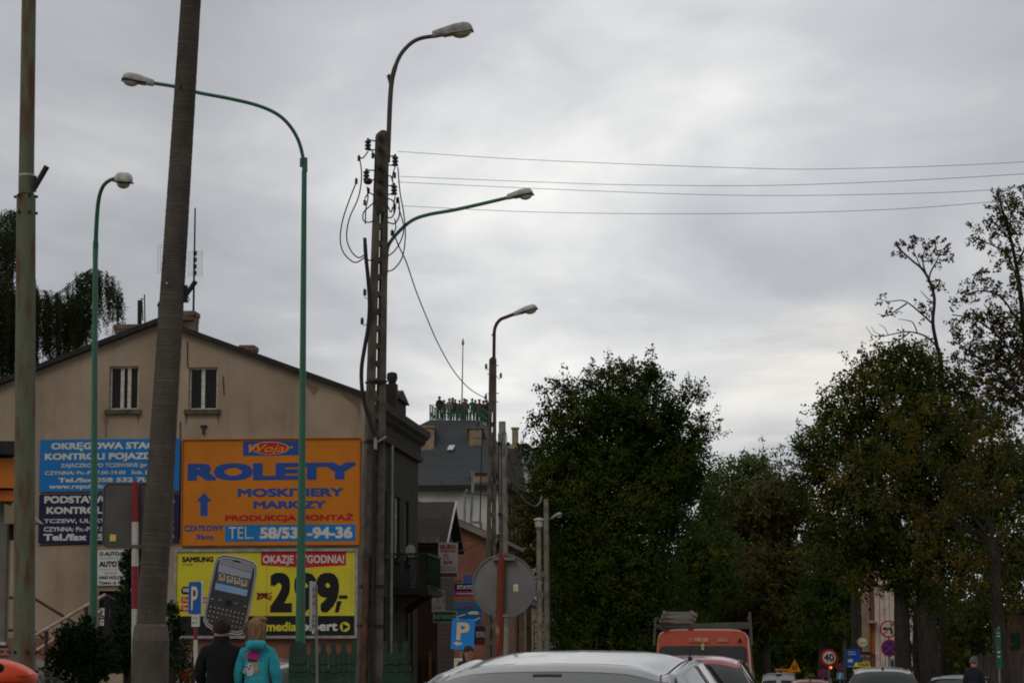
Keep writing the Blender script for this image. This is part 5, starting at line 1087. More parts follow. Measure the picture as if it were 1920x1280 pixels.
t, fr, k, mb = post_sign('traffic_sign', 'white round sign with a red rim mostly hidden by the speed limit sign', 1546.5, 1241, circ(12), SIGNR, 112)
mb.mat(TXT); decal(mb, fr, [(x * k, -y * k) for x, y in circ(9.8)], .008); mb.mat(SIGNR); decal(mb, fr, [(-8 * k, -1 * k), (8 * k, -1 * k), (8 * k, 2 * k), (-8 * k, 2 * k)], .012); mb.build('panel', t)
def nostop(mb, fr, k, r, dia=True):
    mb.mat(SIGNR)
    for s_ in (1, -1): decal(mb, fr, [(-r * .62 * k, s_ * -r * .52 * k), (-r * .52 * k, s_ * -r * .62 * k), (r * .62 * k, s_ * r * .52 * k), (r * .52 * k, s_ * r * .62 * k)], .012 + .002 * s_)
DB = flat('traffic_navy', 34, 60, 140, .4)
for lab, x, y, r, Y in (('small dim no-stopping sign over a pale blue plate, left of the blue information board', 1575, 1250, 7.4, 118), ('no-stopping sign low under the hidden white sign near the red traffic light', 1543, 1261, 7.6, 108), ('large no-stopping sign blue with a red cross, partly behind a dark trunk', 1668, 1214, 16, 88)):
    t, fr, k, mb = post_sign('traffic_sign', lab, x, y, circ(r), SIGNR, Y); mb.mat(DB); decal(mb, fr, [(a * k, -b * k) for a, b in circ(r * .8)], .008); nostop(mb, fr, k, r); mb.build('panel', t)
    if r == 7.4:
        mb = MB().mat(flat('pale_blue_plate', 96, 160, 196)); plate(mb, fr, [(-6.5 * k, -22 * k), (6.5 * k, -22 * k), (6.5 * k, -9.5 * k), (-6.5 * k, -9.5 * k)], -.01, .01); mb.mat(TXT); decal(mb, fr, [(-3 * k, -21 * k), (0, -21 * k), (2 * k, -11 * k), (-1 * k, -11 * k)], .014); mb.build('plate', t)
t, fr, k, mb = post_sign('traffic_sign', 'white round no-left-turn sign with a red rim and black arrow, partly behind a dark trunk', 1666, 1178.5, circ(16.2), SIGNR, 89, pb=1668)
mb.mat(WARMW); decal(mb, fr, [(a * k, -b * k) for a, b in circ(13.6)], .008); mb.mat(INK); decal(mb, fr, [(-12 * k, .5 * k), (-6 * k, 4.5 * k), (-6 * k, 2.2 * k), (4 * k, 2.6 * k), (7.4 * k, -.2 * k), (7.4 * k, -9.5 * k), (3.6 * k, -9.5 * k), (3.6 * k, -2 * k), (1.8 * k, -1 * k), (-6 * k, -1.2 * k), (-6 * k, -3.5 * k)], .012)
mb.mat(SIGNR); decal(mb, fr, [(-10 * k, -8.6 * k), (-8.6 * k, -10 * k), (10 * k, 8.6 * k), (8.6 * k, 10 * k)], .016); mb.build('panel', t)
t, fr, k, mb = post_sign('traffic_sign', 'small white plate with a black bar under the no-stopping sign', 1673, 1243, [(-6, -9), (6, -9), (6, 9), (-6, 9)][::-1], TXT, 88.5); mb.mat(INK); decal(mb, fr, [(-2 * k, -7 * k), (2 * k, -7 * k), (2 * k, 6 * k), (-2 * k, 6 * k)], .007); mb.build('panel', t)
t, fr, k, mb = post_sign('information_sign', 'blue information board with white text and a pale symbol, left of the taxi', 1600, 1233.5, [(-13, 17.5), (13, 17.5), (13, -17.5), (-13, -17.5)], flat('information_blue', 26, 84, 184, .45), 92)
mb.mat(TXT); mb.text('Parkuj', off(fr, .006), (-9.5 * k, 10.5 * k, 3.5 * k, 13.5 * k), bold=.02); mb.text('podkowa', off(fr, .006), (-9.5 * k, 6.5 * k, 5.5 * k, 9.5 * k), bold=.02); decal(mb, fr, [(-10 * k, -7 * k), (-1 * k, -7 * k), (-1 * k, -2 * k), (-3 * k, -1 * k), (-10 * k, -1.5 * k)], .006); mb.text('Parking', off(fr, .006), (-10 * k, -15.5 * k, 1 * k, -13.3 * k), bold=.02); mb.build('panel', t)
t, fr, k, mb = post_sign('warning_sign', 'orange triangular children warning sign above the white van', 1490, 1249, [(-12, 9.5), (12, 9.5), (0, -14.5)], SIGNY, 112)
mb.mat(INK)
for dx in (-2.6, 2.4): decal(mb, fr, [((dx + x) * k, y * k) for x, y in ((-1.2, -6), (0, -2.2), (1.2, -6), (2.2, -6), (.9, -.5), (2.2, 1), (1.6, 1.6), (.4, .6), (-.4, 2.2), (-1.8, .2), (-1.2, -.6), (-2.2, -6))], .007); decal(mb, fr, [(x * k + dx * k, y * k) for x, y in ell(.1, 3.3, 1.05, 1.05, 10)], .007)
mb.build('panel', t)
t, fr, k, mb = post_sign('direction_sign', 'orange direction board just left of the triangular warning sign', 1470, 1259, [(-16, 8), (19, 8), (16, -6), (-16, -6)], SIGNY, 113); mb.mat(INK); mb.text('OBJAZD', off(fr, .007), (-12 * k, 0, 8 * k, 3.5 * k)); mb.build('panel', t)
t, fr, k, mb = post_sign('parking_sign', 'small blue parking sign peeping over the white van roof', 1458.5, 1263, [(-7, 6), (7, 6), (7, -6), (-7, -6)], DB, 109); mb.mat(TXT); mb.text('P', off(fr, .007), (-3 * k, -4 * k, 3 * k, 4 * k), bold=.03); mb.build('panel', t)
Y = 108; t = thing('traffic_light', 'traffic light showing red, under the 40 sign', 'traffic light', G(1558, Y)); mb = MB().mat(BLACK); c = P(1558, 1255, Y); mb.box(c + Vector((0, .12, 0)), (.2, .18, .6)); mb.build('housing', t); mb = MB().mat(GREY); mb.tube([G(1558, Y + .15), c + Vector((0, .15, -.2))], .05, 8); mb.build('post', t)
mb = MB().mat(emit('red_signal', (1, .12, .06, 1), 2.2)); mb.ball(P(1558, 1250.5, Y) + Vector((0, .04, 0)), (.06, .03, .06)); mb.build('signal_lamp', t)
Y = 96; t = thing('pub_sign', 'round cream beer sign with a green rim, hanging beside the orange door', 'sign', P(1618, 1203.5, Y)); c = P(1618, 1203.5, Y); k = Y / FPX; d = Vector((0, 1, 0))
mb = MB().mat(flat('olive_rim', 140, 136, 92)); mb.tube([c + d * z for z in (0, .2)], [9.8 * k] * 2, 28); mb.mat(flat('cream_disc', 226, 222, 186)); fr = (c + Vector((0, -.004, 0)), Vector((1, 0, 0)), UP, Vector((0, -1, 0))); decal(mb, fr, ell(0, 0, 8.3 * k, 8.3 * k), 0); mb.mat(flat('olive_ring', 150, 150, 96)); decal(mb, fr, ell(0, 0, 6.6 * k, 6.6 * k), .004); mb.mat(flat('cream_disc', 226, 222, 186)); decal(mb, fr, ell(0, 0, 5.8 * k, 5.8 * k), .008); mb.mat(flat('faded_red_band', 170, 120, 96)); decal(mb, fr, [(-5.6 * k, -.9 * k), (5.6 * k, -.9 * k), (5.6 * k, .7 * k), (-5.6 * k, .7 * k)], .012); mb.mat(flat('olive_ring', 150, 150, 96)); decal(mb, fr, [(-4 * k, -2.6 * k), (4 * k, -2.6 * k), (4 * k, -1.9 * k), (-4 * k, -1.9 * k)], .012); mb.build('disc', t)
mb = MB().mat(BLACK); mb.obox(c + Vector((0, .1, .18)), P(1622, 1198, 98), .04, .04); mb.build('bracket', t)
t, f = ssign('pub_sign', 'dark board with pinkish script lettering, right of the blue information board', (1612, 1221, 1634, 1236), 95, flat('dark_pub_board', 40, 26, 26)); lines(t, f, [(flat('pinkish_print', 214, 150, 150), 'Del Sado', (1613, 1226, 1632.5, 1230.5), dict(shear=.35, bold=.02))]); mb = MB().mat(flat('pinkish_print', 214, 150, 150)); rect(mb, f, 1613, 1232.5, 1632.5, 1233.3); mb.build('underline', t)
for px, y0, y1, Y, lab in ((1322, 1118, 1265, 128, 'thin dark lamp post with a tiny lamp, above the orange van'), (1582.5, 1118, 1265, 120, 'thin dark pole standing behind the blue information board')):
    t = thing('lamp_post', lab, 'lamp post', G(px, Y)); mb = MB().mat(pm('dull_post', C(84, 88, 84), C(66, 70, 68))); mb.tube([G(px, Y), P(px, y0, Y)], [.08, .05], 8); mb.build('post', t)
    if px < 1400: lamp_head(t, P(px, y0 + 1, Y), P(px + 14, y0 - 6, Y), .1)
# ---------------------------------------------------------------- people
from mathutils.bvhtree import BVHTree
def skin(J, E, root=0, sub=2):
    me = bpy.data.meshes.new('body'); me.from_pydata([j[:3] for j in J], E, []); o = bpy.data.objects.new('body', me); col.objects.link(o)
    m = o.modifiers.new('s', 'SKIN'); m.use_smooth_shade = True; m.branch_smoothing = .6
    for v in me.skin_vertices[0].data: v.use_root = False
    for i, j in enumerate(J): v = me.skin_vertices[0].data[i]; v.radius = (j[3], j[4] if len(j) > 4 else j[3]); v.use_root = (i == root)
    if sub: s_ = o.modifiers.new('d', 'SUBSURF'); s_.levels = sub; s_.render_levels = sub
    e_ = o.evaluated_get(bpy.context.evaluated_depsgraph_get()); d = e_.to_mesh()
    V = [Vector(v.co) for v in d.vertices]; F = [tuple(p.vertices) for p in d.polygons]; e_.to_mesh_clear()
    bpy.data.objects.remove(o); bpy.data.meshes.remove(me); return V, F
def figure(arm=((.155, 1.415), (.215, -.01, 1.14), (.2, .1, .92)), stoop=0., step=.0, fat=1., sub=2, arms2=None, girl=False):
    """body, jacket, trousers, shoes of a 1.75 m person facing +Y with feet at the origin"""
    st = stoop
    def A(sg): return arm if (sg < 0 or arms2 is None) else arms2
    J = [(0, 0, .95, .1, .09), (0, st * .3, 1.15, .095, .085), (0, st * .6, 1.33, .1, .08), (0, st, 1.475, .056), (0, st + .012, 1.545, .078, .08), (0, st + .02, 1.64, .098, .108), (0, st + .018, 1.715, .07, .085)]
    E = [(i, i + 1) for i in range(6)]
    Jj = [(0, 0, .76, .165 * fat, .14 * fat), (0, st * .3, 1.1, .15 * fat, .125 * fat), (0, st * .6, 1.33, .16 * fat, .12 * fat), (0, st * 1.0, 1.525, .084, .08)]; Ej = [(0, 1), (1, 2), (2, 3)]
    for sg in (-1, 1):
        a = A(sg); sh, el, wr = a
        n = len(J); J += [(sg * sh[0], st * .6, sh[1] - .03, .04), (sg * el[0], st * .5 + el[1], el[2], .036), (sg * wr[0], st * .5 + wr[1], wr[2], .028)]; E += [(2, n), (n, n + 1), (n + 1, n + 2)]
        d = (Vector((wr[0], wr[1], wr[2])) - Vector((el[0], el[1], el[2]))).normalized(); w = Vector((sg * wr[0], st * .5 + wr[1], wr[2])); d.x *= sg
        h = w + d * .075; m = len(J); J.append((h.x, h.y, h.z, .03, .018)); E.append((n + 2, m))
        side = Vector((0, 1, 0)) if abs(d.z) > .6 else Vector((1, 0, 0))
        for i, l in enumerate((.068, .078, .072, .056)):
            b = h + side * ((i - 1.5) * .019) + d * .02; m2 = len(J); c1 = b + d * l * .55; c2 = b + d * l + Vector((-sg * .014, 0, 0)); J += [(b.x, b.y, b.z, .009), (c1.x, c1.y, c1.z, .0085), (c2.x, c2.y, c2.z, .007)]; E += [(m, m2), (m2, m2 + 1), (m2 + 1, m2 + 2)]
        m2 = len(J); b = w + d * .03 + side * .035; c1 = b + d * .045 + side * .012; J += [(b.x, b.y, b.z, .011), (c1.x, c1.y, c1.z, .009)]; E += [(n + 2, m2), (m2, m2 + 1)]
        n = len(Jj); Jj += [(sg * (sh[0] + .002), st * .6, sh[1] - .005, .078 * fat), (sg * el[0], st * .5 + el[1], el[2], .06 * fat), (sg * wr[0], st * .5 + wr[1], wr[2], .045)]; Ej += [(2, n), (n, n + 1), (n + 1, n + 2)]
    Jt = [(0, 0, 1.06, .11, .1), (0, 0, .9, .13, .115)]; Et = [(0, 1)]; Js = []; Es = []
    for sg in (-1, 1):
        y = sg * step; n = len(J); J += [(sg * .085, 0, .86, .085), (sg * .09, y * .5 + .01, .49, .056), (sg * .095, y, .09, .036), (sg * .1, y + .12, .035, .034)]; E += [(0, n), (n, n + 1), (n + 1, n + 2), (n + 2, n + 3)]
        n = len(Jt); Jt += [(sg * .09, 0, .84, .1), (sg * .092, y * .5 + .012, .49, .074), (sg * .096, y, .11, .06)]; Et += [(1, n), (n, n + 1), (n + 1, n + 2)]
        n = len(Js); Js += [(sg * .096, y - .05, .05, .045), (sg * .098, y + .04, .05, .047), (sg * .1, y + .17, .035, .036)]; Es += [(n, n + 1), (n + 1, n + 2)]
    return dict(body=skin(J, E, 0, sub), jacket=skin(Jj, Ej, 0, sub), trousers=skin(Jt, Et, 1, sub), shoes=(skin(Js[:3], [(0, 1), (1, 2)], 0, 1), skin(Js[3:], [(0, 1), (1, 2)], 0, 1)), st=st)
SKIN = pm('skin', C(196, 146, 122), C(180, 128, 106), rough=.6, sc_=8)
def clothm(n, r, g, b, bump=.3): return pm('cloth_' + n, C(r, g, b), C(r * .8, g * .8, b * .8), rough=.95, sc_=8, bump=bump * 2.6, bsc=11)
def person(label, loc, rz, fig, H, jm, tm, hm, hair='short', group=None, face=False, coat_z=None):
    t = thing('person', label, 'person', loc, rz, group); s = H / 1.75; M = Matrix.Translation(loc) @ Matrix.Rotation(rz, 4, 'Z') @ Matrix.Scale(s, 4)
    def put(name, VF, m_, par=None): mb = MB().mat(m_); mb.add([M @ v for v in VF[0]], VF[1], True); return mb.build(name, par or t)
    b = put('body', fig['body'], SKIN); j = put('jacket', fig['jacket'], jm); put('trousers', fig['trousers'], tm)
    for q in fig['shoes']: put('shoe', q, BLACK)
    st = fig['st']; mb = MB().mat(hm); hc = Vector((0, st + .002, 1.66)); mb.ball(M @ hc, Vector((.098, .114, .1)) * s, 16, 10, Matrix.Rotation(rz, 3, 'Z') @ Matrix.Rotation(R(-18), 3, 'X'))
    if hair == 'long':
        VF = skin([(0, st - .055, 1.68, .075, .06), (0, st - .085, 1.58, .082, .05), (.01, st - .1, 1.47, .085, .04), (.012, st - .1, 1.40, .055, .03)], [(0, 1), (1, 2), (2, 3)], 0, 2); mb.add([M @ v for v in VF[0]], VF[1], True)
    if hair == 'girl':
        VF = skin([(0, st - .02, 1.70, .08, .075), (-.01, st - .05, 1.62, .078, .06), (.0, st - .08, 1.54, .062, .05), (.03, st - .1, 1.46, .035, .035)], [(0, 1), (1, 2), (2, 3)], 0, 2); mb.add([M @ v for v in VF[0]], VF[1], True); mb.ball(M @ Vector((.05, st - .03, 1.735)), Vector((.055, .05, .035)) * s)
        for i in range(90):
            a = random.uniform(-1.5, 1.5); rr = random.uniform(.074, .094); dx = random.uniform(-.02, .03); q = [(0.3 * rr * math.sin(a), st - .02, 1.765 + random.uniform(-.012, .006)), (rr * math.sin(a), st - .03 - rr * math.cos(a) * .7, 1.70), (rr * 1.02 * math.sin(a) + dx * .4, st - .05 - rr * math.cos(a) * .75, 1.60), (rr * .72 * math.sin(a) + dx, st - .06 - rr * math.cos(a) * .8, random.uniform(1.42, 1.52))]
            mb.tube([M @ Vector(v) for v in catmull(q, 4)], [.006 * s] * 10 + [.004 * s, .003 * s, .002 * s], 5)
    if hair == 'short':
        for i in range(70): a = random.uniform(0, 6.28); e_ = random.uniform(-.15, 1.2); v = Vector((.099 * math.cos(a) * math.cos(e_), .112 * math.sin(a) * math.cos(e_), .1 * math.sin(e_))); v = Matrix.Rotation(R(-18), 3, 'X') @ v; mb.ball(M @ (hc + v), Vector((.014, .014, .008)) * s, 6, 4)
    mb.build('hair', t)
    if hair == 'short' and H > 1.65:
        mb = MB().mat(SKIN)
        for sg in (-1, 1): mb.ball(M @ Vector((sg * .097, st + .02, 1.635)), Vector((.012, .02, .032)) * s)
        mb.build('ears', t)
    if face:
        mb = MB().mat(SKIN); mb.ball(M @ Vector((0, st + .12, 1.635)), Vector((.014, .022, .022)) * s)
        for sg in (-1, 1): mb.ball(M @ Vector((sg * .083, st + .015, 1.64)), Vector((.012, .02, .032)) * s)
        mb.mat(pm('lips', C(150, 70, 66))); mb.ball(M @ Vector((0, st + .106, 1.592)), Vector((.024, .01, .008)) * s)
        mb.mat(BLACK)
        for sg in (-1, 1): mb.ball(M @ Vector((sg * .034, st + .104, 1.66)), Vector((.012, .009, .006)) * s); mb.box(M @ Vector((sg * .034, st + .108, 1.682)), (.03 * s, .008, .005))
        mb.build('face', t)
    return t, j, M
PAV = .12
Fm = figure(arm=((.165, 1.43), (.235, .03, 1.15), (.17, .2, 1.0)), stoop=.08, fat=1.2)
Y = 27; H = 1.73
person('dark-cropped man in a loose black coat, left of the girl in turquoise', G(413, Y, PAV), R(2), Fm, 1.72, clothm('black', 20, 20, 22), clothm('dark_trousers', 34, 34, 40), pm('dark_cropped_hair', C(64, 48, 40), C(40, 32, 28), rough=.9, sc_=30), 'short')
cm_, cj_ = [o for o in col.objects if o.name.startswith('person')][-1], None
mb = MB().mat(MATS['cloth_black']); mc = Matrix.Translation(G(413, Y, PAV)) @ Matrix.Scale(1.72 / 1.75, 4)
g_ = [[mc @ Vector((math.sin(R(a)) * r, .075 - math.cos(R(a)) * r * .92, z)) for a in range(-150, 151, 15)] for r, z in ((.098, 1.475), (.09, 1.54), (.083, 1.565), (.078, 1.56))]
mb.grid(g_, True); mb.build('collar', cm_)
Fg = figure(arm=((.15, 1.4), (.205, -.02, 1.16), (.225, .06, .93)), stoop=.03, fat=1.05)
t, jk, M = person('girl in a turquoise hooded top with a printed back, seen from behind beneath the billboard', G(481.5, Y, PAV), R(-4), Fg, 1.725, TEALT, clothm('jeans', 52, 62, 86), pm('dark_blond_hair', C(160, 124, 92), C(116, 84, 60), rough=.75, sc_=9, stretch=(7, 7, 1.2), lo=.3, hi=.7, bump=.6, bsc=70), 'girl')
hd = skin([(-.1, -.05, 1.49, .045), (-.055, -.11, 1.465, .045, .05), (0, -.125, 1.425, .05, .06), (.055, -.11, 1.465, .045, .05), (.1, -.05, 1.49, .045)], [(0, 1), (1, 2), (2, 3), (3, 4)], 2, 2)
mb = MB().mat(TEALT); mb.add([M @ v for v in hd[0]], hd[1], True)
VF = skin([(-.085, -.02, 1.47, .035), (-.05, -.085, 1.49, .03), (0, -.1, 1.49, .03), (.05, -.085, 1.49, .03), (.085, -.02, 1.47, .035)], [(0, 1), (1, 2), (2, 3), (3, 4)], 2, 2); mb.add([M @ v for v in VF[0]], VF[1], True); mb.build('hood', jk)
bv = BVHTree.FromPolygons([M @ v for v in Fg['jacket'][0]], Fg['jacket'][1])
def on_back(mb, poly, d):
    """cloth print laid on the back of the jacket; poly in photo pixels"""
    k = Y / FPX; cxx = sum(p[0] for p in poly) / len(poly); cyy = sum(p[1] for p in poly) / len(poly); n = len(poly); vv = []; ok = True
    for r in (0, .35, .7, 1.0):
        for p in ([(cxx, cyy)] if r == 0 else [(cxx + (x - cxx) * r, cyy + (y - cyy) * r) for x, y in poly]):
            q = P(p[0], p[1], Y - 1); q2 = P(p[0], p[1], Y + 1); h = bv.ray_cast(q, (q2 - q).normalized())
            vv.append((h[0] if h[0] is not None else P(p[0], p[1], Y - .15)) - (q2 - q).normalized() * d)
    fs = [(0, 1 + i, 1 + (i + 1) % n) for i in range(n)] + [(1 + r * n + i, 1 + (r + 1) * n + i, 1 + (r + 1) * n + (i + 1) % n, 1 + r * n + (i + 1) % n) for r in range(2) for i in range(n)]
    mb.add(vv, fs, True)
def zc_(*pts): return [(x / 9.145 + 340, y / 9.145 + 1140) for x, y in pts]
mb = MB(); PK = flat('print_pink', 186, 56, 132, .9); WP = flat('print_white', 206, 206, 214, .9); TP = flat('print_tan', 176, 160, 120, .9); DP = flat('print_plum', 74, 46, 84, .9)
mb.mat(TP); on_back(mb, zc_((1190, 890), (1300, 880), (1340, 1050), (1270, 1120), (1200, 1010)), .006)
mb.mat(PK); on_back(mb, ell(1230 / 9.145 + 340, 815 / 9.145 + 1140, 12, 11, 18), .010)
mb.mat(DP); on_back(mb, zc_((1130, 850), (1300, 880), (1290, 915), (1150, 905)), .012)
mb.mat(WP); on_back(mb, zc_((1100, 980), (1160, 930), (1220, 960), (1250, 1060), (1220, 1150), (1140, 1160), (1090, 1100)), .012); on_back(mb, zc_((1050, 1060), (1090, 1010), (1110, 1100), (1070, 1120)), .010)
mb.mat(INK)
for x, y in ((1118, 1000), (1188, 985), (1158, 1035)): on_back(mb, ell(x / 9.145 + 340, y / 9.145 + 1140, 1.6, 1.9, 10), .016)
mb.mat(PK)
for x, y in ((1290, 705), (1375, 705), (1080, 840), (1110, 800)): on_back(mb, ell(x / 9.145 + 340, y / 9.145 + 1140, 2.0, 1.2, 10), .010)
mb.mat(DP)
for x, y in ((1085, 745), (1120, 730), (1350, 830), (1370, 880), (1330, 760)): on_back(mb, ell(x / 9.145 + 340, y / 9.145 + 1140, 1.0, 1.6, 10), .010)
mb.build('back_print', jk)
Fp = figure(stoop=.02, fat=1.3)
person('brown-haired person in maroon, mostly hidden behind the girl in turquoise', G(470, 28.2, PAV), R(6), Fp, 1.72, clothm('maroon', 86, 30, 56), clothm('dark_trousers', 34, 34, 40), pm('brown_hair', C(92, 62, 48), C(60, 40, 32), rough=.8, sc_=20), 'long')
Fw = figure(stoop=.0, fat=1.0, sub=2)
person('dark-haired woman with her face turned to the street, below the blue parking sign', G(878, 46, PAV), R(200), Fw, 1.66, clothm('dark_brown', 52, 38, 36), clothm('dark_trousers', 34, 34, 40), pm('black_hair', C(36, 28, 28), C(24, 20, 20), rough=.6), 'long', face=True)
person('grey-haired man in a dark navy jacket by the pale car', G(1826, 60, PAV), R(-20), Fp, 1.66, clothm('navy', 30, 34, 48), clothm('dark_trousers', 34, 34, 40), pm('grey_hair', C(120, 116, 112), C(90, 88, 86), rough=.8), 'short')
# visitors on the roof platform
F1 = figure(sub=1, fat=1.12); F2 = figure(arm=((.155, 1.41), (.24, .03, 1.2), (.14, .16, 1.36)), sub=1, fat=1.1); F3 = figure(sub=1, fat=1.35, step=.06)
BH = pm('dark_hair', C(56, 44, 38), C(36, 30, 28), rough=.8)
zf = pFL.z
for px, top_y, Yp, fg, c, hair, lab in (
    (824, 742.7, 191.2, F3, (40, 40, 44), 'short', 'tallest person on the roof platform, in a black coat at its left end'),
    (832.5, 749.5, 192.6, F1, (72, 60, 58), 'short', 'short person in dull brown, next to the tallest figure on the roof platform'),
    (842.5, 746.5, 191.4, F3, (150, 142, 118), 'short', 'person in a pale beige coat on the roof platform'),
    (848.6, 745.0, 193.0, F1, (120, 66, 54), 'long', 'person in reddish brown right behind the beige coat on the roof platform'),
    (853.5, 748.3, 191.6, F2, (44, 42, 46), 'short', 'person in a dark jacket right of the reddish brown figure on the platform'),
    (861.5, 749.8, 191.5, F1, (62, 82, 78), 'short', 'person in grey green just left of the flagpole foot'),
    (870.5, 746.6, 191.8, F3, (116, 76, 66), 'short', 'person in a rust coloured top just right of the flagpole'),
    (874.5, 748.4, 193.2, F1, (44, 46, 54), 'short', 'person in dark blue standing behind the rust coloured top on the platform'),
    (885.5, 746.7, 191.6, F2, (48, 112, 116), 'short', 'person in teal with arms raised, right of the gap on the roof platform'),
    (891.5, 749.2, 191.9, F1, (128, 50, 62), 'long', 'person in crimson beside the teal figure on the platform'),
    (898.8, 748.3, 193.5, F2, (104, 56, 58), 'short', 'person in faded red with raised hands, near the railing corner on the roof'),
    (906.5, 750.2, 195.0, F1, (54, 60, 66), 'short', 'person in slate grey along the side railing of the roof platform'),
    (912.0, 749.2, 196.2, F2, (40, 42, 48), 'short', 'person in black beside the smaller slotted pole, far along the platform'),
    (915.5, 753.8, 197.5, F1, (92, 60, 58), 'short', 'smallest person at the right end of the roof platform, almost behind the slotted pole')):
    Hh = (P(px, top_y, Yp).z - zf); loc = Vector((P(px, 765, Yp).x, Yp, zf))
    person(lab, loc, R(170 + (px * 37) % 40), fg, Hh, clothm('c%d' % px, *c), clothm('dark_trousers', 34, 34, 40), BH, hair, 'visitors on the roof platform')
# ---------------------------------------------------------------- cars
TYRE = pm('tyre', C(30, 30, 30), C(22, 22, 22), rough=.9); RIMM = pm('wheel_rim', C(150, 152, 156), C(120, 122, 126), rough=.3, metal=.7)
CGL = glassmat('car_glass', (.022, .026, .027, 1), .06, .5)
def paint(n, r, g, b, metal=.0): return pm('paint_' + n, C(r, g, b), C(r * .93, g * .93, b * .93), rough=.28, metal=metal, coat=.7, sc_=2)
SEAM = pm('dark_seam', C(24, 24, 26), C(18, 18, 18), rough=.6)
HATCH = [(-2.05, .62, .5, .80), (-2.04, .98, .5, .83), (-1.98, 1.04, .5, .84), (-1.62, 1.385, .5, .86), (-1.35, 1.45, .5, .865), (-.55, 1.485, .5, .87), (.15, 1.46, .5, .87), (.5, 1.38, .5, .87), (1.15, .99, .5, .86), (1.7, .87, .5, .83), (2.0, .74, .5, .76), (2.08, .5, .5, .68)]
SEDAN = [(-2.2, .6, .5, .8), (-2.19, .95, .5, .83), (-2.12, 1.0, .5, .84), (-1.95, 1.03, .5, .85), (-1.22, 1.334, .5, .87), (-.95, 1.375, .5, .875), (-.25, 1.44, .5, .88), (.25, 1.42, .5, .88), (.6, 1.34, .5, .88), (1.3, .99, .5, .87), (1.8, .88, .5, .84), (2.15, .74, .5, .76), (2.22, .5, .5, .68)]
VAN = [(-2.1, .7, .5, .82), (-2.09, 1.05, .5, .84), (-2.05, 1.1, .5, .845), (-1.97, 1.72, .5, .85), (-1.85, 1.78, .5, .85), (-.6, 1.82, .5, .85), (.2, 1.8, .5, .85), (.6, 1.66, .5, .85), (1.25, 1.08, .5, .84), (1.75, .95, .5, .82), (2.02, .78, .5, .76), (2.1, .5, .5, .68)]
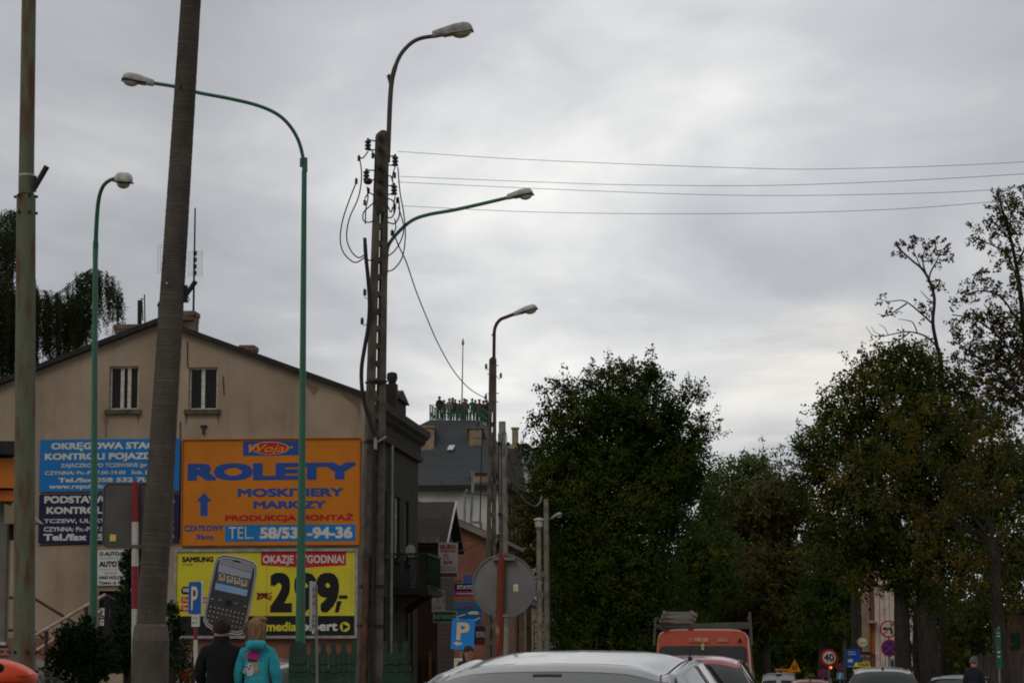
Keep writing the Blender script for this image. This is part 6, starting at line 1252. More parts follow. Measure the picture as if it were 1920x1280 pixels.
def car(name, label, cat, loc, rz, st, pmat, W=1., H=1., roofw=.57, rear=(2, 3), front=(8, 7), sides=((2.6, 5.0), (5.15, 7.6)), aerial=True, trim=BLACK, group=None, belt=.94, twin=False, rearz=(.0, 1.), rails=False):
    t = thing(name, label, cat, loc, rz, group); M = Matrix.Translation(loc) @ Matrix.Rotation(rz, 4, 'Z')
    rings = []
    for y, zt, _, wb in st:
        zt *= H; wb *= W; zbelt = min(belt * H, zt - .03); zb = .2; up = max(0., min(1., (zt - zbelt) / (.42 * H))); wr = wb * .97 + (roofw * W - wb * .97) * min(1, up * 1.05)
        rings.append([(0, y, zb), (wb * .9, y, zb), (wb * .985, y, zb + .1), (wb, y, (zb + zbelt) / 2 + .05), (wb * .985, y, zbelt - .02), (wb * .97 - (wb * .97 - wr) * .12, y, zbelt + (zt - zbelt) * .13), (wr + (wb * .97 - wr) * .12, y, zbelt + (zt - zbelt) * .84), (wr * .93, y, zt - .05 * up - .002), (wr * .6, y, zt - .008 * up - .002), (0, y, zt)])
    ctrl = np.array(rings)                              # stations x ring x 3
    NU, NV = 7, 5
    def cm(a, n): return catmull(a, n)
    tmp = np.stack([cm(ctrl[:, j, :], NU) for j in range(ctrl.shape[1])], 1)
    surf = np.stack([cm(tmp[i], NV) for i in range(tmp.shape[0])], 0)
    nu, nv = surf.shape[:2]
    def S(u, v, sg=1, d=0.):
        """body surface at station u (0..), ring position v (0..9); d lifts it outward"""
        def q(a, b):
            a = min(max(a * NU, 0), nu - 1.001); b = min(max(b * NV, 0), nv - 1.001); i, j = int(a), int(b); fa, fb_ = a - i, b - j
            return (surf[i, j] * (1 - fa) + surf[i + 1, j] * fa) * (1 - fb_) + (surf[i, j + 1] * (1 - fa) + surf[i + 1, j + 1] * fa) * fb_
        p = q(u, v)
        if d: n = np.cross(q(u + .05, v) - q(u - .05, v), q(u, v + .05) - q(u, v - .05)); n = n / (np.linalg.norm(n) + 1e-9); n = n if n[0] * 1 + n[2] * .3 + (n[1] * (1 if u > 6 else -1)) * .3 > 0 else -n; p = p + n * d
        return M @ Vector((p[0] * sg, p[1], p[2]))
    mb = MB().mat(pmat)
    for sg in (1, -1):
        g = [[M @ Vector((surf[i, j, 0] * sg, surf[i, j, 1], surf[i, j, 2])) for j in range(nv)] for i in range(nu)]; mb.grid(g, True, sg > 0)
        for e_, fl in ((0, sg < 0), (nu - 1, sg > 0)):
            f_ = [M @ Vector((surf[e_, j, 0] * sg, surf[e_, j, 1], surf[e_, j, 2])) for j in range(nv)]; mb.face(f_ if fl else f_[::-1])
    mb.build('body', t)
    def patch(name, m_, u0, u1, v0, v1, sgs=(1,), d=.004, nu_=8, nv_=8, full=False, par=None, inset=None):
        mb = MB().mat(m_)
        for sg in sgs:
            g = []
            for i in range(nu_ + 1):
                u = u0 + (u1 - u0) * i / nu_; row = []
                for j in range(nv_ + 1):
                    b = j / nv_; vv0 = v0
                    if inset: vv0 = v0 + (v1 - v0) * 0; 
                    row.append(S(u, vv0 + (v1 - vv0) * b, sg, d))
                if full: row = row + [S(u, v1 + (v0 - v1) * j / nv_, -sg, d) for j in range(1, nv_ + 1)]
                g.append(row)
            mb.grid(g, True)
        return mb.build(name, par or t)
    r0, r1 = rear
    if not twin: patch('rear_seal', SEAM, r0 + .0, r1 - .02, 6.1, 9, d=.004, full=True)
    if twin:
        for sg in (1, -1): patch('rear_window', CGL, r0 + .12, r1 - .3, 6.7, 8.7, (sg,), d=.009)
    else: patch('rear_window', CGL, r0 + .06, r1 - .06, 6.22, 9, d=.009, full=True)
    patch('windscreen', CGL, front[1] + .05, front[0] - .05, 6.4, 9, d=.008, full=True)
    for a, b in sides:
        for sg in (1, -1):
            def side(nm, m_, d, sh):
                mb = MB().mat(m_); g = []
                for i in range(13):
                    f_ = i / 12; u = a + sh + (b - a - 2 * sh) * f_; hi = 6.12 - sh * 1.2
                    lo_ = 4.55 + sh * 1.2; ends = min(f_ / .3 if a < 3.4 else 1, (1 - f_) / .2 if b > 6.8 else 1, 1); hi2 = lo_ + (hi - lo_) * (max(0.05, math.sin(max(0, ends) * math.pi / 2)))
                    g.append([S(u, lo_ + (hi2 - lo_) * j / 5, sg, d) for j in range(6)])
                mb.grid(g, True); return mb.build(nm, t)
            side('window_trim', trim, .004, 0.0); side('side_window', CGL, .008, .055)
    for y in (-1.28, 1.3):
        for sg in (1, -1):
            c = M @ Vector((sg * .765 * W, y, .31)); ax = (M.to_3x3() @ Vector((1, 0, 0))) * sg; mb = MB().mat(TYRE); mb.lathe(c - ax * .12, [(.2, 0), (.29, .005), (.31, .04), (.31, .17), (.29, .2), (.2, .205)], 20, ax); w = mb.build('wheel', t)
            mb = MB().mat(RIMM); mb.lathe(c + ax * .087, [(.2, 0), (.19, .02), (.06, .006), (.04, .02), (.001, .022)], 16, ax); mb.build('rim', w)
    for sg in (1, -1):
        patch('tail_light', flat('tail_light_red', 150, 20, 24, .2), 1.0, 1.9, 3.3, 4.2, (sg,), d=.006); patch('headlight', ALU, len(st) - 2.4, len(st) - 1.5, 3.6, 4.6, (sg,), d=.006)
        mb = MB().mat(pmat); c = S(7.75, 4.9, sg, .1); mb.ball(c, (.1, .06, .07)); mb.build('mirror_or_reflection', t)
    if aerial: mb = MB().mat(BLACK); a = S(r1 + .25, 9); mb.lathe(a - UP * .005, [(.03, 0), (.026, .03), (.008, .05)], 8); mb.tube([a + UP * .04, a + UP * .12 + (M.to_3x3() @ Vector((0, -.08, 0)))], .006, 5); mb.build('aerial', t)
    return t, S, M, patch
WPAINT = paint('white', 206, 206, 208)
t, S, M, patch = car('silver_car', 'pale silver saloon close ahead with a rounded roof and sloping rear window', 'car', G(1110, 12.6) , -AZ - R(4.5), SEDAN, paint('silver', 122, 123, 128, .4), W=.94, H=.95, roofw=.565, rear=(3, 4), front=(9, 8), sides=((3.3, 5.6), (5.72, 8.6)), aerial=False, trim=RIMM)
patch('brake_light', SEAM, 3.86, 3.9, 8.75, 9, d=.012, full=True); 
for sg in (1, -1): patch('roof_seam', SEAM, 4.02, 8.0, 7.0, 7.05, (sg,), d=.003, nu_=30, nv_=1)
patch('boot_seam', SEAM, 3.0, 3.96, 6.3, 6.34, (1, -1), d=.005, nv_=1)
car('red_car', 'pink-red car with a short roof aerial, between the silver saloon and the orange van', 'car', G(1303, 31), -AZ, HATCH, paint('red', 176, 52, 66), roofw=.56, H=1.0)
car('red_car', 'small dark red car far ahead under the 40 sign', 'car', G(1518, 82), -AZ, HATCH, paint('dark_red', 150, 24, 40), roofw=.56)
t, S, M, patch = car('taxi', 'silver-grey taxi on the right with a yellow lit roof sign', 'taxi', G(1650, 55), -AZ, HATCH, paint('taxi_grey', 186, 188, 190, .2), roofw=.57, W=1.0)
car('pale_car', 'pale car at the right edge, partly behind the grey-haired man', 'car', G(1812, 70), R(-24), HATCH, paint('pale', 196, 206, 204), roofw=.56, H=1.0, aerial=False)
car('parked_car', 'silver car parked behind the green picket fence, just right of the girl in turquoise', 'car', G(556, 50), R(12), HATCH, paint('silver2', 172, 176, 178, .3), roofw=.57, H=1.02, aerial=False)
t, S, M, patch = car('delivery_van', 'small white delivery van with two rear windows, far ahead below the orange warning sign', 'van', G(1460, 96, .02), -AZ, VAN, WPAINT, roofw=.66, W=.86, twin=True, sides=((5.3, 7.5),), aerial=False, belt=1.0); mb = MB().mat(BLACK); mb.box(S(3.1, 9, 1, .02), (.2, .05, .05)); mb.build('high_light', t)
Y = 55.6; k = Y / FPX; c = P(1616.5, 1245.5, 54.7); t = thing('taxi_sign', 'yellow roof sign with black taxi lettering on the silver-grey car', 'roof sign', c - UP * .07)
mb = MB().mat(flat('taxi_yellow', 232, 204, 40)); q = [(-14.5, -3.8), (14.5, -3.8), (13, 4.2), (-12, 4.2)]; mb.prism([c + Vector((x * k, -.05, y * k)) for x, y in q], Vector((0, .1, 0))); mb.mat(INK); mb.text('TAXI', (c + Vector((0, -.056, 0)), Vector((1, 0, 0)), UP, Vector((0, -1, 0))), (-9 * k, -2.2 * k, 12 * k, 3 * k), bold=.03); mb.mat(BLACK); mb.box(c + Vector((0, 0, -.075)), (.3, .12, .06)); mb.build('sign_box', t)
# orange van with the ladder rack
Y = 50; loc = G(1318, Y); k = Y / FPX; t = thing('orange_van', 'orange van with a wide rear window and a grey steel roof rack', 'van', loc, -AZ); M = Matrix.Translation(loc) @ Matrix.Rotation(-AZ, 4, 'Z')
OP = paint('orange', 196, 66, 20); hw = 91 * k; zr = 1.25 + (1265 - 1205) * k; zt = 1.25 + (1265 - 1179) * k
prof = []
for i in range(15):
    a = math.pi * i / 14; c = math.cos(a); s_ = math.sin(a); prof.append((math.copysign(abs(c) ** .35, c) * hw * .94, zr - .05 + (zt - zr + .05) * s_ ** .55))
sec_ = [(hw * .98, .35), (hw * 1.02, 1.0), (hw * 1.0, 1.25)] + [(hw * .955, zr - .1)] + prof[1:-1] + [(-hw * .955, zr - .1), (-hw * 1.0, 1.25), (-hw * 1.02, 1.0), (-hw * .98, .35)]
ys = [(-.02, .9), (0, .965), (.05, .985), (.2, 1.0), (1.8, 1.0), (3.6, 1.0), (4.0, .97), (4.6, .8)]
g = []
for y, s_ in ys:
    zs_ = 1 if y < 3.7 else (.98 if y < 4.2 else .6); g.append([M @ Vector((x * (s_ if y < 4.2 else .95), y + (.14 * max(0, (z - 1.2)) if y <= .05 else 0), .35 + (z - .35) * zs_ * (1 if y > .04 else (.985 + .3 * y)))) for x, z in sec_])
mb = MB().mat(OP); mb.grid(g, True); mb.face(g[0][::-1]); mb.face(g[-1]); mb.build('body', t)
def vf(name, m_, x0, z0, x1, z1, r, d, par=None, dd=.02): 
    mb = MB().mat(m_); poly = rrect(x0, z0, x1, z1, r); mb.prism([M @ Vector((x, -.035 - d + .14 * max(0, z - 1.2), z)) for x, z in poly], (M.to_3x3() @ Vector((0, dd, 0)))); return mb.build(name, par or t)
vf('window_seal', SEAM, -hw * .885, .98, hw * .9, zr - .065, .1, .01, dd=.05); wv = vf('rear_window', CGL, -hw * .865, 1.0, hw * .88, zr - .085, .09, .018, dd=.03)
mb = MB().mat(flat('yellow_tag', 206, 190, 96)); q = P(1317.5, 1208.5, Y - .1); mb.prism([q + Vector((x * k, 0, y * k)) for x, y in ((-3.2, -4), (3.2, -4), (3.4, 0), (0, 6), (-3.2, 0))], Vector((0, .01, 0))); mb.mat(WARMW); mb.prism([q + Vector((x * k, 0, y * k)) for x, y in ((-2, -9), (2, -9), (2, -4.6), (-2, -4.6))], Vector((0, .01, 0))); mb.build('sticker', wv)
mb = MB().mat(pm('faded_roof_print', C(214, 176, 158), C(190, 110, 84), rough=.6, sc_=6))
fr = (M @ Vector((0, -.06 + .14 * (zr + .06 - 1.2), zr + .045)), SR, UP, -SD)
[mb.prism([fr[0] + SR * (hw * x) + UP * z for x, z in ((a, -.03), (b, -.03), (b, .05), (a, .05))], SD * .03) for a, b in ((-.28, -.2), (-.18, -.02), (.0, .12), (.3, .52))]; mb.build('faded_patch', t)
mb = MB().mat(BLACK); mb.prism([fr[0] + SR * (hw * .76) + UP * z + SR * x - SD * .01 for x, z in ((-.045, -.04), (.045, -.04), (0, .06))], SD * .02); mb.build('roof_mark', t)
for sg in (1, -1):
    for y in (.9, 3.7):
        c = M @ Vector((sg * hw * .9, y, .34)); ax = (M.to_3x3() @ Vector((1, 0, 0))) * sg; mb = MB().mat(TYRE); mb.lathe(c - ax * .1, [(.2, 0), (.32, .005), (.34, .05), (.34, .18), (.2, .2)], 18, ax); mb.build('wheel', t)
    mb = MB().mat(flat('tail_light_red', 150, 20, 24, .2)); mb.box(M @ Vector((sg * hw * .9, -.06, .8)), (.12, .06, .3)); mb.build('tail_light', t)
mb = MB().mat(GREY); c = P(1399, 1250, Y - .15); mb.ball(c, (5.5 * k, .03, 8 * k)); mb.build('mirror_or_reflection', t)  # pale grey oval stands in for a reflection in the rear glass
RK = pm('rack_steel', C(92, 88, 84), C(70, 66, 62), rough=.7)
for sg, ytop in ((-1, 1158), (1, 1148)):
    mb = MB().mat(RK); x_ = hw * (.985 if sg < 0 else .955); p0 = M @ Vector((sg * hw * 1.0, .1, zr - .05)); p1 = M @ Vector((sg * hw * .965, .1, 1.25 + (1265 - ytop) * k)); mb.obox(p0, p1, .05, .05); mb.build('rack_upright', t)
mb = MB().mat(RK)
for y in (.1, 1.5, 2.9): mb.prism([M @ Vector((x, y, z)) for x, z in ((-hw * .95, zt + .01), (hw * .95, zt + .05), (hw * .95, zt + .13), (-hw * .95, zt + .09))], M.to_3x3() @ Vector((0, .05, 0)))
for sg in (-1, 1): mb.obox(M @ Vector((sg * hw * .93, .1, zt + .2)), M @ Vector((sg * hw * .93, 3.2, zt + .2)), .04, .05)
mb.build('roof_rack', t)
LD = pm('weathered_ladder', C(150, 142, 132), C(112, 105, 98), rough=.7)
for i in range(3):
    zb = zt + .15 + i * .085; x0 = -hw * .86 + i * .03; x1 = -hw * .30 + i * .03
    o0 = M @ Vector((0, 0, 0)); tl = thing('ladder', 'pale ladder on the orange van\'s rack, %s of the three stacked there' % ('lowest', 'middle', 'topmost')[i], 'ladder', M @ Vector((x0, .1, zb)), -AZ, 'ladders stacked on the roof rack')
    for x in (x0, x1): mb = MB().mat(LD); mb.obox(M @ Vector((x, -.1 + .15 * i, zb)), M @ Vector((x + .02, 2.8, zb)), .035, .075); mb.build('stile', tl)
    for r in range(7): mb = MB().mat(LD); y = .05 + .15 * i + r * .4; mb.obox(M @ Vector((x0 + .015, y, zb)), M @ Vector((x1 - .015, y, zb)), .03, .03); mb.build('rung', tl)
# ---------------------------------------------------------------- trees
rng = np.random.default_rng(11); TD, TS = 1.7, 1.0        # twig density and leaf size
def leaf_mesh(name, pos, axis, size, mats, parent=None, loc=None, wid=.8, mi=None, nrm=None):
    """one small folded leaf per position"""
    n = len(pos); ax = axis / (np.linalg.norm(axis, axis=1, keepdims=True) + 1e-9)
    r = rng.normal(size=(n, 3)); sd = np.cross(ax, r); sd /= (np.linalg.norm(sd, axis=1, keepdims=True) + 1e-9); nr = np.cross(ax, sd)
    s = size[:, None]; b = pos; tip = pos + ax * s; l = pos + ax * s * .45 + sd * s * wid * .5 + nr * s * .1; rr = pos + ax * s * .45 - sd * s * wid * .5 + nr * s * .1
    V = np.stack([b, rr, tip, l], 1)
    if nrm is not None:
        flip = (np.cross(rr - b, l - b) * nrm).sum(1) < 0; V[flip] = V[flip][:, [0, 3, 2, 1]]
    V = V.reshape(-1, 3)
    if parent is not None: inv = np.array(wmat(parent).inverted())
    else: inv = np.array(Matrix.Translation(-Vector(loc)))
    V = V @ inv[:3, :3].T + inv[:3, 3]
    me = bpy.data.meshes.new(name); me.vertices.add(4 * n); me.vertices.foreach_set('co', V.astype(np.float32).ravel()); me.loops.add(4 * n); me.loops.foreach_set('vertex_index', np.arange(4 * n, dtype=np.int32)); me.polygons.add(n); me.polygons.foreach_set('loop_start', np.arange(0, 4 * n, 4, dtype=np.int32)); me.polygons.foreach_set('loop_total', np.full(n, 4, np.int32))
    for m_ in mats: me.materials.append(m_)
    if mi is not None: me.polygons.foreach_set('material_index', mi.astype(np.int32))
    me.update(calc_edges=True)
    if nrm is not None:                               # leaves of one bough catch the sky together
        q = nrm / (np.linalg.norm(nrm, axis=1, keepdims=True) + 1e-9); fn = np.cross(rr - b, l - b); fn /= (np.linalg.norm(fn, axis=1, keepdims=True) + 1e-9)
        fn *= np.sign((fn * q).sum(1, keepdims=True) + 1e-9); q = q * .72 + fn * .28; q /= np.linalg.norm(q, axis=1, keepdims=True)
        me.polygons.foreach_set('use_smooth', np.ones(n, bool)); me.normals_split_custom_set_from_vertices(np.repeat(q, 4, 0).tolist())
    o = bpy.data.objects.new(name, me); col.objects.link(o)
    if parent is not None: o.parent = parent
    else: o.location = loc
    return o
def twigs(lobes, dens, tw_len, lpt, lsize, upb=.35, droop=.15, shell=.45):
    """leaf positions on short outward twigs filling the lobes; lobes = (centre, radius xyz)"""
    Ps, As, Ns, st = [], [], [], []
    for c, r in lobes:
        n = max(5, int(dens * TD * (r[0] * r[2]))); d = rng.normal(size=(n, 3)); d /= np.linalg.norm(d, axis=1, keepdims=True)
        f = shell + (1 - shell) * rng.random(n) ** .6; s0 = np.array(c) + d * np.array(r) * (f * .8)[:, None]
        dr = d * .9 + np.array([0, 0, upb]) + rng.normal(size=(n, 3)) * .4; dr /= np.linalg.norm(dr, axis=1, keepdims=True)
        L = tw_len * (.45 + rng.random(n) ** 2 * 1.1); st.append((s0, s0 + dr * L[:, None]))
        for q in range(lpt):
            t = .1 + .9 * (q + rng.random(n)) / lpt; w = tw_len * .2 * (1.05 - .75 * t)[:, None]; p = s0 + dr * (L * t)[:, None] + rng.normal(size=(n, 3)) * w; p[:, 2] -= droop * L * t ** 2
            a = dr * .6 + rng.normal(size=(n, 3)) * .75 + np.array([0, 0, -.25]); Ps.append(p); As.append(a); Ns.append((p - np.array(c)) / np.array(r) + np.array([0, 0, .35]))
    global NRM; NRM = np.concatenate(Ns)
    P_ = np.concatenate(Ps); return P_, np.concatenate(As), lsize * TS * (.65 + .6 * rng.random(len(P_))), st
BARK = pm('dark_bark', C(62, 54, 46), C(38, 33, 29), rough=.95, sc_=6, stretch=(3, 3, .6), bump=.6, bsc=30)
def pxl(px, py, rpx, Y, dy=None, ry=1., rz=1.):
    k = Y / FPX; d = dy if dy is not None else random.uniform(-.35, .35) * rpx * k * 1.6
    return (tuple(P(px, py, Y + d)), (rpx * k, rpx * k * ry, rpx * k * rz))
def tree(name, label, base, Y, lobes, mats, tr=.25, dens=60, tw=.5, lpt=12, ls=.09, fork=None, group=None, upb=.35, shell=.45, trunks=None, cat='tree', branches=True, droop=.15, extra=None):
    b = G(base, Y); t = thing(name, label, cat, b, 0, group)
    P_, A_, S_, st = twigs(lobes, dens, tw, lpt, ls, upb, droop, shell)
    if extra is not None: P_ = np.concatenate([P_, extra[0]]); A_ = np.concatenate([A_, extra[1]]); S_ = np.concatenate([S_, extra[2]])
    leaf_mesh('crown', P_, A_, S_, mats, t, nrm=NRM if len(NRM) == len(P_) else None, mi=(rng.random(len(P_)) * len(mats)).astype(int) if len(mats) > 1 else None)
    if branches:
        mb = MB().mat(BARK); top_ = P(fork[0], fork[1], Y) if fork else Vector(lobes[0][0])
        for q in (trunks or [(base, tr)]):
            b2 = G(q[0], Y); T2 = P(q[2], q[3], Y) if len(q) > 2 else top_; w = Vector((random.uniform(-.1, .1), random.uniform(-.1, .1), 0))
            mb.tube([b2 - UP * .3, b2 + UP * .1, b2.lerp(T2, .25) + w, b2.lerp(T2, .6) - w, T2], [q[1] * 1.5, q[1] * 1.15, q[1], q[1] * .85, q[1] * .62], 10)
        for (c, r), (s0, s1) in zip(lobes, st):
            c = Vector(c); T2 = min([P(q[2], q[3], Y) if len(q) > 2 else top_ for q in (trunks or [(base, tr)])], key=lambda v: (v - c).length)
            if (c - T2).length > .3: m_ = T2.lerp(c, .5) + Vector((random.uniform(-.2, .2), random.uniform(-.2, .2), random.uniform(.0, .25))); mb.tube([T2 - UP * .15, m_, c], [tr * .3, tr * .18, tr * .07], 6)
            for i in range(0, len(s0), max(1, len(s0) // 9)):
                a = Vector(s0[i]); e_ = Vector(s1[i]); mb.tube([c, c.lerp(a, .55) + UP * .05, a, e_], [tr * .06, tr * .04, .012, .004], 4, cap=False)
        mb.build('trunk', t)
    return t
GL = lambda *c: [C(*x) for x in c]
L1 = leafmat('linden_leaves', GL((38, 58, 20), (52, 74, 24), (72, 90, 28), (112, 112, 36)))
L2 = leafmat('maple_leaves', GL((44, 62, 22), (68, 80, 28), (112, 98, 36), (150, 98, 44)))
L3 = leafmat('rust_leaves', GL((50, 44, 26), (84, 58, 32), (112, 62, 34), (96, 44, 30)))
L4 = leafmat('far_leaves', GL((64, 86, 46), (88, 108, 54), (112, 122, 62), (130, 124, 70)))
L5 = leafmat('birch_leaves', GL((38, 50, 26), (52, 64, 30), (70, 80, 38)))
L6 = leafmat('evergreen_sprays', GL((20, 38, 20), (30, 52, 24), (44, 68, 30)), .1)
L7 = leafmat('russet_far_leaves', GL((60, 60, 36), (78, 66, 40), (100, 62, 42), (78, 76, 44)))
# the big middle tree
Y = 80
lob = [(1160, 776, 58), (1098, 784, 44), (1216, 769, 50), (1055, 814, 42), (1268, 814, 44), (1040, 862, 34), (1292, 862, 36), (1150, 844, 90), (1225, 854, 70), (1085, 884, 66), (1268, 894, 46), (1040, 914, 40), (1160, 915, 95), (1085, 950, 62), (1240, 925, 66), (1285, 910, 28), (1052, 965, 36), (1130, 995, 75), (1205, 995, 72), (1256, 975, 40), (1075, 1030, 46), (1130, 1070, 60), (1195, 1070, 58), (1085, 1105, 40), (1160, 1140, 56), (1110, 1170, 48), (1215, 1140, 44), (1150, 1210, 50), (1090, 1230, 40), (1200, 1215, 44),
    (1140, 714, 26), (1200, 714, 28), (1222, 708, 18), (1064, 736, 20), (1290, 754, 18), (1316, 804, 16), (1048, 759, 16), (1180, 700, 16), (1118, 724, 20), (1026, 740, 9), (1303, 746, 10), (1325, 824, 10), (1000, 799, 12)]
tree('deciduous_tree', 'big dense dark tree with a ragged crown in the middle, right of the round sign', 1135, Y, [pxl(x, y, r, Y, -.7 if y > 1040 else None) for x, y, r in lob], [L1], tr=.26, dens=120, tw=.66, lpt=30, ls=.09, fork=(1140, 1010), upb=.55)
lob = [(1090, 1090, 55), (1160, 1090, 62), (1225, 1090, 55), (1060, 1150, 45), (1130, 1160, 60), (1200, 1160, 60), (1255, 1130, 45), (1080, 1210, 45), (1160, 1225, 50), (1235, 1200, 45)]
tree('deciduous_tree', 'lower dark tree filling the space under the big middle crown', 1180, 88, [pxl(x, y, r, 88) for x, y, r in lob], [L1], tr=.2, dens=60, tw=.65, lpt=26, ls=.1, fork=(1180, 1130))
lob = [(985, 850, 20), (970, 845, 16), (1000, 868, 24), (1015, 890, 28), (1010, 930, 26), (1030, 960, 30)]
# right-hand crown over two trunks
Y = 72
lob = [(1640, 720, 48), (1700, 700, 46), (1745, 715, 50), (1590, 770, 46), (1680, 770, 70), (1770, 770, 62), (1560, 820, 42), (1630, 830, 70), (1720, 840, 85), (1820, 830, 75), (1530, 860, 36), (1580, 890, 62), (1660, 910, 85), (1760, 920, 90), (1850, 910, 80), (1900, 880, 60), (1540, 930, 42), (1600, 970, 70), (1700, 990, 85), (1800, 1000, 85), (1890, 990, 70), (1560, 1010, 44), (1630, 1040, 55), (1750, 1060, 70), (1850, 1070, 70), (1910, 1060, 50), (1505, 842, 14), (1516, 880, 18), (1575, 735, 16), (1572, 768, 18), (1612, 695, 20), (1650, 680, 22), (1700, 665, 20), (1728, 660, 16), (1540, 800, 16), (1500, 832, 8), (1600, 1085, 30), (1660, 1075, 30), (1700, 1080, 34)]
tree('deciduous_tree', 'broad dark crown with browning leaves over two black trunks at the right', 1712, Y, [pxl(x, y, r, Y) for x, y, r in lob], [L1, L1, L2], tr=.26, dens=105, tw=.62, lpt=28, ls=.085, upb=.45, trunks=[(1692, .25, 1690, 1010), (1742, .3, 1735, 990)])
# nearer spray of browning branches across that crown
Y = 64
lob = [(1760, 770, 38), (1690, 800, 34), (1640, 840, 30), (1820, 790, 40), (1720, 860, 36), (1600, 905, 26), (1780, 880, 36), (1650, 950, 30), (1880, 830, 40), (1850, 930, 36), (1720, 1000, 30), (1800, 1040, 36), (1880, 1030, 36), (1760, 960, 30), (1905, 930, 30), (1860, 1110, 40), (1800, 1120, 30), (1910, 1130, 36)]
tree('deciduous_tree', 'browning maple in front of the broad right-hand crown, with yellowish drooping sprays', 1885, Y, [pxl(x, y, r, Y, None, 1, .55) for x, y, r in lob], [L2], tr=.09, trunks=[(1885, .2, 1862, 1010)], dens=70, tw=.7, lpt=28, ls=.08, upb=-.05, droop=.45, fork=(1860, 1020))
# sparse tall tree at the right edge, limbs drawn one by one
def limb_tree(name, label, base, Y, limbs, clumps, mats, ls, lpt, dens, tw, trunk_r, scale_r=1.):
    t = thing(name, label, 'tree', G(base, Y)); mb = MB().mat(BARK)
    for pts, r0, r1 in limbs:
        ph = random.uniform(0, 6); q = [P(x, y, Y + .6 * math.sin(ph + i * .8) + (0 if i else 0)) for i, (x, y) in enumerate(pts)]; q = [Vector(v) for v in catmull(q, 4)]; n = len(q)
        mb.tube(q, [(r0 + (r1 - r0) * i / (n - 1)) * Y / FPX for i in range(n)], 6)
    mb.build('trunk', t)
    lobes = [pxl(x, y, r, Y, random.uniform(-.5, .5), 1.1, rz_) for x, y, r, rz_ in clumps]
    P_, A_, S_, st = twigs(lobes, dens, tw, lpt, ls, .3, .2, .15)
    leaf_mesh('crown', P_, A_, S_, mats, t, nrm=NRM if len(NRM) == len(P_) else None, mi=(rng.random(len(P_)) * len(mats)).astype(int) if len(mats) > 1 else None)
    return t
limb_tree('bare_tree', 'thin half-bare tree with a few brown leaves at its top, rising above the right-hand crown', 1764, 78,
    [(((1768, 1265), (1766, 900), (1766, 700), (1757, 650), (1749, 605), (1752, 560), (1742, 525), (1728, 503), (1712, 490), (1690, 470), (1676, 456)), 5.5, 1.0), (((1749, 607), (1730, 590), (1706, 570), (1690, 563), (1665, 565), (1648, 560)), 1.9, .6), (((1700, 569), (1680, 582), (1664, 592), (1646, 588)), 1.6, .5), (((1755, 648), (1735, 630), (1706, 622), (1680, 625), (1655, 630), (1636, 628), (1624, 612)), 2.0, .5),
     (((1706, 622), (1690, 635), (1668, 641), (1650, 641)), 1.4, .5), (((1720, 624), (1712, 605), (1698, 600), (1684, 598)), 1.3, .5), (((1655, 630), (1640, 622), (1634, 612)), .8, .4), (((1665, 627), (1658, 614), (1648, 608)), .8, .4), (((1742, 525), (1745, 510), (1756, 490), (1765, 470), (1785, 455)), 2, .6), (((1738, 518), (1730, 490), (1735, 465), (1745, 450)), 1.8, .6), (((1750, 568), (1735, 555), (1726, 545)), 1.2, .5), (((1745, 528), (1760, 525), (1768, 530)), 1.2, .5), (((1728, 503), (1715, 475), (1710, 455)), 1.3, .5)],
    [(1705, 468, 14, .9), (1722, 462, 16, .9), (1745, 470, 20, 1), (1765, 480, 16, 1), (1735, 485, 18, .8), (1690, 462, 10, .9), (1778, 470, 12, 1), (1752, 530, 11, 1), (1766, 533, 8, 1), (1776, 485, 10, 1), (1758, 455, 12, .8), (1712, 450, 10, 1), (1655, 562, 9, .6), (1672, 585, 8, .6), (1722, 573, 10, 1.3), (1735, 580, 9, 1.3), (1740, 592, 8, 1.2), (1682, 478, 6, 1), (1748, 545, 7, 1)], [L3, L2], .085, 11, 62, .22, .1)
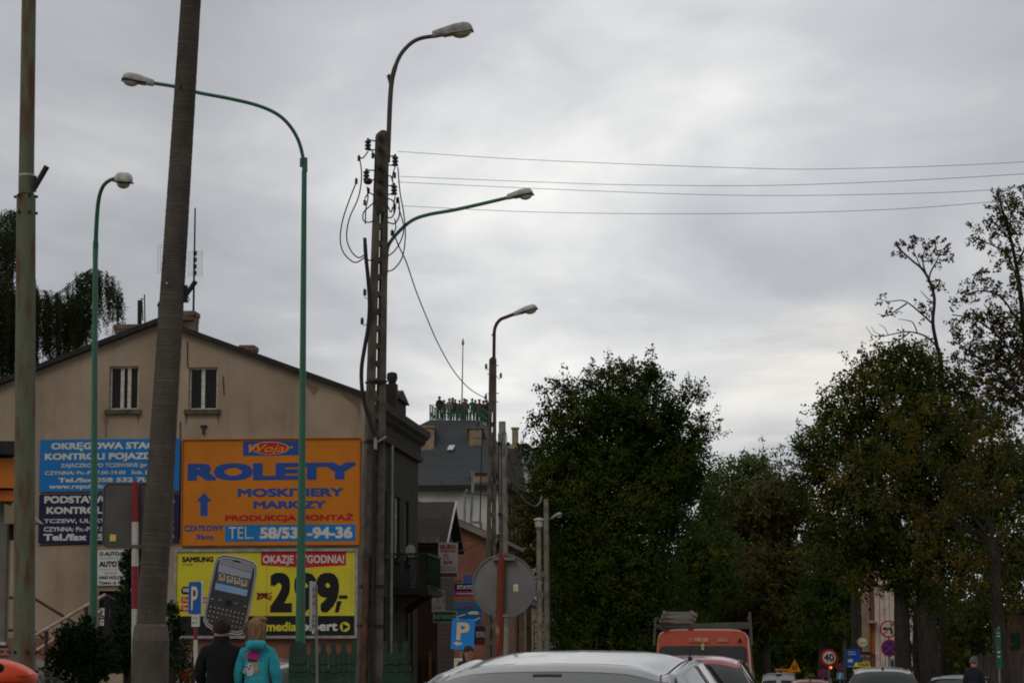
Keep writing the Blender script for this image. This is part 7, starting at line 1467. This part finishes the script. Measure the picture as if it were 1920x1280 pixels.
limb_tree('sparse_tree', 'tall sparse tree with brown leaf clumps against the sky, at the right edge', 1930, 76,
    [(((1945, 1265), (1935, 800), (1922, 640), (1912, 540), (1900, 470), (1885, 410), (1868, 360)), 8, 1.2), (((1912, 545), (1890, 480), (1850, 455), (1825, 445)), 2, .8), (((1918, 620), (1880, 560), (1840, 545), (1805, 555)), 2.4, .8), (((1928, 720), (1880, 640), (1830, 600), (1785, 590)), 2.4, 1), (((1905, 500), (1930, 450), (1950, 420)), 2.4, 1), (((1925, 660), (1870, 600), (1845, 570)), 2, .8), (((1895, 450), (1870, 425), (1850, 400)), 2, .6), (((1930, 760), (1870, 700), (1820, 660), (1790, 640)), 4, 1)],
    [(1868, 362, 18, 1), (1885, 385, 26, 1), (1902, 400, 28, 1), (1868, 395, 18, 1), (1915, 430, 32, 1), (1850, 440, 20, .8), (1830, 425, 12, 1), (1826, 450, 12, .7), (1875, 435, 24, 1), (1900, 480, 26, 1), (1880, 480, 18, .8), (1925, 380, 24, 1), (1905, 355, 16, .8), (1835, 525, 22, .7), (1855, 515, 18, .8), (1815, 540, 18, .6), (1805, 560, 16, .7), (1870, 545, 22, .7), (1895, 550, 24, .9), (1915, 520, 24, 1), (1790, 570, 14, .9), (1840, 580, 26, .7), (1810, 610, 28, .8), (1850, 620, 34, .8), (1800, 650, 26, .9), (1890, 610, 32, .9), (1920, 590, 28, 1), (1845, 665, 34, .8), (1895, 670, 40, .9), (1790, 620, 16, 1), (1930, 650, 40, 1), (1920, 730, 50, 1), (1880, 740, 46, .9), (1830, 720, 40, .9), (1855, 455, 14, .7), (1865, 412, 12, .8), (1880, 700, 50, .9), (1912, 690, 45, 1), (1835, 745, 45, .9), (1870, 650, 40, .9), (1908, 620, 36, 1), (1900, 770, 55, 1), (1860, 600, 30, .9), (1820, 690, 34, .9)],
    [L2, L1, L3], .082, 18, 66, .32, .1)
# background trees down the street
def simple(label, base, Y, lob, mats, dens=45, tw=.8, ls=.15, group='trees closing the far end of the street', lpt=20, tr=.22, fork=None, br=True, name='background_tree'):
    return tree(name, label, base, Y, [pxl(x, y, r, Y) for x, y, r in lob], mats, tr=tr, dens=dens, tw=tw, lpt=lpt, ls=ls, fork=fork or lob[0][:2], group=group, branches=br)
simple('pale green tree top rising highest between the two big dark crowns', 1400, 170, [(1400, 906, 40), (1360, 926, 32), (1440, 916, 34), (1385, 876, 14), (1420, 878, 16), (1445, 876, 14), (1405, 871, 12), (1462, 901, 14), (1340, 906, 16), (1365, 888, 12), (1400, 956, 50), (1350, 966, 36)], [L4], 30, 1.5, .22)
simple('russet tree in the gap between the two big dark crowns, below the pale green top', 1440, 140, [(1440, 950, 50), (1390, 970, 40), (1480, 940, 40), (1440, 1010, 55), (1380, 1030, 45), (1500, 1000, 50), (1345, 990, 30)], [L7, L7, L4], 55, .8, .18)
simple('green tree low in the gap, behind the ladder rack of the orange van', 1340, 125, [(1330, 1000, 40), (1350, 1060, 50), (1300, 1060, 40), (1290, 1120, 45), (1360, 1120, 50), (1330, 1160, 50), (1270, 1180, 40)], [L1, L4], 62, .7, .15)
simple('dark reddish tree below the russet one in the gap', 1440, 118, [(1430, 1080, 60), (1390, 1110, 45), (1490, 1070, 50), (1450, 1140, 50), (1400, 1170, 45), (1500, 1130, 45), (1520, 1060, 40)], [L1, L7], 62, .7, .14)
simple('dark tree just left of the broad right-hand crown, above the blue information board', 1545, 112, [(1540, 1060, 50), (1580, 1050, 45), (1550, 1120, 50), (1600, 1100, 40), (1520, 1160, 45), (1575, 1165, 40)], [L1], 45, .7, .135)
simple('dark tree over the brick corner on the right', 1610, 106, [(1600, 1040, 44), (1640, 1050, 36), (1660, 1010, 40), (1600, 1080, 26)], [L1], 45, .6, .13)
simple('yellowish green tree in the gap between the red house and the pale pole', 992, 175, [(990, 945, 26), (1010, 985, 34), (985, 985, 26), (1000, 1030, 34), (1030, 1040, 36), (1015, 940, 24), (990, 1060, 26), (1040, 1090, 36)], [leafmat('yellowing_leaves', GL((54, 58, 30), (78, 76, 34), (96, 84, 38)))], 30, .8, .2)
simple('slim dark tree against the left side of the big middle crown, by the pale pole', 1052, 82, [(1062, 1060, 34), (1050, 1100, 32), (1066, 1140, 36), (1045, 1160, 24), (1060, 1200, 36), (1040, 1030, 26), (1000, 850, 16), (985, 845, 11), (972, 838, 8), (1012, 880, 20), (1005, 910, 14), (1028, 980, 16)], [L1], 75, .42, .09, group=None, fork=(1060, 1100), tr=.12)
simple('shadowy tree closing the view behind the taxi', 1560, 135, [(1540, 1190, 50), (1590, 1210, 50), (1500, 1210, 50), (1620, 1190, 40), (1460, 1200, 50), (1550, 1150, 50), (1420, 1220, 50)], [L1], 30, .8, .17)
simple('shadowy tree behind the orange van, nearest the road', 1300, 118, [(1280, 1200, 50), (1340, 1210, 50), (1390, 1210, 45), (1240, 1220, 45), (1310, 1160, 40), (1200, 1230, 40)], [L1], 35, .8, .16)
simple('dim tree behind the board fence at the right edge', 1840, 84, [(1830, 1140, 60), (1780, 1160, 50), (1890, 1110, 60), (1800, 1210, 50), (1860, 1200, 50), (1740, 1130, 40), (1910, 1180, 50), (1760, 1220, 40)], [L1, L2], 55, .55, .1, group=None)
simple('dim young tree filling the shade between the two black trunks', 1725, 80, [(1722, 1130, 26), (1715, 1180, 22), (1780, 1180, 40), (1730, 1220, 26), (1770, 1110, 36)], [L1], 45, .5, .1, group=None)
simple('dense dark tree behind the base of the big middle crown', 1290, 105, [(1270, 1040, 40), (1310, 1000, 34), (1330, 1060, 40), (1290, 1100, 46), (1345, 1110, 40), (1250, 1090, 40), (1345, 950, 26), (1320, 930, 20)], [L1], 60, .65, .13)
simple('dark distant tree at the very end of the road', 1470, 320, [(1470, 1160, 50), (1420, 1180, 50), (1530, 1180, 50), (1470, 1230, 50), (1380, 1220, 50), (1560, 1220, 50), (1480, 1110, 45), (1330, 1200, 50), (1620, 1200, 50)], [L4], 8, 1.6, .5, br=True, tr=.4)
# a far wood behind everything keeps the horizon dark
lobw = []
for x in range(-700, 2700, 70):
    h = random.uniform(110, 170) * (1.5 if 1150 < x < 1700 else 1); lobw += [pxl(x, 1265 - h * .4, h * .8, 420, random.uniform(-8, 8)), pxl(x + 30, 1265 - h * .15, h * .6, 420, random.uniform(-8, 8))]
P_, A_, S_, st = twigs(lobw, 1.2, 2.5, 9, 1.1, .3, .1, .3)
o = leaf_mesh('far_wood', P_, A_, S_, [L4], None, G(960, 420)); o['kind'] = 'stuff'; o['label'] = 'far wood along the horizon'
# weeping birch behind the house
Y = 92; t = thing('weeping_birch', 'weeping birch with hanging strands of leaves behind the gabled house, at the left edge', 'tree', G(-30, Y)); mb = MB().mat(BARK); k = Y / FPX
mb.tube([G(-40, Y), P(-40, 900, Y), P(-30, 600, Y), P(-20, 380, Y)], [.3, .22, .15, .05], 8)
arch = [((-30, 620), (30, 560), (80, 545), (120, 555)), ((-30, 560), (10, 470), (25, 440), (32, 430)), ((-30, 640), (60, 590), (110, 570), (150, 590)), ((-20, 600), (90, 560), (150, 518), (178, 505), (205, 520), (222, 552)), ((-20, 520), (0, 420), (20, 395), (30, 400)), ((-30, 660), (40, 640), (90, 620), (140, 640)), ((100, 560), (140, 530), (165, 510), (185, 525)), ((-20, 580), (40, 520), (60, 530), (75, 560))]
Ps, As = [], []
def strand(p, L, sway=0.):
    n = max(4, int(L * 24)); q = np.array(p)[None] + np.stack([sway * (np.arange(n) / n) ** 2 + rng.normal(size=n) * .035, rng.normal(size=n) * .05, -L * np.arange(n) / n], 1)
    for e_ in range(4): Ps.append(q + rng.normal(size=q.shape) * .028); As.append(rng.normal(size=q.shape) * .5 + np.array([0, 0, -.8]))
    mb.tube([Vector(q[0]), Vector(q[n // 2]), Vector(q[-1])], .006, 3, cap=False)
for a in arch:
    q = [P(x, y, Y + random.uniform(-1, 1)) for x, y in a]; q = [Vector(v) for v in catmull(q, 6)]; mb.tube(q, [.026 - .02 * i / len(q) for i in range(len(q))], 5)
    for v in q[len(q) // 4:]:
        for w in range(2): strand(v + Vector((random.uniform(-.2, .2), random.uniform(-.4, .4), 0)), random.uniform(25, 85) * k, random.uniform(-.05, .3))
for x0, x1, y0, y1, l0, l1, n in ((-60, 30, 430, 470, 200, 300, 44), (-60, 60, 540, 560, 120, 190, 70), (60, 150, 552, 585, 70, 120, 62), (110, 172, 565, 600, 45, 80, 24), (176, 200, 512, 525, 60, 110, 6), (200, 218, 520, 550, 50, 90, 5), (216, 228, 550, 560, 30, 56, 3), (0, 34, 395, 440, 40, 90, 14), (-40, 70, 600, 640, 60, 90, 50), (150, 180, 520, 560, 60, 115, 13), (128, 156, 548, 575, 60, 100, 12)):
    for i in range(int(n * 1.8)): strand(P(random.uniform(x0, x1), random.uniform(y0, y1), Y + random.uniform(-1.6, 1.6)), random.uniform(l0, l1) * k, random.uniform(-.1, .35) if x0 > 170 else random.uniform(-.08, .12))
mb.build('trunk', t); P_ = np.concatenate(Ps); A_ = np.concatenate(As); leaf_mesh('crown', P_, A_, .068 * (.7 + .6 * rng.random(len(P_))), [L5], t, wid=.5)
# ---------------------------------------------------------------- evergreens and shrubs by the house
def shrub(name, label, base, Y, lob, mats, dens, tw, ls, lpt=14, upb=.6, cat='shrub'):
    t = thing(name, label, cat, G(base, Y)); lobes = [pxl(x, y, r, Y, random.uniform(-.1, .1), 1, rz_) for x, y, r, rz_ in lob]; P_, A_, S_, st = twigs(lobes, dens, tw, lpt, ls, upb, .05, .35); A_ = A_ + np.array([0, 0, .5])
    leaf_mesh('foliage', P_, A_, S_, mats, t, nrm=NRM); mb = MB().mat(BARK)
    for c, r in lobes: mb.tube([G(base, Y), Vector(c) - UP * r[2] * .3, Vector(c) + UP * r[2] * .5], [.04, .03, .01], 6)
    mb.build('stem', t); return t
shrub('round_evergreen', 'rounded dark evergreen bush in front of the stair railing', 150, 46, [(150, 1210, 48, 1), (118, 1235, 34, 1), (186, 1235, 42, 1), (150, 1262, 62, .8), (160, 1178, 22, 1), (128, 1190, 22, 1), (100, 1262, 20, 1)], [L6], 900, .12, .042, 18)
shrub('evergreen_column', 'tall dark evergreen column half hidden by the leaning concrete pole', 235, 48, [(238, 1060, 14, 1.6), (243, 1030, 9, 1.6), (256, 1060, 22, 2), (238, 1110, 20, 1.3), (236, 1150, 22, 1.3), (250, 1180, 36, 1.2), (235, 1215, 42, 1.2), (290, 920, 12, 3), (290, 1000, 18, 3.4), (280, 1120, 30, 2.2)], [L6], 900, .12, .042, 18, cat='conifer')
shrub('evergreen_column', 'smaller evergreen right of the leaning concrete pole, against the billboard edge', 322, 47, [(322, 1150, 14, 1.4), (326, 1180, 16, 1.4), (318, 1215, 24, 1.4), (330, 1235, 22, 1.2)], [L6], 900, .12, .042, 18, cat='conifer')
shrub('loose_shrub', 'loose grey-green shrub between the leaning pole and the man in black', 340, 40, [(340, 1225, 18, 1.2), (350, 1250, 24, 1), (325, 1265, 26, 1), (362, 1272, 20, 1)], [leafmat('greygreen_leaves', GL((36, 44, 30), (56, 62, 42), (80, 84, 60)))], 420, .2, .05, 10)
shrub('loose_shrub', 'low shrub with orange-red leaves at the left of the man in black', 362, 36, [(362, 1268, 13, .9), (352, 1272, 10, .8)], [leafmat('orange_leaves', GL((96, 46, 28), (120, 54, 30), (66, 56, 34)))], 500, .14, .05, 10)
shrub('loose_shrub', 'pale twiggy shrub under the round evergreen bush', 92, 38, [(92, 1275, 20, .8), (120, 1282, 18, .8), (70, 1282, 14, .8)], [leafmat('pale_grey_leaves', GL((70, 70, 62), (104, 102, 92), (130, 126, 116)))], 260, .2, .045, 9)
for o in col.objects:
    if 'first' in o: del o['first']
